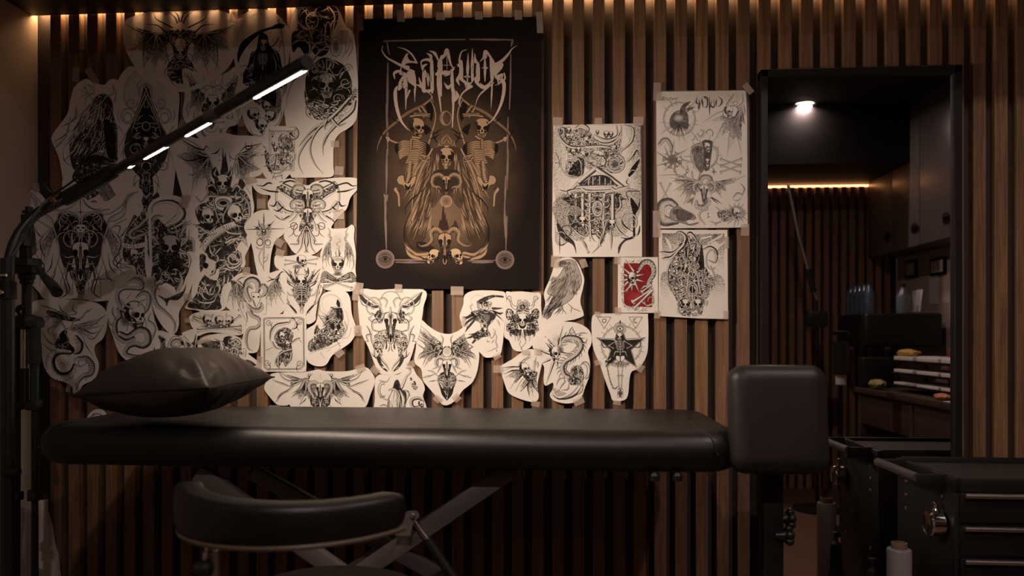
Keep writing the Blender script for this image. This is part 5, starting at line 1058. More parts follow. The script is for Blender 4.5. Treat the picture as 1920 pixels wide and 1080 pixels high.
def wood(name, c1, c2, c3, rough=.5):
    m = bpy.data.materials.new(name); m.use_nodes = True; nt = m.node_tree; N = nt.nodes; L = nt.links
    b = N['Principled BSDF']; b.inputs['Roughness'].default_value = rough; b.inputs['Specular IOR Level'].default_value = .35
    tc = N.new('ShaderNodeTexCoord'); geo = N.new('ShaderNodeNewGeometry'); mp = N.new('ShaderNodeMapping'); mp.inputs['Scale'].default_value = (55, 55, 2.2)
    off = N.new('ShaderNodeVectorMath'); off.operation = 'SCALE'; cmb = N.new('ShaderNodeCombineXYZ'); add = N.new('ShaderNodeVectorMath')
    L.new(geo.outputs['Random Per Island'], cmb.inputs['Z']); L.new(geo.outputs['Random Per Island'], cmb.inputs['X']); L.new(cmb.outputs[0], off.inputs[0]); off.inputs['Scale'].default_value = 37
    L.new(tc.outputs['Object'], add.inputs[0]); L.new(off.outputs[0], add.inputs[1]); L.new(add.outputs[0], mp.inputs['Vector'])
    nz = N.new('ShaderNodeTexNoise'); nz.inputs['Scale'].default_value = 1.6; nz.inputs['Detail'].default_value = 8; nz.inputs['Roughness'].default_value = .62; nz.inputs['Distortion'].default_value = .5
    L.new(mp.outputs[0], nz.inputs['Vector'])
    n2 = N.new('ShaderNodeTexNoise'); n2.inputs['Scale'].default_value = 3.5; n2.inputs['Detail'].default_value = 3; L.new(add.outputs[0], n2.inputs['Vector'])
    cr = N.new('ShaderNodeValToRGB'); cr.color_ramp.elements[0].position = .34; cr.color_ramp.elements[0].color = (*c1, 1); cr.color_ramp.elements[1].position = .68; cr.color_ramp.elements[1].color = (*c2, 1)
    L.new(nz.outputs['Fac'], cr.inputs['Fac'])
    mx = N.new('ShaderNodeMix'); mx.data_type = 'RGBA'; mx.inputs['B'].default_value = (*c3, 1)
    mm = N.new('ShaderNodeMath'); mm.operation = 'MULTIPLY'; L.new(geo.outputs['Random Per Island'], mm.inputs[0]); L.new(n2.outputs['Fac'], mm.inputs[1])
    L.new(mm.outputs[0], mx.inputs['Factor']); L.new(cr.outputs['Color'], mx.inputs['A']); L.new(mx.outputs['Result'], b.inputs['Base Color'])
    bp = N.new('ShaderNodeBump'); bp.inputs['Strength'].default_value = .35; bp.inputs['Distance'].default_value = .001; L.new(nz.outputs['Fac'], bp.inputs['Height']); L.new(bp.outputs[0], b.inputs['Normal'])
    return m

MT = {}
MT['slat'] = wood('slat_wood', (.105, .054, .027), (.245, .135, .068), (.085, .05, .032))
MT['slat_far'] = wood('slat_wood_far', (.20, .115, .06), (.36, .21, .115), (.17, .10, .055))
MT['backing'] = mat('dark_backing', (.030, .020, .014), .8, vary=.4)
MT['plaster'] = mat('beige_plaster', (.36, .285, .225), .85, vary=.06, scale=6, bump=(60, .15))
MT['plaster_pale'] = mat('pale_plaster', (.42, .35, .29), .85, vary=.06, scale=6)
MT['soffit'] = mat('black_soffit', (.012, .009, .008), .6, vary=.2)
MT['ceil'] = mat('dark_ceiling', (.030, .026, .023), .8, vary=.15, scale=4)
MT['floor'] = wood('floor_wood', (.10, .05, .03), (.17, .09, .055), (.09, .05, .03), .45)
MT['leather'] = mat('black_leather', (.0055, .0044, .0040), .42, spec=.36, bump=(420, .12), vary=.2)
MT['leather_mid'] = mat('worn_black_leather', (.0125, .010, .0095), .46, spec=.28, bump=(380, .12), vary=.2)
MT['leather_soft'] = mat('soft_black_leather', (.026, .0205, .017), .46, spec=.30, bump=(380, .12), vary=.2)
MT['metal_black'] = mat('black_metal', (.007, .0062, .006), .45, spec=.3, vary=.2)
MT['plastic_black'] = mat('black_plastic', (.006, .0055, .0055), .45, vary=.2)
MT['grip'] = mat('foam_grip', (.012, .010, .010), .9, bump=(300, .3))
MT['chrome'] = mat('chrome', (.62, .58, .56), .12, metal=1, vary=.05)
MT['alu'] = mat('aluminium', (.55, .50, .48), .3, metal=1, vary=.08, scale=80)
MT['steel_gray'] = mat('painted_gray_steel', (.085, .07, .066), .45, vary=.08)
MT['green_alu'] = mat('dark_green_aluminium', (.05, .075, .055), .3, metal=.8, vary=.1)
MT['lampblack'] = mat('lamp_black', (.010, .009, .008), .35, vary=.2)
MT['led'] = mat('led_strip_on', (.9, .8, .7), .5, emit=(1, .86, .72), es=26)
MT['cove'] = mat('cove_led_on', (.9, .7, .5), .5, emit=(1, .56, .26), es=42)
MT['cove_far'] = mat('cove_led_far_on', (.9, .7, .5), .5, emit=(1, .42, .16), es=9)
MT['downlight'] = mat('downlight_on', (.9, .9, .85), .5, emit=(1, .86, .74), es=14)
MT['frame'] = mat('mirror_frame_black', (.006, .005, .005), .5, spec=.25, vary=.2)
MT['glass'] = mat('mirror_silver', (.60, .56, .54), .0, metal=1)
MT['cabinet'] = mat('dark_gray_laminate', (.11, .094, .085), .38, vary=.12, scale=12)
MT['desk'] = mat('dark_walnut', (.060, .036, .024), .42, vary=.3, scale=14)
MT['white'] = mat('white_plastic', (.62, .57, .54), .45, vary=.05)
MT['paper_plain'] = mat('plain_paper', (.62, .58, .55), .7, vary=.06)
MT['bag'] = mat('white_plastic_bag', (.46, .40, .37), .35, bump=(14, .8), vary=.08)
MT['film'] = mat('film_roll', (.20, .175, .175), .30, coat=.4, vary=.06)
MT['card'] = mat('brown_cardboard', (.12, .08, .05), .8, vary=.1)
MT['red'] = mat('red_cloth', (.25, .045, .03), .7, vary=.2)
MT['yellow'] = mat('yellow_wrap', (.50, .32, .06), .6, vary=.2)
MT['orange'] = mat('orange_wrap', (.55, .22, .10), .6, vary=.2)
MT['bluegl'] = mat('blue_bottle_plastic', (.07, .12, .17), .18, vary=.3, coat=.4)
MT['cup'] = mat('white_cup', (.5, .47, .44), .5, vary=.05)

def tapemat():
    m = bpy.data.materials.new('masking_tape'); m.use_nodes = True; N = m.node_tree.nodes; L = m.node_tree.links
    b = N['Principled BSDF']; b.inputs['Roughness'].default_value = .45
    tc = N.new('ShaderNodeTexCoord'); nz = N.new('ShaderNodeTexNoise'); nz.inputs['Scale'].default_value = 90; L.new(tc.outputs['Object'], nz.inputs['Vector'])
    cr = N.new('ShaderNodeValToRGB'); cr.color_ramp.elements[0].color = (.42, .33, .27, 1); cr.color_ramp.elements[1].color = (.55, .45, .38, 1); L.new(nz.outputs['Fac'], cr.inputs['Fac']); L.new(cr.outputs['Color'], b.inputs['Base Color'])
    t = N.new('ShaderNodeBsdfTransparent'); mx = N.new('ShaderNodeMixShader'); mx.inputs[0].default_value = .5
    L.new(t.outputs[0], mx.inputs[1]); L.new(b.outputs[0], mx.inputs[2]); L.new(mx.outputs[0], N['Material Output'].inputs['Surface']); return m
MT['tape'] = tapemat()
def sleevemat():
    m = bpy.data.materials.new('clear_plastic_sleeve'); m.use_nodes = True; N = m.node_tree.nodes; L = m.node_tree.links
    b = N['Principled BSDF']; b.inputs['Roughness'].default_value = .06; b.inputs['Base Color'].default_value = (.6, .55, .52, 1); b.inputs['Specular IOR Level'].default_value = .8
    tc = N.new('ShaderNodeTexCoord'); mp = N.new('ShaderNodeMapping'); mp.inputs['Rotation'].default_value = (0, .6, 0); mp.inputs['Scale'].default_value = (26, 26, 9)
    v = N.new('ShaderNodeTexNoise'); v.inputs['Scale'].default_value = 1.3; v.inputs['Detail'].default_value = 3; v.inputs['Distortion'].default_value = 1.2
    bp = N.new('ShaderNodeBump'); bp.inputs['Strength'].default_value = 1.0; bp.inputs['Distance'].default_value = .02
    L.new(tc.outputs['Object'], mp.inputs['Vector']); L.new(mp.outputs[0], v.inputs['Vector']); L.new(v.outputs['Fac'], bp.inputs['Height']); L.new(bp.outputs[0], b.inputs['Normal'])
    t = N.new('ShaderNodeBsdfTransparent'); mx = N.new('ShaderNodeMixShader'); mx.inputs[0].default_value = .13
    L.new(t.outputs[0], mx.inputs[1]); L.new(b.outputs[0], mx.inputs[2]); L.new(mx.outputs[0], N['Material Output'].inputs['Surface']); return m
MT['sleeve'] = sleevemat()

# ---- mesh helpers
def link(name, me, m, parent=None):
    o = bpy.data.objects.new(name, me); COL.objects.link(o)
    if m is not None:
        for q in (m if isinstance(m, (list, tuple)) else [m]): me.materials.append(q)
    if parent is not None:
        o.parent = parent
        w = Vector((0, 0, 0)); q = parent
        while q is not None: w += Vector(q.location); q = q.parent
        me.transform(Matrix.Translation(-w))
    return o
def smooth(me, on=True):
    me.polygons.foreach_set('use_smooth', [on] * len(me.polygons))
def fin(bm, name, m, parent=None, sm=True, auto=40):
    bmesh.ops.recalc_face_normals(bm, faces=bm.faces)
    me = bpy.data.meshes.new(name); bm.to_mesh(me); bm.free()
    if sm:
        smooth(me)
        try: me.set_sharp_from_angle(angle=math.radians(auto))
        except Exception: pass
    return link(name, me, m, parent)
def bx(bm, a, b, bev=0, seg=2, rot=None):
    a, b = Vector(a), Vector(b); c = (a + b) / 2; s = b - a
    r = bmesh.ops.create_cube(bm, size=1); v = r['verts']
    bmesh.ops.scale(bm, vec=[abs(t) for t in s], verts=v)
    if bev:
        es = list({e for x in v for e in x.link_edges})
        q = bmesh.ops.bevel(bm, geom=es, offset=bev, segments=seg, affect='EDGES', profile=.5); v = list({x for f in q['faces'] for x in f.verts} | {x for x in v if x.is_valid})
        # collect the whole island
        st = [v[0]]; S = {v[0]}
        while st:
            x = st.pop()
            for e in x.link_edges:
                y = e.other_vert(x)
                if y not in S: S.add(y); st.append(y)
        v = list(S)
    if rot is not None: bmesh.ops.rotate(bm, verts=v, cent=(0, 0, 0), matrix=rot)
    bmesh.ops.translate(bm, verts=v, vec=c)
    return v
def box(name, a, b, m, parent=None, bev=.002, seg=2):
    bm = bmesh.new(); bx(bm, a, b, bev, seg); return fin(bm, name, m, parent)
def obox(name, c, s, m, parent=None, rot=None, bev=.002, seg=2):
    bm = bmesh.new(); c = Vector(c); s = Vector(s) / 2
    v = bx(bm, -s, s, bev, seg, rot); bmesh.ops.translate(bm, verts=bm.verts, vec=c); return fin(bm, name, m, parent)
def spline(P, n=8):
    return [Vector(p) for p in cat([tuple(p) for p in P], n)] if len(P) > 2 else [Vector(p) for p in P]
def tube_bm(bm, P, r, seg=14, cap=True, flat=1.0):
    P = [Vector(p) for p in P]; n = len(P)
    R = [r] * n if not isinstance(r, (list, tuple)) else list(np.interp(np.linspace(0, len(r) - 1, n), range(len(r)), r))
    T0 = None; rings = []
    ref = Vector((0, 0, 1))
    for i, p in enumerate(P):
        t = (P[min(i + 1, n - 1)] - P[max(i - 1, 0)]).normalized()
        if T0 is None:
            if abs(t.z) > .9: ref = Vector((1, 0, 0))
            nx = t.cross(ref).normalized()
        else:
            nx = (nx - t * nx.dot(t)).normalized()
        T0 = t; ny = t.cross(nx)
        rings.append([bm.verts.new(p + (nx * math.cos(a) + ny * math.sin(a) * flat) * R[i]) for a in [2 * math.pi * k / seg for k in range(seg)]])
    for a, b in zip(rings, rings[1:]):
        for k in range(seg): bm.faces.new((a[k], a[(k + 1) % seg], b[(k + 1) % seg], b[k]))
    if cap: bm.faces.new(rings[0][::-1]); bm.faces.new(rings[-1])
    return rings
def tube(name, P, r, m, parent=None, seg=14, n=0):
    bm = bmesh.new(); tube_bm(bm, spline(P, n) if n else P, r, seg); return fin(bm, name, m, parent)
def lathe_bm(bm, c, prof, seg=28, axis='Z', cap=True):
    c = Vector(c); rings = []
    ax = {'Z': (Vector((1, 0, 0)), Vector((0, 1, 0)), Vector((0, 0, 1))), 'X': (Vector((0, 1, 0)), Vector((0, 0, 1)), Vector((1, 0, 0))), 'Y': (Vector((1, 0, 0)), Vector((0, 0, 1)), Vector((0, 1, 0)))}[axis] if isinstance(axis, str) else axis
    for r, h in prof:
        rings.append([bm.verts.new(c + ax[0] * (max(r, 1e-5) * math.cos(a)) + ax[1] * (max(r, 1e-5) * math.sin(a)) + ax[2] * h) for a in [2 * math.pi * k / seg for k in range(seg)]])
    for a, b in zip(rings, rings[1:]):
        for k in range(seg): bm.faces.new((a[k], a[(k + 1) % seg], b[(k + 1) % seg], b[k]))
    if cap: bm.faces.new(rings[0][::-1]); bm.faces.new(rings[-1])
def lathe(name, c, prof, m, parent=None, seg=28, axis='Z', cap=True):
    bm = bmesh.new(); lathe_bm(bm, c, prof, seg, axis, cap); return fin(bm, name, m, parent, auto=35)
def thing(name, label, cat_, loc=(0, 0, 0), group=None):
    o = bpy.data.objects.new(name, None); COL.objects.link(o); o.location = loc; o.empty_display_size = .05
    return tag(o, label, cat_, group)
def tag(o, label, cat_, group=None):
    o['label'] = label; o['category'] = cat_
    if group: o['group'] = group
    return o
def struct(o): o['kind'] = 'structure'; return o
def area(name, loc, target, sx, sy, power, col, spread=180, parent=None):
    l = bpy.data.lights.new(name, 'AREA'); l.shape = 'DISK'; l.size = sx; l.energy = power; l.color = col; l.spread = math.radians(spread)
    o = bpy.data.objects.new(name, l); COL.objects.link(o); o.location = loc
    o.rotation_euler = (Vector(target) - Vector(loc)).to_track_quat('-Z', 'Y').to_euler(); return o
LAMP_W = 12.4; LAMP_AIM = (.22, .78, -.44); LAMP_SPREAD = 142; LAMP_COL = (1, .79, .61); DL_W = (15, 66, 13)
# ---------------------------------------------------------------- the room
XL = W(60, 500, .0).x; XR = W(1683, 560, 2 * -.03 + 3.6).x; YB = -3.60; ZC = 2.80
ZS = W(700, 10, .0).z                                  # underside of the soffit
SW0, PITCH = None, .0662
def slats(name, y0, y1, x0, x1, z0, z1, phase, m, parent, wid=.0392):
    bm = bmesh.new(); k0 = math.ceil((x0 - phase) / PITCH); k1 = math.floor((x1 - wid - phase) / PITCH)
    for k in range(k0, k1 + 1):
        x = phase + k * PITCH; bx(bm, (x, y0, z0), (x + wid, y1, z1), .0012, 1)
    return fin(bm, name, m, parent, auto=30)
wb = struct(box('wall_back', (XL, .028, 0), (XR, .09, ZC), MT['backing'], bev=0))
slats('slat_cladding', 0, .027, XL, XR, 0, ZS + .010, W(1035, 500, 0).x, MT['slat'], wb)
struct(box('wall_left', (XL - .1, YB, 0), (XL, .09, ZC), MT['plaster'], bev=0))
struct(box('wall_right', (XR, YB, 0), (XR + .1, .09, ZC), MT['plaster_pale'], bev=0))
wf = struct(box('wall_front', (XL, YB - .1, 0), (XR, YB - .03, ZC), MT['backing'], bev=0))
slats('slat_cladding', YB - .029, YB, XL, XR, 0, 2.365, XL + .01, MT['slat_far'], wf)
struct(box('floor', (XL - .1, YB - .1, -.05), (XR + .1, .09, 0), MT['floor'], bev=0))
struct(box('ceiling', (XL - .1, YB - .1, ZC), (XR + .1, .09, ZC + .05), MT['ceil'], bev=0))
struct(box('trim_1', (XL, -.62, ZS + .02), (XR, .028, ZC), MT['soffit'], bev=0))
bm = bmesh.new(); bx(bm, (XL, -.62, ZS), (XR, -.0015, ZS + .02)); struct(fin(bm, 'trim_2', MT['soffit'], sm=False))
struct(box('trim_3', (XL, YB, 2.385), (XR, YB + .72, ZC), MT['soffit'], bev=0))
s1 = box('led_strip_light', (XL + .01, -.0005, ZS + .0125), (XR - .01, .024, ZS + .0185), MT['cove'], bev=0)
tag(s1, 'warm LED strip hidden in the cove along the top of the slat wall', 'strip light')
s2 = box('led_strip_light', (XL + .01, YB - .026, 2.366), (XR - .01, YB - .001, 2.378), MT['cove_far'], bev=0)
tag(s2, 'warm LED strip over the far slatted wall reflected in the mirror', 'strip light')

# ---------------------------------------------------------------- papers on the wall
LBL = {
 'bat_crown': 'cut-out ink drawing of a bat-winged skull under a thorned crown, topmost beneath the soffit',
 'gothic_arch': 'cut-out ink drawing of tangled horns and a gothic arch, behind the lamp tube',
 'feather_beast': 'cut-out ink drawing of a feathered clawed beast, at the upper left of the wall',
 'reaper_moon': 'cut-out ink drawing of a scythe-bearing reaper over a heap of skulls',
 'horned_ghoul': 'small cut-out ink drawing of a bald winged skull above crossed bones',
 'claw_totem': 'tall cut-out ink drawing of a horned mask trailing long claws, left of the black poster',
 'totem': 'tall cut-out ink drawing stacking bat wings, three skulls and a ribbed spine',
 'queen_card': 'cut-out ink drawing of a Q playing card with a hooded woman',
 'big_goat': 'wide cut-out ink drawing of a goat skull in bone filigree, behind the tripod',
 'banner_snake': 'cut-out ink drawing with a snake and banner, mostly covered by its neighbours',
 'octopus_skull': 'oval cut-out ink drawing of a skull with one curling horn and tentacles',
 'ram_circle': 'cut-out ink drawing of two stacked ram skulls inside a ring of bone',
 'cross_thorn': 'small cut-out ink drawing of a thorny cross on a rose stem',
 'winged_candle': 'cut-out ink drawing of a candle on a skull and open book between wings',
 'fire_skeleton': 'cut-out ink drawing of a horned skeleton with a skull and crossbones above it',
 'bat_ram': 'cut-out ink drawing of a bat-winged ram skull with a long curling tail',
 'candle_house': 'cut-out pencil drawing of a melting candle over a skull-shaped house',
 'tentacle_skull': 'cut-out ink drawing of a skull wrapped by one long tentacle',
 'dragon': 'cut-out ink drawing of a winged bone dragon, lowest on the left above the pillow',
 'small_ram': 'small cropped ink drawing of a curled ram horn between wings, just above the pillow',
 'corner': 'tiny triangular scrap of paper with one black horn tip',
 'angel_warrior': 'cut-out ink drawing of a winged warrior half hidden behind the pillow',
 'three_skulls': 'small cut-out ink drawing of three skulls on crossed bones',
 'card_beast': 'rounded card drawing of a coiled horned beast inside a double border',
 'wide_bat_goat': 'wide cut-out ink drawing of a bat-winged goat skull, just above the bed',
 'reaper_woman': 'cut-out ink drawing of a cloaked figure with raised arm, just above the bed',
 'ornate_ram': 'cut-out ink drawing of an ornate long ram skull, directly under the black poster',
 'winged_ram': 'pointed cut-out ink drawing of a feather-winged ram skull below the gap under the poster',
 'harpy': 'cut-out ink drawing of a ragged black bird holding a scythe',
 'samurai': 'cut-out ink drawing of a laughing skull in a samurai helmet',
 'crow': 'cut-out gray pencil drawing of a standing crow',
 'claw_skull': 'small cut-out ink drawing of a bald skull gripped by long claws',
 'centipede': 'cut-out ink drawing of a spiked skull with a ribbed centipede body',
 'pentagram': 'cut-out ink drawing of a skeleton on a star under two small triangles',
 'temple': 'rectangular stippled ink drawing of a skull-covered temple facade',
 'flash': 'sheet of many small tattoo designs in a shiny clear sleeve',
 'red_card': 'small rectangular drawing of a spiked skull on a red ground',
 'spire_sheet': 'rectangular stippled drawing of curling horns and spires beside the mirror',
 'low_scrap': 'small paper scrap showing below the left tip of the pillow',
 'poster': 'large black poster with pale blackletter title, skeletons and a hooded reaper',
}
TAPES = {  # centre, size in photo pixels, tilt
 'bat_crown': [(440, 30, 16, 26, 10)], 'feather_beast': [(142, 140, 12, 26, 4), (172, 142, 13, 34, -35)],
 'reaper_moon': [(447, 28, 18, 14, -10)], 'claw_totem': [(645, 70, 14, 26, 0)],
 'poster': [(675, 42, 11, 32, -4), (752, 30, 15, 22, 2), (826, 30, 17, 15, 1), (898, 29, 14, 15, 0), (972, 28, 14, 18, 0), (1012, 42, 12, 40, -3), (673, 541, 15, 22, 8), (747, 540, 14, 14, 4), (857, 545, 24, 16, 1)],
 'temple': [(1046, 228, 18, 16, 0), (1122, 227, 14, 12, 0), (1197, 227, 19, 16, 0)],
 'flash': [(1232, 172, 14, 34, 2), (1403, 166, 12, 22, -40), (1231, 420, 14, 50, 0), (1397, 431, 15, 22, 0)],
 'crow': [(1041, 490, 16, 22, 3), (1094, 494, 13, 16, -20)], 'red_card': [(1157, 488, 10, 14, 0), (1158, 583, 10, 14, 0)],
 'spire_sheet': [(1362, 455, 9, 22, 0), (1361, 590, 10, 16, 0), (1232, 590, 11, 14, 0)],
 'pentagram': [(1120, 589, 10, 9, 5), (1157, 755, 14, 8, 8), (1200, 690, 14, 14, 30), (1120, 680, 10, 10, -20)],
 'harpy': [(868, 603, 8, 16, 0), (932, 668, 15, 10, -30), (1008, 660, 12, 10, 0)], 'claw_skull': [(933, 692, 16, 14, 0), (1004, 757, 16, 10, 14)],
 'winged_ram': [(820, 748, 14, 12, 40), (856, 746, 14, 14, -40), (770, 683, 14, 12, -20)], 'centipede': [(1085, 752, 20, 14, -25)],
 'wide_bat_goat': [(676, 690, 18, 12, -20), (515, 765, 20, 10, 0)], 'ornate_ram': [(667, 548, 12, 30, 3), (668, 618, 10, 14, 0), (703, 694, 16, 12, 40)],
 'candle_house': [(671, 620, 14, 20, 0), (636, 662, 16, 14, -40)], 'cross_thorn': [(523, 455, 16, 14, 30), (525, 474, 16, 12, 20)],
 'ram_circle': [(490, 382, 16, 18, 0), (560, 341, 16, 14, 10), (635, 402, 20, 18, 0)], 'totem': [(470, 338, 22, 12, -10), (350, 376, 12, 26, 20), (462, 508, 14, 14, 0)],
 'big_goat': [(68, 352, 12, 16, -8)], 'octopus_skull': [(345, 378, 16, 24, 20), (352, 556, 16, 14, -10)], 'dragon': [(152, 560, 12, 18, 0), (128, 728, 8, 14, 12)],
 'three_skulls': [(352, 601, 10, 8, 0)], 'card_beast': [(486, 680, 10, 24, 6)], 'tentacle_skull': [(283, 528, 14, 20, 14)], 'horned_ghoul': [(340, 232, 10, 16, 20), (452, 230, 12, 14, 0)],
 'winged_candle': [(636, 320, 16, 16, 5), (628, 270, 16, 12, 0)], 'angel_warrior': [(380, 640, 30, 8, -8)], 'samurai': [(985, 660, 14, 9, 0)],
}
def papermat(name, img, poster):
    m = bpy.data.materials.new(name); m.use_nodes = True; N = m.node_tree.nodes; L = m.node_tree.links
    b = N['Principled BSDF']; b.inputs['Roughness'].default_value = .6; b.inputs['Specular IOR Level'].default_value = .04 if poster else .15
    t = N.new('ShaderNodeTexImage'); t.image = img; t.extension = 'EXTEND'; t.interpolation = 'Linear'
    L.new(t.outputs['Color'], b.inputs['Base Color'])
    if not poster:
        tr = N.new('ShaderNodeBsdfTranslucent'); L.new(t.outputs['Color'], tr.inputs['Color'])
        mx = N.new('ShaderNodeMixShader'); mx.inputs[0].default_value = .2
        L.new(b.outputs[0], mx.inputs[1]); L.new(tr.outputs[0], mx.inputs[2]); L.new(mx.outputs[0], N['Material Output'].inputs['Surface'])
    return m

def wavy(x, z): 
    return .0022 * (1 + noise.noise(Vector((x * 7, z * 7, 1.3)))) + .0009 * (1 + noise.noise(Vector((x * 21, z * 21, 5.1))))
def make_paper(idx, rec):
    nm, tf, outl, fn, opt = rec
    P, bb = paper_outline(tf, outl, opt)
    A = Art(bb, tf, bg=opt.get('bg', PAP), seed=sum(map(ord, nm)))
    fn(A); im = A.finish()
    w, h = A.W, A.H
    buf = np.ones((h, w, 4), np.float32); c = np.clip(im, 0, 1)
    buf[..., :3] = np.where(c <= .0031308, c * 12.92, 1.055 * np.maximum(c, 1e-6) ** (1 / 2.4) - .055)[::-1]
    img = bpy.data.images.new('drawing_' + nm, w, h); img.pixels.foreach_set(buf.ravel()); img.update(); img.pack()
    poster = nm == 'poster'
    # resample outline to ~6 px, add inside points
    Q = []
    for i in range(len(P)):
        a, b = P[i], P[(i + 1) % len(P)]; l = math.hypot(b[0] - a[0], b[1] - a[1])
        if l < 2 and Q and math.hypot(a[0] - Q[-1][0], a[1] - Q[-1][1]) < 2: continue
        n = max(1, int(l / 7))
        for k in range(n): Q.append((a[0] + (b[0] - a[0]) * k / n, a[1] + (b[1] - a[1]) * k / n))
    E = np.array(Q)
    E2 = np.roll(E, -1, 0); inner = []
    st = 9 if not poster else 14
    def dist(p):
        d = E2 - E; t = np.clip(((p - E) * d).sum(1) / np.maximum((d * d).sum(1), 1e-9), 0, 1); return float(np.sqrt((((E + d * t[:, None]) - p) ** 2).sum(1)).min())
    def inside(x, y):
        c_ = ((E[:, 1] > y) != (E2[:, 1] > y)); c_[c_] &= x < ((E2[c_, 0] - E[c_, 0]) * (y - E[c_, 1]) / (E2[c_, 1] - E[c_, 1]) + E[c_, 0]); return c_.sum() % 2 == 1
    y = bb[1] + st / 2
    while y < bb[3]:
        x = bb[0] + st / 2
        while x < bb[2]:
            if inside(x, y) and dist(np.array((x, y))) > 3: inner.append((x, y))
            x += st
        y += st
    n = len(Q); V2 = [Vector(p) for p in Q + inner]
    vo, eo, fo, ov, oe, of = delaunay_2d_cdt(V2, [(i, (i + 1) % n) for i in range(n)], [], 1, 1e-4)
    lift = .0012 + idx * .00030; verts = []
    for v in vo:
        p = W(v[0], v[1], -.004); d = dist(np.array((v[0], v[1])))
        curl = 0 if poster else .0042 * math.exp(-d / 9) * max(0, noise.noise(Vector((p.x * 9, p.z * 9, idx * 3.7))) + .15)
        off = lift + wavy(p.x, p.z) * (.55 if opt.get('sharp') else 1) + curl
        verts.append(W(v[0], v[1], -off))
    cx = sum(v.x for v in verts) / len(verts); cz = sum(v.z for v in verts) / len(verts); org = Vector((cx, 0, cz))
    me = bpy.data.meshes.new(nm); me.from_pydata([v - org for v in verts], [], [tuple(f) for f in fo])
    uv = me.uv_layers.new(name='UVMap')
    for lp in me.loops:
        v = vo[lp.vertex_index]; uv.data[lp.index].uv = ((v[0] - A.x0) * SS / w, 1 - (v[1] - A.y0) * SS / h)
    smooth(me)
    me.materials.append(papermat('sheet_' + nm, img, poster))
    o = bpy.data.objects.new('poster' if poster else 'ink_drawing', me); COL.objects.link(o); o.location = org
    tag(o, LBL[nm], 'poster' if poster else 'drawing', None if poster else 'ink drawings taped to the slatted wall')
    for (tx, ty, tw, th, ta) in TAPES.get(nm, []):
        bm = bmesh.new(); g = math.radians(ta); c, s = math.cos(g), math.sin(g); vs_ = []
        for j in range(4):
            for i in range(4):
                u, q = (i / 3 - .5) * tw, (j / 3 - .5) * th; X, Y = tx + u * c - q * s, ty + u * s + q * c
                p = W(X, Y, -.004); vs_.append(bm.verts.new(W(X, Y, -(.0022 + lift + wavy(p.x, p.z) * (.55 if opt.get('sharp') else 1)) - (.0045 if not opt.get('sharp') else .002))))
        for j in range(3):
            for i in range(3): bm.faces.new((vs_[j * 4 + i], vs_[j * 4 + i + 1], vs_[j * 4 + i + 5], vs_[j * 4 + i + 4]))
        fin(bm, 'tape_strip', MT['tape'], o, auto=180)
    if nm == 'flash':
        bm = bmesh.new(); g = 40
        X0, Y0, X1, Y1 = 1229, 170, 1403, 429
        G = [[bm.verts.new(W(X0 + (X1 - X0) * i / 24, Y0 + (Y1 - Y0) * j / 36 - 2 * i / 24, -(lift + .0055 + .0012 * noise.noise(Vector((i * .5, j * .35, 3)))))) for i in range(25)] for j in range(37)]
        for j in range(36):
            for i in range(24): bm.faces.new((G[j][i], G[j][i + 1], G[j + 1][i + 1], G[j + 1][i]))
        fin(bm, 'plastic_sleeve', MT['sleeve'], o, auto=180)
    return o
for i_, rec_ in enumerate(PAPERS): make_paper(i_, rec_)

# ---------------------------------------------------------------- the tall mirror beside the papers
xa, xb = W(1426, 500, -.04).x, W(1803, 500, -.04).x; zt = W(1610, 127, -.04).z
t = thing('wall_mirror', 'tall wall mirror in a thin black frame on the slatted wall', 'mirror', (xa, 0, 0))
fw = .022
box('mirror_glass', (xa + fw * .5, MY, .012), (xb - fw * .5, -.004, zt - .01), MT['glass'], t, bev=0)
bm = bmesh.new()
bx(bm, (xa, -.045, 0), (xa + fw, -.001, zt), .001, 1); bx(bm, (xb - fw, -.045, 0), (xb, -.001, zt), .001, 1)
bx(bm, (xa, -.045, zt - fw), (xb, -.001, zt), .001, 1); bx(bm, (xa, -.045, 0), (xb, -.001, fw), .001, 1)
fin(bm, 'mirror_frame', MT['frame'], t)

# ---------------------------------------------------------------- treatment bed
BT = .98; BB = .882
YF, YK = -.72, -.13; L_ = W(68, 840, YF + .06); R_ = W(1398, 840, YF + .06)
bed = thing('treatment_bed', 'long black leather tattoo bed with an upright end pad and gray scissor legs', 'bed', ((L_.x + R_.x) / 2, (YF + YK) / 2, 0))
def pad(name, a, b, bev, m, parent, rot=None, cen=None, crown=0, seg=8):
    bm = bmesh.new(); a, b = Vector(a), Vector(b); v = bx(bm, a, b, bev, seg)
    bmesh.ops.subdivide_edges(bm, edges=[e for e in bm.edges if e.calc_length() > .12], cuts=8, use_grid_fill=True)
    c = (a + b) / 2; s = (b - a) / 2
    for q in bm.verts:
        u = (q.co.x - c.x) / s.x; w_ = (q.co.y - c.y) / s.y; k = (q.co.z - c.z) / s.z
        q.co.z += crown * (1 - u * u) * (1 - w_ * w_) * (1 if k > 0 else -.4) + .0012 * noise.noise(q.co * 14)
    if rot is not None:
        bmesh.ops.translate(bm, verts=bm.verts, vec=-c); bmesh.ops.rotate(bm, verts=bm.verts, cent=(0, 0, 0), matrix=rot); bmesh.ops.translate(bm, verts=bm.verts, vec=cen or c)
    return fin(bm, name, m, parent, auto=70)
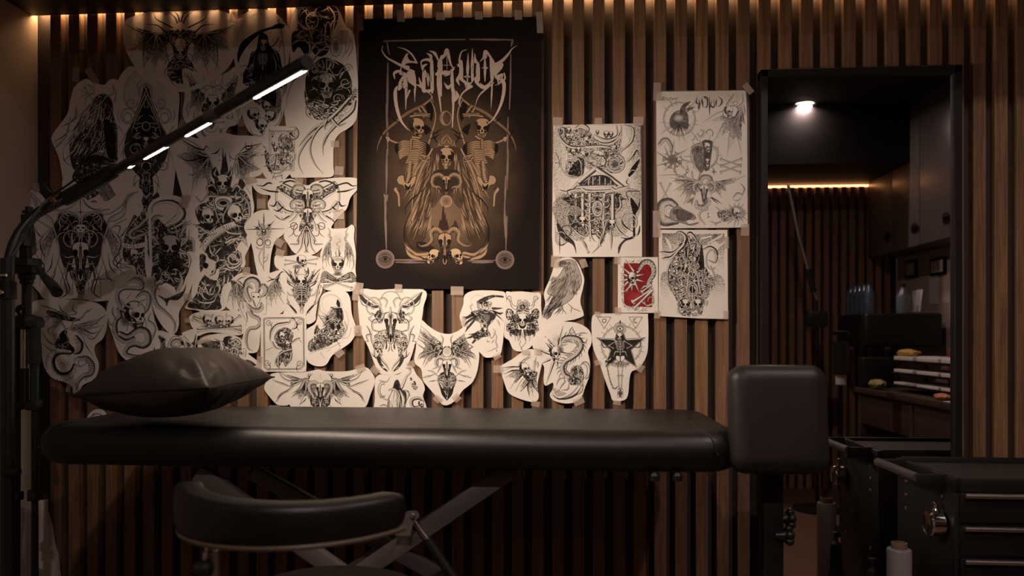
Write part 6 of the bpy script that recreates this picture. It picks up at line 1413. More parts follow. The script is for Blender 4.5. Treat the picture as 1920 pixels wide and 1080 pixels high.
def slab(name, x0, x1, y0, y1, z0, z1, rc, re, m, parent, crown=.004):
    bm = bmesh.new(); prof = []; zm = (z1 - z0) / 2
    for k in range(9):
        a = math.pi / 2 * k / 8; prof.append((re * (1 - math.sin(a)), z0 + re * (1 - math.cos(a))))
    for k in range(1, 5): prof.append((0, z0 + re + (z1 - z0 - 2 * re) * k / 5))
    for k in range(9):
        a = math.pi / 2 * k / 8; prof.append((re * (1 - math.cos(a)), z1 - re * (1 - math.sin(a))))
    def ring(d, z):
        r = max(rc - d, .012); X0, X1, Y0, Y1 = x0 + d + r, x1 - d - r, y0 + d + r, y1 - d - r; P = []
        for cx_, cy_, a0 in ((X1, Y1, 0), (X0, Y1, 90), (X0, Y0, 180), (X1, Y0, 270)):
            for k in range(11): a = math.radians(a0 + 9 * k); P.append((cx_ + r * math.cos(a), cy_ + r * math.sin(a), z))
            nx_ = {0: (X0, Y1 + r), 90: (X0 - r, Y0), 180: (X1, Y0 - r), 270: (X1 + r, Y1)}[a0]; lx, ly = P[-1][0], P[-1][1]; n_ = 24 if a0 in (0, 180) else 6
            for k in range(1, n_): P.append((lx + (nx_[0] - lx) * k / n_, ly + (nx_[1] - ly) * k / n_, z))
        return [bm.verts.new(Vector(p) + Vector((0, 0, .0010 * noise.noise(Vector(p) * 13)))) for p in P]
    R = [ring(*p) for p in prof]
    for k in range(1, 7): d = re + ((y1 - y0) / 2 - re - .03) * k / 6; R.append(ring(d, z1 + crown * (k / 6)))
    n = len(R[0])
    for a, b in zip(R, R[1:]):
        for k in range(n): bm.faces.new((a[k], a[(k + 1) % n], b[(k + 1) % n], b[k]))
    bm.faces.new(R[0][::-1]); bm.faces.new(R[-1]); return fin(bm, name, m, parent, auto=80)
mt_ = slab('mattress_pad', L_.x, R_.x, YF, YK, BB, BT, .11, .046, MT['leather'], bed)
for xx, sg in ((L_.x + .05, -1), (R_.x - .075, 1)):
    bm = bmesh.new()
    pth = [Vector((xx, YF + .001, BB + .05)), Vector((xx - .002 * sg, YF + .001, BT - .05)), Vector((xx - .012 * sg, YF + .013, BT - .014)), Vector((xx - .024 * sg, YF + .045, BT - .0005)), Vector((xx - .03 * sg, YF + .12, BT + .001)), Vector((xx - .03 * sg, YK - .12, BT + .001))]
    tube_bm(bm, spline(pth, 6), .0014, 6); fin(bm, 'seam', MT['leather'], mt_)
hc = D(1457, 786, 1.72); rot = Matrix.Rotation(math.radians(1), 3, 'Z') @ Matrix.Rotation(math.radians(-7), 3, 'X')
hp = pad('head_pad', (hc.x - .110, hc.y - .04, hc.z - .125), (hc.x + .112, hc.y + .04, hc.z + .125), .037, MT['leather_mid'], bed, rot, hc, 0)
# frame under the pad
fz = BB - .02
box('deck_frame', (L_.x + .12, YF + .09, BB - .006), (R_.x - .1, YK - .06, BB + .002), MT['metal_black'], bed)
def bar(name, p, q, w_, d_, m, parent):
    p, q = Vector(p), Vector(q); v = q - p; L = v.length; a = math.atan2(v.z, v.x)
    return obox(name, (p + q) / 2, (L, d_, w_), m, parent, Matrix.Rotation(-a, 3, 'Y'), .004, 2)
YQ1, YQ2 = -.65, -.34
def bw(px, py, y): return W(px, py, y)
for y_ in (YQ1, YQ2):
    dx = 0 if y_ == YQ1 else 34
    k_ = 1 if y_ == YQ1 else .85
    bar('scissor_leg', W(372 + dx * 3, 885, y_), W(905 + dx * 2, 1262 if y_ == YQ1 else 1160, y_), .044, .026, MT['steel_gray'], bed)
    bar('scissor_leg', W(962 + dx * .2, 878, y_ + .03), W(430 + dx * 3, 1242 if y_ == YQ1 else 1150, y_ + .03), .044, .026, MT['steel_gray'], bed)
bm = bmesh.new(); c = W(768, 980, YQ1 - .03)
pl = [W(x, y, YQ1 - .012) for x, y in ((742, 1003), (744, 985), (752, 968), (764, 958), (782, 957), (787, 966), (774, 985), (770, 1004))]
lo = [bm.verts.new(p) for p in pl]; hi = [bm.verts.new(p + Vector((0, -.006, 0))) for p in pl]
bm.faces.new(lo); bm.faces.new(hi[::-1])
for i in range(len(lo)): bm.faces.new((lo[i], lo[(i + 1) % 8], hi[(i + 1) % 8], hi[i]))
br_ = fin(bm, 'hinge_bracket', MT['steel_gray'], bed)
lathe('bolt', W(774, 966, YQ1 - .02), [(.006, 0), (.006, -.006), (.0045, -.008)], MT['alu'], br_, 14, 'Y')
tube('gas_spring', [W(772, 970, YQ1 + .01), W(800, 1010, YQ1 + .01)], .007, MT['alu'], bed)
gs = tube('gas_cylinder', [W(800, 1010, YQ1 + .01), W(842, 1072, YQ1 + .01), W(870, 1110, YQ1 + .01)], .012, MT['metal_black'], bed)
box('base_rail', (L_.x + .35, YF + .08, .0), (R_.x - .45, YF + .14, .05), MT['metal_black'], bed); box('base_rail', (L_.x + .35, YK - .12, .0), (R_.x - .45, YK - .06, .05), MT['metal_black'], bed)
box('cross_rail', (L_.x + .40, YF + .12, .02), (L_.x + .46, YK - .08, .06), MT['metal_black'], bed)
hx = D(1446, 900, 1.80).x
box('head_column', (hx - .022, -.62, .0), (hx + .026, -.57, hc.z - .08), MT['metal_black'], bed)
box('head_arm', (R_.x - .2, -.60, BB + .012), (hx + .02, -.54, BB + .045), MT['metal_black'], bed)
def clover(c, r, parent, name='clover_knob'):
    bm = bmesh.new()
    for k in range(5):
        a = k * 1.2566; bmesh.ops.create_icosphere(bm, subdivisions=2, radius=r * .42, matrix=Matrix.Translation(Vector(c) + Vector((0, r * .62 * math.sin(a), r * .62 * math.cos(a)))))
    lathe_bm(bm, Vector(c) - Vector((.012, 0, 0)), [(r * .3, -.02), (r * .5, 0), (r * .55, .012), (r * .3, .024)], 16, 'X')
    return fin(bm, name, MT['plastic_black'], parent)
clover((hx + .044, -.61, D(1478, 975, 1.78).z), .025, bed); clover((hx + .036, -.625, D(1466, 1008, 1.76).z), .025, bed)
for xx in (1227, 1270): lathe('glide', W(xx, 901, -.7), [(.012, 0), (.012, .012), (.006, .02)], MT['metal_black'], bed, 14)

# ---------------------------------------------------------------- pillow
def pillow():
    Lc, Nc, Rc = D(131, 742, 1.80), D(392, 727, 1.66), D(514, 707, 1.98)
    Lc.z = max(Lc.z, BT + .07); Bc = Lc + Rc - Nc; Bc.z = Lc.z
    cen = (Lc + Nc + Rc + Bc) / 4; bm = bmesh.new(); n = 44; top = {}; bot = {}
    tt = thing('pillow', 'plump black leather pillow lying on the left end of the bed', 'pillow', (cen.x, cen.y, BT))
    for i in range(n + 1):
        for j in range(n + 1):
            u, v = i / n, j / n; U, V_ = 2 * u - 1, 2 * v - 1
            # pinched sides
            pu = U * (1 - .075 * (1 - V_ * V_) * U * U); pv = V_ * (1 - .075 * (1 - U * U) * V_ * V_)
            a, b = (pu + 1) / 2, (pv + 1) / 2
            p = Lc * (1 - a) * (1 - b) + Nc * a * (1 - b) + Rc * a * b + Bc * (1 - a) * b
            e = max(0, (1 - abs(U) ** 2.3) * (1 - abs(V_) ** 2.3)) ** .58
            dn = min(1, math.hypot(U - 1, V_ + 1)); wr = math.exp(-((math.hypot(U - 1, V_ + 1) - .35) / .3) ** 2)
            fold = .010 * wr * math.sin(math.atan2(V_ + 1, 1 - U) * 9 + 1.0)
            wr2 = math.exp(-((1 - abs(U)) / .35) ** 2) * math.sin(V_ * 16 + noise.noise(Vector((U * 3, V_ * 3, 0))) * 4) * .0028
            wr3 = math.exp(-((1 - abs(V_)) / .35) ** 2) * math.sin(U * 15 + noise.noise(Vector((U * 3, V_ * 3, 4))) * 4) * .0028
            nz = .006 * noise.noise(Vector((U * 2.2, V_ * 2.2, 2)))
            up = p + Vector((0, 0, .098 * e + (fold + wr2 + wr3 + nz) * min(1, e * 2)))
            dnp = p - Vector((0, 0, .075 * e + (wr2 + wr3) * min(1, e * 2)))
            dnp.z = max(dnp.z, BT + .0045)
            top[i, j] = bm.verts.new(up)
            bot[i, j] = top[i, j] if i in (0, n) or j in (0, n) else bm.verts.new(dnp)
    for i in range(n):
        for j in range(n):
            bm.faces.new((top[i, j], top[i + 1, j], top[i + 1, j + 1], top[i, j + 1])); bm.faces.new((bot[i, j], bot[i, j + 1], bot[i + 1, j + 1], bot[i + 1, j]))
    pts = [top[i, 0].co.copy() for i in range(n + 1)] + [top[n, j].co.copy() for j in range(1, n + 1)] + [top[i, n].co.copy() for i in range(n - 1, -1, -1)] + [top[0, j].co.copy() for j in range(n - 1, -1, -1)]
    fin(bm, 'cushion', MT['leather_soft'], tt, auto=120)
    bm = bmesh.new(); tube_bm(bm, pts, .0022, 8); fin(bm, 'piping', MT['leather'], tt)
pillow()

# ---------------------------------------------------------------- stool
sc_ = D(612, 1090, 1.42); sx, sy = sc_.x, sc_.y
st = thing('stool', 'black leather stool with a curved back pad, in front of the bed', 'stool', (sx, sy, 0))
zs = D(612, 1078, 1.50).z
lathe('seat', (sx, sy, 0), [(.05, zs - .075), (.165, zs - .07), (.182, zs - .05), (.186, zs - .03), (.178, zs - .012), (.15, zs - .002), (.08, zs + .002), (.01, zs + .003)], MT['leather'], st, 48)
bm = bmesh.new(); rings = []
NA = 40; cx, cy = D(580, 900, 1.38).x, D(580, 900, 1.38).y
zt0 = D(545, 925, 1.2).z
for i in range(NA + 1):
    t_ = i / NA; a = math.radians(199 + (338 - 199) * t_)
    ra, rb = .205, .20
    e = min(1, math.sin(math.pi * min(max(t_, .001), .999)) * 5.5) ** .5 if t_ > .5 else min(1, math.sin(math.pi * max(t_, .001)) * 7) ** .5
    cen = Vector((cx + ra * math.cos(a), cy + rb * math.sin(a), zt0 - .040 - .004 * math.sin(math.pi * t_)))
    nrm = Vector((math.cos(a), math.sin(a), 0)); hh = .041 * (1.0 - .30 * t_) * max(e, .12); tk = .026 * max(e, .12)
    ring = []
    for k in range(20):
        b = 2 * math.pi * k / 20; cb, sb = math.cos(b), math.sin(b)
        ring.append(bm.verts.new(cen + nrm * (tk * math.copysign(abs(cb) ** .5, cb)) + Vector((0, 0, hh * math.copysign(abs(sb) ** .45, sb)))))
    rings.append(ring)
for a, b in zip(rings, rings[1:]):
    for k in range(20): bm.faces.new((a[k], a[(k + 1) % 20], b[(k + 1) % 20], b[k]))
bm.faces.new(rings[0][::-1]); bm.faces.new(rings[-1])
fin(bm, 'back_pad', MT['leather'], st, auto=80)
bm = bmesh.new(); pr = [Vector((cx + .222 * math.cos(math.radians(a)), cy + .217 * math.sin(math.radians(a)), zt0 - .040 - .041 * (1 - .3 * (a - 186) / 150) - .004)) for a in range(203, 334, 5)]
tube_bm(bm, pr, .0055, 8); fin(bm, 'trim_band', mat('band_trim', (.09, .065, .04), .5), st)
pp_ = D(395, 1000, 1.24)
tube('post', [(pp_.x, pp_.y, zt0 - .06), (pp_.x, pp_.y, zs - .16), (pp_.x + .02, pp_.y + .01, zs - .2), (sx, sy, zs - .2)], .0095, MT['alu'], st, n=0)
cl_ = tube('post_sleeve', [(pp_.x + .001, pp_.y, D(395, 1032, 1.24).z), (pp_.x + .001, pp_.y, zs - .15)], .0135, MT['alu'], st)
kb = D(377, 1066, 1.22); lathe('tightening_knob', kb, [(.004, .02), (.012, .016), (.013, 0), (.010, -.01)], MT['plastic_black'], st, 16, 'X')
tube('gas_lift', [(sx, sy, zs - .06), (sx, sy, .1)], [.025, .025, .02], MT['chrome'], st)
bm = bmesh.new()
for k in range(5):
    a = k * 1.2566 + .3; tube_bm(bm, [(sx, sy, .11), (sx + .26 * math.cos(a), sy + .26 * math.sin(a), .065)], [.022, .014], 10)
fin(bm, 'star_base', MT['chrome'], st)
for k in range(5):
    a = k * 1.2566 + .3; lathe('caster', (sx + .26 * math.cos(a), sy + .26 * math.sin(a), .028), [(.012, -.012), (.027, -.011), (.027, .011), (.012, .012)], MT['plastic_black'], st, 18, 'X')

# ---------------------------------------------------------------- boom lamp
def lamp():
    A = D(212, 322, 2.02); B = D(574, 117, 1.36)
    foot = D(16, 900, 1.95)
    t = thing('floor_lamp', 'black gooseneck lamp whose long lit LED tube crosses the drawings diagonally', 'lamp', (foot.x, foot.y, 0))
    dr = (B - A).normalized(); side = dr.cross(Vector((0, 0, 1))).normalized(); dn = dr.cross(side).normalized()
    if dn.z > 0: dn = -dn
    low = (dn * .93 + Vector((.25, .28, 0))).normalized(); low = (low - dr * low.dot(dr)).normalized()
    tube('lamp_tube', [A, A + dr * .3, B], .0125, MT['lampblack'], t, 22)
    J = A + (B - A) * .597
    tube('joint_collar', [J, J + dr * .045], .0138, MT['steel_gray'], t, 22)
    tube('end_cap', [B - dr * .006, B + dr * .004], .0128, MT['grip'], t, 22)
    for s0, s1 in ((.112, .132), (.22, .35), (.47, .597), (.80, .985)):
        p, q = A + (B - A) * s0, A + (B - A) * s1; bm = bmesh.new(); w2 = dr.cross(low).normalized()
        L = []
        for P_ in (p, q):
            for k in range(7):
                an = (k / 6 - .5) * 1.0; d = low * math.cos(an) + w2 * math.sin(an); L.append(bm.verts.new(P_ + d * .0132))
        for k in range(6): bm.faces.new((L[k], L[k + 1], L[k + 8], L[k + 7]))
        fin(bm, 'led_panel', MT['led'], t)
    br = D(118, 375, 2.05); bq = D(210, 322, 2.02)
    v = bq - br; c = (br + bq) / 2; R = v.to_track_quat('X', 'Z').to_matrix()
    obox('bracket', c, (v.length, .022, .036), MT['lampblack'], t, R, .004)
    tube('sleeve', [D(196, 331, 2.02), D(214, 320, 2.02)], .018, MT['plastic_black'], t, 18)
    for k, (x_, y_) in enumerate(((152, 329), (163, 322), (176, 316))): lathe('wing_screw', D(x_, y_ + 4, 2.02), [(.006, -.01), (.006, .008), (.010, .01), (.010, .018), (.004, .02)], MT['plastic_black'], t, 12)
    lathe('clamp_knob', D(89, 354, 2.04), [(.004, -.02), (.007, -.018), (.010, .0), (.010, .018), (.006, .02)], MT['plastic_black'], t, 14, (Vector((.5, 0, .8)).normalized(), Vector((0, 1, 0)), Vector((-.7, 0, .7)).normalized()))
    lathe('brass_washer', D(107, 376, 2.02), [(.007, -.012), (.008, -.02), (.003, -.022)], mat('brass', (.30, .17, .07), .35, metal=1), t, 14, 'Y')
    g = [D(122, 372, 2.05), D(96, 386, 2.04), D(70, 400, 2.02), D(45, 425, 2.0), D(27, 455, 1.98), D(17, 490, 1.96), D(15, 520, 1.95)]
    bm = bmesh.new(); S = spline(g, 14); rr = [.0125 + .0012 * (i % 2) for i in range(len(S))]; tube_bm(bm, S, rr, 14); fin(bm, 'gooseneck', MT['plastic_black'], t)
    base = D(14, 560, 1.95)
    tube('pole', [(base.x, base.y, D(14, 485, 1.95).z), (base.x, base.y, .03)], .0165, MT['lampblack'], t, 18)
    tube('pole_collar', [(base.x, base.y, D(14, 528, 1.95).z), (base.x, base.y, D(14, 561, 1.95).z)], .021, MT['metal_black'], t, 18)
    tube('lock_lever', [D(0, 516, 1.93), D(12, 516, 1.93)], .004, MT['chrome'], t, 8)
    lathe('collar_screw', D(3, 548, 1.92), [(.006, 0), (.006, -.006)], MT['chrome'], t, 12, 'Y')
    tube('power_cord', [D(178, 318, 2.0), D(150, 330, 2.0), D(128, 346, 2.0), D(104, 362, 2.01), D(85, 378, 2.0), D(62, 406, 1.98), D(42, 450, 1.97), D(20, 482, 1.95), D(4, 500, 1.95), D(-14, 560, 1.95)], .0028, MT['plastic_black'], t, 8, n=6)
    lathe('base_plate', (base.x, base.y, 0), [(.14, .0), (.14, .018), (.13, .024), (.03, .03)], MT['metal_black'], t, 36)
    lk = D(22, 885, 1.93); lathe('leg_clamp', lk, [(.010, -.02), (.012, 0), (.010, .02)], MT['metal_black'], t, 14, 'X')
    return A, B, low
LA, LB, LOW = lamp()

# ---------------------------------------------------------------- tripod with phone holder
def tripod():
    Z = 2.14; c = D(50, 900, Z); t = thing('tripod', 'black folded tripod with pan head and upright phone clamp, in the left corner', 'tripod', (c.x, c.y, 0))
    X, Y = c.x, c.y; z = lambda py: D(50, py, Z).z; x = lambda px: D(px, 700, Z).x
    box('clamp_back', (x(40), Y - .006, z(462)), (x(60), Y + .006, z(402)), MT['plastic_black'], t, .003)
    box('clamp_top', (x(49), Y - .02, z(402)), (x(64), Y + .01, z(396)), MT['plastic_black'], t, .003); box('clamp_tip', (x(52), Y - .012, z(397)), (x(60), Y + .008, z(388)), MT['plastic_black'], t, .002)
    box('clamp_jaw', (x(38), Y - .03, z(463)), (x(60), Y + .015, z(433)), MT['plastic_black'], t, .004)
    box('clamp_neck', (x(40), Y - .012, z(484)), (x(56), Y + .012, z(462)), MT['metal_black'], t, .003)
    box('quick_plate', (x(25), Y - .035, z(500)), (x(68), Y + .03, z(484)), MT['plastic_black'], t, .005); box('pan_head', (x(28), Y - .03, z(514)), (x(74), Y + .03, z(500)), MT['metal_black'], t, .006)
    lathe('pan_collar', (X, Y, z(514)), [(.022, 0), (.022, -.012), (.018, -.016), (.018, -.026), (.012, -.03)], MT['metal_black'], t, 24)
    tube('pan_handle', [D(70, 502, Z - .03), D(84, 520, Z - .08), D(98, 535, Z - .13), D(106, 546, Z - .16)], [.006, .009, .0125, .014, .013], MT['grip'], t, 16, n=4)
    tube('handle_end', [D(105, 545, Z - .155), D(107, 548, Z - .165)], .0145, MT['plastic_black'], t, 16)
    tube('center_column', [(X, Y, z(520)), (X, Y, z(600))], .0125, MT['metal_black'], t, 18)
    lathe('shoulder', (X, Y, z(598)), [(.02, .012), (.038, .006), (.045, -.006), (.043, -.022), (.025, -.03)], MT['plastic_black'], t, 24)
    tube('crank', [D(30, 584, Z - .03), D(36, 577, Z - .03), D(42, 573, Z - .03)], [.006, .008, .005], MT['plastic_black'], t, 10); tube('crank_arm', [D(33, 583, Z - .02), D(42, 598, Z - .01)], .005, MT['plastic_black'], t, 8)
    tube('inner_tube', [(X + .001, Y - .012, z(605)), (X + .001, Y - .012, z(712))], .0095, MT['alu'], t, 14); tube('inner_rod', [(X + .001, Y - .012, z(690)), (X + .001, Y - .012, z(762))], .012, MT['metal_black'], t, 14)
    for sx_, yo in ((-1, 0), (1, -.005), (.05, .03)):
        xx = X + sx_ * .0275; g = tube('leg', [(xx, Y + yo, z(596)), (xx, Y + yo, z(690))], .0125, MT['metal_black'], t, 14)
        tube('foam_grip', [(xx, Y + yo, z(612)), (xx, Y + yo, z(682))], .0155, MT['grip'], g, 16)
        l2 = tube('leg_section', [(xx, Y + yo, z(682)), (xx, Y + yo, z(758))], .0118, MT['green_alu'], g, 14)
        box('leg_lock', (xx - .018, Y + yo - .016, z(768)), (xx + .016, Y + yo + .014, z(752)), MT['plastic_black'], g, .003)
        tube('lower_leg', [(xx, Y + yo, z(765)), (xx + .004 * sx_, Y + yo, .02)], .0085, MT['metal_black'], g, 12)
        box('lower_lock', (xx - .014, Y + yo - .013, z(938)), (xx + .012, Y + yo + .012, z(922)), MT['plastic_black'], g, .003)
        lathe('rubber_foot', (xx + .004 * sx_, Y + yo, 0), [(.011, 0), (.013, .006), (.010, .025)], MT['grip'], g, 14)
tripod()

# white bag on the floor behind the tripod
def bag():
    bm = bmesh.new(); y0 = -.12
    a = W(50, 1080, y0); n = 22
    x0b, x1b, x0t, x1t = W(28, 1080, y0).x, W(96, 1080, y0).x, W(34, 950, y0).x, W(66, 950, y0).x; zt_ = W(60, 946, y0).z
    k_ = (x1b - x1t) / (W(60, 1080, y0).z - zt_)
    G = []
    for i in range(n + 1):
        z_ = zt_ * i / n; xl = x0t - .01; xr = x1t + k_ * (z_ - zt_) * .8; w_ = (xr - xl) / 2; cx_ = (xr + xl) / 2; dp = .05 * (1 - .75 * (i / n) ** 2) + .004; ring = []
        for k in range(24):
            an = 2 * math.pi * k / 24; c_, s_ = math.cos(an), math.sin(an)
            p = Vector((cx_ + w_ * math.copysign(abs(c_) ** .6, c_), y0 + .05 + dp * math.copysign(abs(s_) ** .7, s_), z_))
            p += Vector((.004, .008, .006 * (i > n - 2))) * noise.noise(p * 16); p.x = max(p.x, XL + .01); p.y = min(p.y, -.008); ring.append(bm.verts.new(p))
        G.append(ring)
    for a, b in zip(G, G[1:]):
        for k in range(24): bm.faces.new((a[k], a[(k + 1) % 24], b[(k + 1) % 24], b[k]))
    bm.faces.new(G[0][::-1]); bm.faces.new(G[-1])
    tag(fin(bm, 'plastic_bag', MT['bag'], auto=180), 'tall wrinkled white plastic bag standing on the floor behind the tripod', 'bag')
bag()

# ---------------------------------------------------------------- tool cart
def cart():
    zt_ = .83; P = H(1681, 858, zt_); Q = H(1790, 897, zt_)
    xl = (P.x + Q.x) / 2; yk, yf = P.y, Q.y; yk = min(yk, -.065)
    xr = xl + .62
    t = thing('tool_cart', 'black steel tool cart with side handle and pale drawer pulls, right of the mirror', 'cart', ((xl + xr) / 2, (yk + yf) / 2, 0))
    bm = bmesh.new(); bx(bm, (xl, yf, .10), (xr, yk, zt_ - .035), .003); fin(bm, 'cart_body', MT['metal_black'], t)
    bm = bmesh.new(); r_ = .012
    bx(bm, (xl - .004, yf - .004, zt_ - .035), (xl + r_, yk + .004, zt_), .002); bx(bm, (xr - r_, yf - .004, zt_ - .035), (xr, yk + .004, zt_), .002)
    bx(bm, (xl + r_, yf - .004, zt_ - .035), (xr - r_, yf + r_, zt_), .002); bx(bm, (xl + r_, yk - r_ + .004, zt_ - .035), (xr - r_, yk + .004, zt_ + .004), .002)
    fin(bm, 'top_rim', MT['metal_black'], t)
    box('top_tray', (xl + r_, yf + r_, zt_ - .033), (xr - r_, yk - r_, zt_ - .012), mat('dark_gray_mat', (.018, .0155, .015), .45, vary=.1), t, 0)
    zz = [zt_ - .05]
    pulls = [W(1850, 931, yf - .02).z, W(1850, 993, yf - .02).z]; step = pulls[0] - pulls[1]
    for k in range(9):
        zp = pulls[0] - k * step
        if zp < .16: break
        d = box('drawer', (xl + .012, yf - .012, zp - step + .016), (xr - .012, yf + .004, zp + .006), MT['metal_black'], t, .002)
        bm = bmesh.new(); tube_bm(bm, [(xl + .018, yf - .020, zp), (xr - .018, yf - .020, zp)], .0066, 12, flat=1.0); fin(bm, 'drawer_pull', MT['alu'], d)
    hb = [H(1642, 866, zt_ - .006), H(1725, 896, zt_ - .006)]; xh = (hb[0].x + hb[1].x) / 2
    tube('push_handle', [(xh, hb[0].y, zt_ - .006), (xh, hb[1].y, zt_ - .006)], .0125, mat('handle_rubber', (.035, .029, .028), .5, vary=.1), t, 18)
    for yy in (hb[0].y - .004, hb[1].y + .004): box('handle_arm', (xh - .004, yy - .006, zt_ - .03), (xl + .002, yy + .006, zt_ + .004), MT['metal_black'], t, .002)
    bm = bmesh.new()
    for yy in (yf + .06, yk - .06):
        for zq in (zt_ - .06, zt_ - .10, zt_ - .14, .5): lathe_bm(bm, (xl, yy, zq), [(.006, .0), (.006, -.002), (.004, -.003)], 10, 'X')
    fin(bm, 'side_screws', MT['alu'], t)
    for xx in (xl + .05, xr - .05):
        for yy in (yf + .05, yk - .05): lathe('caster', (xx, yy, .05), [(.02, -.014), (.05, -.013), (.05, .013), (.02, .014)], MT['plastic_black'], t, 20, 'X'); box('caster_fork', (xx - .02, yy - .012, .05), (xx + .02, yy + .012, .11), MT['metal_black'], t)
    g = thing('dial_gauge', 'round chrome dial hanging on the left side of the black tool cart', 'gauge', (xl - .0235, yf + .05, W(1745, 990, yf).z))
    gc = Vector(g.location)
    lathe('case', gc + Vector((.018, 0, 0)), [(.03, 0), (.034, -.004), (.034, -.034), (.031, -.038), (.028, -.036)], MT['chrome'], g, 36, 'X'); lathe('dial_face', gc + Vector((-.017, 0, 0)), [(.029, 0), (.0288, -.001)], MT['plastic_black'], g, 30, 'X')
    lathe('stem', gc + Vector((0, 0, .03)), [(.006, 0), (.008, .006), (.005, .01), (.009, .018), (.009, .026), (.003, .03)], MT['chrome'], g, 14)
cart()

fr = D(1686, 1020, 2.06); fr_y = -.30 if False else fr.y
t = thing('film_roll', 'tall milky roll of film with a cardboard core, standing beside the black tool cart', 'roll', (fr.x, fr.y, 0))
lathe('film', (fr.x, fr.y, 0), [(.014, 0), (.0315, 0), (.0318, .3), (.0318, D(1686, 1029, 2.06).z - .004), (.030, D(1686, 1029, 2.06).z), (.021, D(1686, 1028, 2.06).z)], MT['film'], t, 36)
zc_ = D(1686, 1017, 2.06).z
lathe('core', (fr.x, fr.y, 0), [(.0205, zc_ - .03), (.0205, zc_), (.0185, zc_ + .0005), (.0180, zc_ - .03)], MT['card'], t, 30)
u = D(1636, 1047, 2.20); t = thing('umbrella', 'furled black umbrella standing tip up between the bed and the tool cart', 'umbrella', (u.x, u.y, 0))
lathe('tip_cap', (u.x, u.y, u.z), [(.006, -.032), (.006, -.01), (.011, -.004), (.012, 0), (.010, .001)], MT['plastic_black'], t, 18)
lathe('tip_collar', (u.x, u.y, u.z - .032), [(.016, -.016), (.015, -.006), (.009, 0), (.006, .004)], MT['plastic_black'], t, 18)
bm = bmesh.new(); rings = []
for i in range(26):
    t_ = i / 25; zq = (u.z - .045) * (1 - t_); r_ = (.014 + .016 * min(1, t_ * 1.6) - .012 * max(0, t_ - .75) * 4)
    rings.append([bm.verts.new((u.x + r_ * (1 + .18 * math.cos(8 * a)) * math.cos(a + t_), u.y + r_ * (1 + .18 * math.cos(8 * a)) * math.sin(a + t_), zq)) for a in [2 * math.pi * k / 48 for k in range(48)]])
for a, b in zip(rings, rings[1:]):
    for k in range(48): bm.faces.new((a[k], a[(k + 1) % 48], b[(k + 1) % 48], b[k]))
bm.faces.new(rings[0]); bm.faces.new(rings[-1]); fin(bm, 'folded_canopy', MT['grip'], t, auto=50)

# ---------------------------------------------------------------- what the mirror shows of the room behind
xc = M(1626, 360, YB + .35).x
def cabinets():
    p, q = M(1628, 484, YB + .02), None
    xf = p.x; zb = p.z
    y0 = YB + .02; wd = .42
    for k in range(4):
        t = thing('wall_cabinet', ['dark gray wall cabinet nearest the far slatted wall, seen in the mirror', 'dark gray wall cabinet, second from the far slats, seen in the mirror', 'dark gray wall cabinet, third from the far slats, seen in the mirror', 'dark gray wall cabinet nearest the mirror'][k], 'cabinet', (2.55, y0 + k * wd + wd / 2, zb), 'wall cabinets over the desk')
        a, b = y0 + k * wd, y0 + (k + 1) * wd - .002
        box('carcass', (xf + .018, a, zb), (XR - .002, b, ZC - .005), MT['cabinet'], t, 0)
        d = box('door', (xf, a + .003, zb + .002), (xf + .017, b - .003, ZC - .01), MT['cabinet'], t, .001)
        bm = bmesh.new(); hz = zb + .12; hy = b - .05
        for i in range(3):
            tube_bm(bm, spline([(xf - .012, hy + (i - 1) * .022, hz + .035), (xf - .022, hy + (i - 1) * .022 + .006, hz + .012), (xf - .012, hy + (i - 1) * .022, hz - .04)], 4), [.002, .006, .002], 8)
            tube_bm(bm, [(xf - .012, hy - .05, hz + (i - 1) * .018), (xf - .012, hy + .05, hz + (i - 1) * .012)], .004, 8)
        fin(bm, 'door_handle', MT['metal_black'], d)
cabinets()
def desk():
    z = .86; xf = H(0, 0, 0).x if False else M(1605, 724, -2.75).x; y0, y1 = -2.78, -.95
    t = thing('desk', 'dark wooden desk along the right wall, seen in the mirror', 'desk', ((xf + XR) / 2, (y0 + y1) / 2, 0))
    box('worktop', (xf, y0, z - .035), (XR - .01, y1, z), MT['desk'], t)
    box('front_panel', (xf + .03, y0 + .02, z - .24), (xf + .05, y1 - .02, z - .036), MT['desk'], t)
    for ya in (y0 + .01, y0 + .75, y1 - .05): box('side_panel', (xf + .02, ya, 0), (XR - .03, ya + .04, z - .036), MT['desk'], t)
    return xf, z
xf, dz = desk()
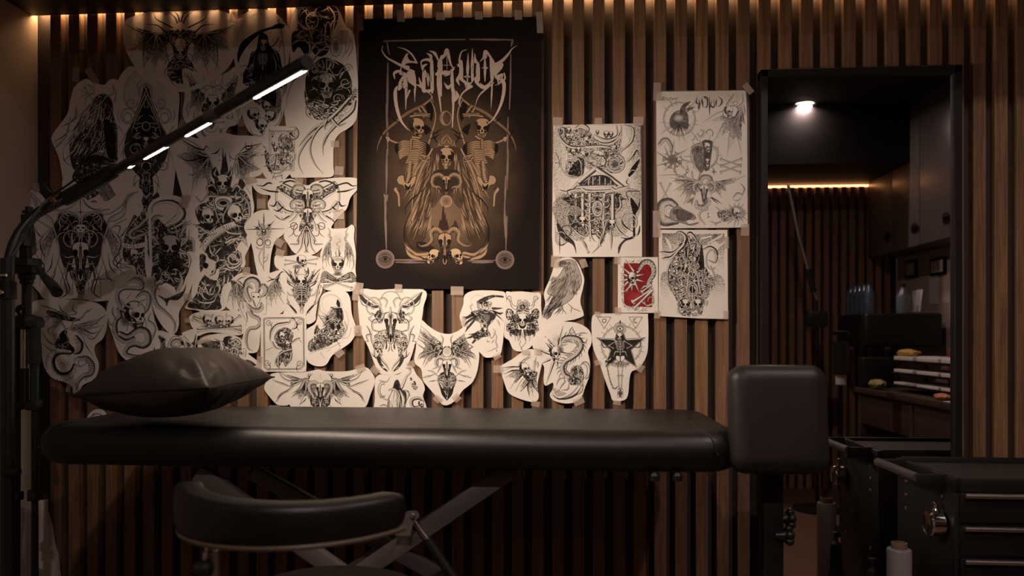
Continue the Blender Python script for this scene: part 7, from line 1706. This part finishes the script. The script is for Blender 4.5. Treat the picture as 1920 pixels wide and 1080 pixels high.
def reorg():
    # tray tower with papers
    y0 = -2.35; px_ = 1735
    c = M(1740, 700, -2.1)
    t = thing('letter_tray', 'black tiered letter tray full of papers on the desk, seen in the mirror', 'tray', (c.x + .1, -2.15, dz))
    for k in range(3):
        zz = dz + .03 + k * .075
        box('tier', (xf + .10, -2.45, zz), (xf + .36, -1.6, zz + .012), MT['plastic_black'], t, .001)
        for (a, b) in ((-2.40, -2.15), (-2.1, -1.85), (-1.82, -1.65)):
            tag(box('paper_stack', (xf + .095, a, zz + .013), (xf + .34, b, zz + .028 + .004 * k), MT['paper_plain'], None, .002), ['lowest', 'middle', 'topmost'][k] + ' tier of the letter tray: papers at its ' + {-2.40: 'far end', -2.1: 'middle', -1.82: 'near end'}[a], 'papers', 'paper stacks in the letter tray')
    for yy in (-2.45, -1.61): box('tray_post', (xf + .30, yy, dz), (xf + .32, yy + .01, dz + .22), MT['plastic_black'], t, 0)
    # shelf unit with bottles
    a = M(1660, 640, -2.95); b = M(1785, 640, -2.6)
    zb, zt_ = M(1700, 650, -2.9).z, M(1700, 588, -2.9).z
    t = thing('printer', 'bulky black box-shaped printer on a stand above the desk, seen in the mirror', 'printer', (xf + .4, -2.95, dz))
    box('printer_body', (xf + .08, -3.28, zb), (XR - .05, -2.80, zt_), MT['plastic_black'], t, .02, 3)
    for yy in (-3.2, -2.88): box('stand_leg', (xf + .3, yy, 0), (xf + .33, yy + .03, zb), MT['plastic_black'], t)
    c = M(1650, 600, -3.1)
    for k in range(5):
        xx = xf + .10 + .0; yy = -3.24 + k * .08
        bt = lathe('water_bottle', (xx + .05, yy, zt_), [(.036, 0), (.038, .01), (.036, .06), (.038, .09), (.036, .15), (.015, .19), (.014, .21)], MT['bluegl'], None, 18)
        tag(bt, ['blue water bottle at the far end of the row on the printer', 'blue water bottle second from the far end of the row on the printer', 'blue water bottle in the middle of the row on the printer', 'blue water bottle fourth from the far end of the row on the printer', 'blue water bottle at the near end of the row on the printer'][k], 'bottle', 'blue water bottles on the printer')
    p = M(1693, 590, -2.87)
    bt = thing('drink_bottle', 'tall clear bottle with dark cap on the printer, seen in the mirror', 'bottle', (p.x, -2.87, zt_)); h_ = M(1693, 530, -2.75).z - zt_
    lathe('bottle_body', (p.x, -2.87, zt_), [(.04, 0), (.043, .02), (.043, h_ * .6), (.015, h_ * .86), (.014, h_ * .9)], mat('clear_bottle', (.14, .16, .18), .15, coat=.5, vary=.2), bt, 20); lathe('bottle_cap', (p.x, -2.87, zt_ + h_ * .9), [(.017, 0), (.017, h_ * .1)], MT['plastic_black'], bt, 16)
    p = M(1740, 584, -2.7); q = M(1750, 543, -2.7)
    tag(obox('paper_sheet', ((p.x + q.x) / 2, -2.90, (zt_ + q.z) / 2 + .01), (.004, .15, q.z - zt_), MT['paper_plain'], None, Matrix.Rotation(.12, 3, 'Y'), 0), 'white sheet of paper propped upright on the printer', 'paper')
    for k, (px_, py_, w_, h_, lb) in enumerate(((1700, 492, .17, .13, 'small black picture frame on the right wall, nearest the slats'), (1741, 486, .2, .12, 'black picture frame on the right wall, farther from the slats'))):
        yy = (-3.35, -2.95)[k]; zz = M(px_, py_, yy).z
        zz = max(1.45, zz - .05)
        f_ = thing('picture_frame', lb, 'picture', (XR - .01, yy, zz), 'picture frames over the desk'); box('frame_border', (XR - .018, yy - w_ / 2, zz - h_ / 2), (XR - .001, yy + w_ / 2, zz + h_ / 2), MT['frame'], f_, .002); box('frame_print', (XR - .020, yy - w_ / 2 + .02, zz - h_ / 2 + .02), (XR - .0181, yy + w_ / 2 - .02, zz + h_ / 2 - .02), MT['paper_plain'], f_, 0)
    yy = -3.0; tag(box('note_sheet', (XR - .004, yy - .09, 1.42), (XR - .001, yy + .03, 1.62), MT['paper_plain'], None, 0), 'pale note sheet stuck to the right wall under the pictures', 'paper')
    def lump(nm, c, s, m, lab, cat_, sd):
        bm = bmesh.new(); bmesh.ops.create_icosphere(bm, subdivisions=3, radius=1)
        for v in bm.verts:
            v.co *= 1 + .35 * noise.noise(v.co * 1.7 + Vector((sd, 0, 0))); v.co = Vector((v.co.x * s[0], v.co.y * s[1], v.co.z * s[2]))
        lo = min(v.co.z for v in bm.verts)
        bmesh.ops.translate(bm, verts=bm.verts, vec=Vector(c) - Vector((0, 0, lo))); tag(fin(bm, nm, m), lab, cat_)
    lump('candy_wrapper', (xf + .16, -2.36, dz + .212), (.05, .11, .022), MT['yellow'], 'crumpled yellow wrapper on the topmost tier of the letter tray', 'wrapper', 1)
    lump('crumpled_bag', (xf + .05, -2.53, dz + .001), (.04, .09, .03), mat('olive_bag', (.30, .25, .08), .6, vary=.2), 'crumpled yellow-green bag on the desk beside the letter tray', 'bag', 5)
    lump('snack_wrapper', (xf + .06, -1.72, dz + .001), (.03, .07, .018), MT['orange'], 'crumpled orange wrapper lying on the desk edge', 'wrapper', 9)
    tag(box('paper_sheet', (xf + .012, -1.62, dz + .0005), (xf + .09, -1.46, dz + .004), MT['paper_plain'], None, 0), 'white paper lying flat on the near desk edge', 'paper')
    tag(lathe('tape_roll', (xf + .05, -1.54, dz + .0045), [(.014, 0), (.022, 0), (.022, .024), (.014, .024)], MT['cup'], None, 24), 'small white tape roll on the flat paper', 'tape roll')
    c = M(1765, 650, -2.2); rb = thing('handbag', 'red bag with a dark loop handle behind the letter tray', 'bag', (XR - .2, -2.2, dz))
    box('bag_body', (XR - .22, -2.42, dz + .0), (XR - .08, -2.02, dz + .27), MT['red'], rb, .03, 3); tube('bag_handle', [(XR - .16, -2.32, dz + .26), (XR - .16, -2.28, dz + .36), (XR - .16, -2.2, dz + .39), (XR - .16, -2.12, dz + .35), (XR - .16, -2.1, dz + .26)], .008, MT['plastic_black'], rb, 10, n=5)
    # machine left of the desk: monitor box and roll holder
    c = M(1638, 700, -2.9); 
    tag(box('speaker', (xf - .02 + .03, -2.76, dz + .001), (xf + .2, -2.66, dz + .2), MT['plastic_black'], None, .01, 3), 'small black loudspeaker on the far end of the desk', 'speaker')
    c = M(1577, 660, -2.3); yy = -2.3; t = thing('towel_dispenser', 'black cylinder holder with a white roll below, on a thin pole, seen in the mirror', 'dispenser', (c.x, yy, 0))
    z1, z2 = M(1577, 702, yy).z, M(1577, 641, yy).z; r_ = (M(1592, 660, yy).x - M(1563, 660, yy).x) / 2
    lathe('holder', (c.x, yy, z1), [(r_ * .9, 0), (r_, .005), (r_, z2 - z1), (r_ * .8, z2 - z1 + .004)], MT['plastic_black'], t, 26); lathe('roll', (c.x, yy, M(1577, 722, yy).z), [(r_ * .5, 0), (r_ * .68, .004), (r_ * .7, z1 - M(1577, 722, yy).z)], MT['cup'], t, 24)
    lathe('cap_disc', (c.x, yy, M(1577, 628, yy).z), [(r_, 0), (r_ * 1.05, .006), (r_ * 1.05, .02), (r_ * .6, .026)], MT['metal_black'], t, 26)
    bm = bmesh.new(); tube_bm(bm, [(c.x - r_ * .4, yy, z2), (c.x - r_ * .4, yy, M(1577, 628, yy).z)], .004, 8); tube_bm(bm, [(c.x + r_ * .4, yy, z2), (c.x + r_ * .4, yy, M(1577, 628, yy).z)], .004, 8); fin(bm, 'rods', MT['metal_black'], t)
    tube('pole', [(c.x, yy, M(1577, 722, yy).z + .01), (c.x, yy, .02)], .01, MT['metal_black'], t, 12); lathe('foot', (c.x, yy, 0), [(.12, 0), (.12, .015), (.02, .022)], MT['metal_black'], t, 26)
    # a second lamp stand
    yy = -2.9; P_ = [M(1478, 348, yy), M(1497, 440, yy), M(1519, 520, yy)]
    b0 = M(1532, 598, yy); t = thing('boom_stand', 'slanted gray boom arm on a black stand, seen in the mirror', 'stand', (b0.x, yy, 0))
    tube('boom_arm', P_, .011, MT['alu'], t, 12); tube('boom_grip', [M(1515, 505, yy), M(1526, 548, yy)], .02, MT['plastic_black'], t, 14); tube('boom_end', [M(1526, 548, yy), M(1531, 563, yy)], .009, MT['alu'], t, 10)
    z1 = b0.z; box('counterweight', (M(1514, 600, yy).x, yy - .03, M(1530, 613, yy).z), (M(1550, 600, yy).x, yy + .03, M(1530, 584, yy).z), MT['plastic_black'], t, .006); tube('stand_pole', [(b0.x, yy, z1 - .02), (b0.x, yy, .02)], .012, MT['metal_black'], t, 12)
    tube('link_rod', [M(1531, 560, yy), (b0.x, yy, z1 + .03)], .008, MT['metal_black'], t, 10); lathe('stand_foot', (b0.x, yy, 0), [(.16, 0), (.16, .012), (.02, .022)], MT['metal_black'], t, 30)
reorg()

# ---------------------------------------------------------------- ceiling downlights
dl = []
p = CAM + ray(1508, 196) * ((2 * MY - 0 - CAM.y) / ray(1508, 196).y)
dv = ray(1508, 196); k_ = (ZC - .004 - EZ) / dv.z; vp = CAM + dv * k_; dy = 2 * MY - vp.y
for i, (x, y) in enumerate(((vp.x, dy), (vp.x - 1.7, dy), (vp.x - .55, -1.45))):  # first one shows in the mirror; other two are unseen, added as fill
    t = thing('ceiling_downlight', ['lit round ceiling downlight seen in the mirror', 'added unseen fill downlight behind the camera, brightening the left of the slat wall', 'added unseen fill downlight in the ceiling, brightening the far slatted wall'][i], 'ceiling light', (x, y, ZC), 'round ceiling downlights') 
    lathe('trim_ring', (x, y, ZC - .006), [(.062, .0055), (.072, 0), (.076, .0055)], MT['white'], t, 36, cap=False); lathe('lens', (x, y, ZC - .003), [(.06, 0), (.06, .002)], MT['downlight'] if i == 0 else MT['downlight'], t, 36)
    if i == 2: 
        for o_ in [t] + list(t.children): pass

# ---------------------------------------------------------------- light the lamps give
mid = LA + (LB - LA) * .62
ln = (LB - LA).length
def strip_light(p, q, power, aim, spread, col):
    l = bpy.data.lights.new('lamp_light', 'AREA'); l.shape = 'RECTANGLE'; l.size = (q - p).length; l.size_y = .02; l.energy = power; l.color = col; l.spread = math.radians(spread)
    o = bpy.data.objects.new('lamp_light', l); COL.objects.link(o); x = (q - p).normalized(); z = -(aim - x * aim.dot(x)).normalized(); y = z.cross(x)
    o.matrix_world = Matrix((x, y, z)).transposed().to_4x4(); o.location = (p + q) / 2 - z * .022; return o
strip_light(LA + (LB - LA) * .30, LB, LAMP_W, Vector(LAMP_AIM), LAMP_SPREAD, LAMP_COL)
for i, (x, y) in enumerate(((vp.x, dy), (vp.x - 1.7, dy), (vp.x - .55, -1.45))):  # second and third are added fill light for the walls
    area('downlight_glow', (x, y, ZC - .02), (x, y, 0), .1, .1, DL_W[i], (1, .80, .76), 165)
wd = bpy.data.worlds.new('world'); SC.world = wd; wd.use_nodes = True; wd.node_tree.nodes['Background'].inputs[0].default_value = (.02, .015, .012, 1)
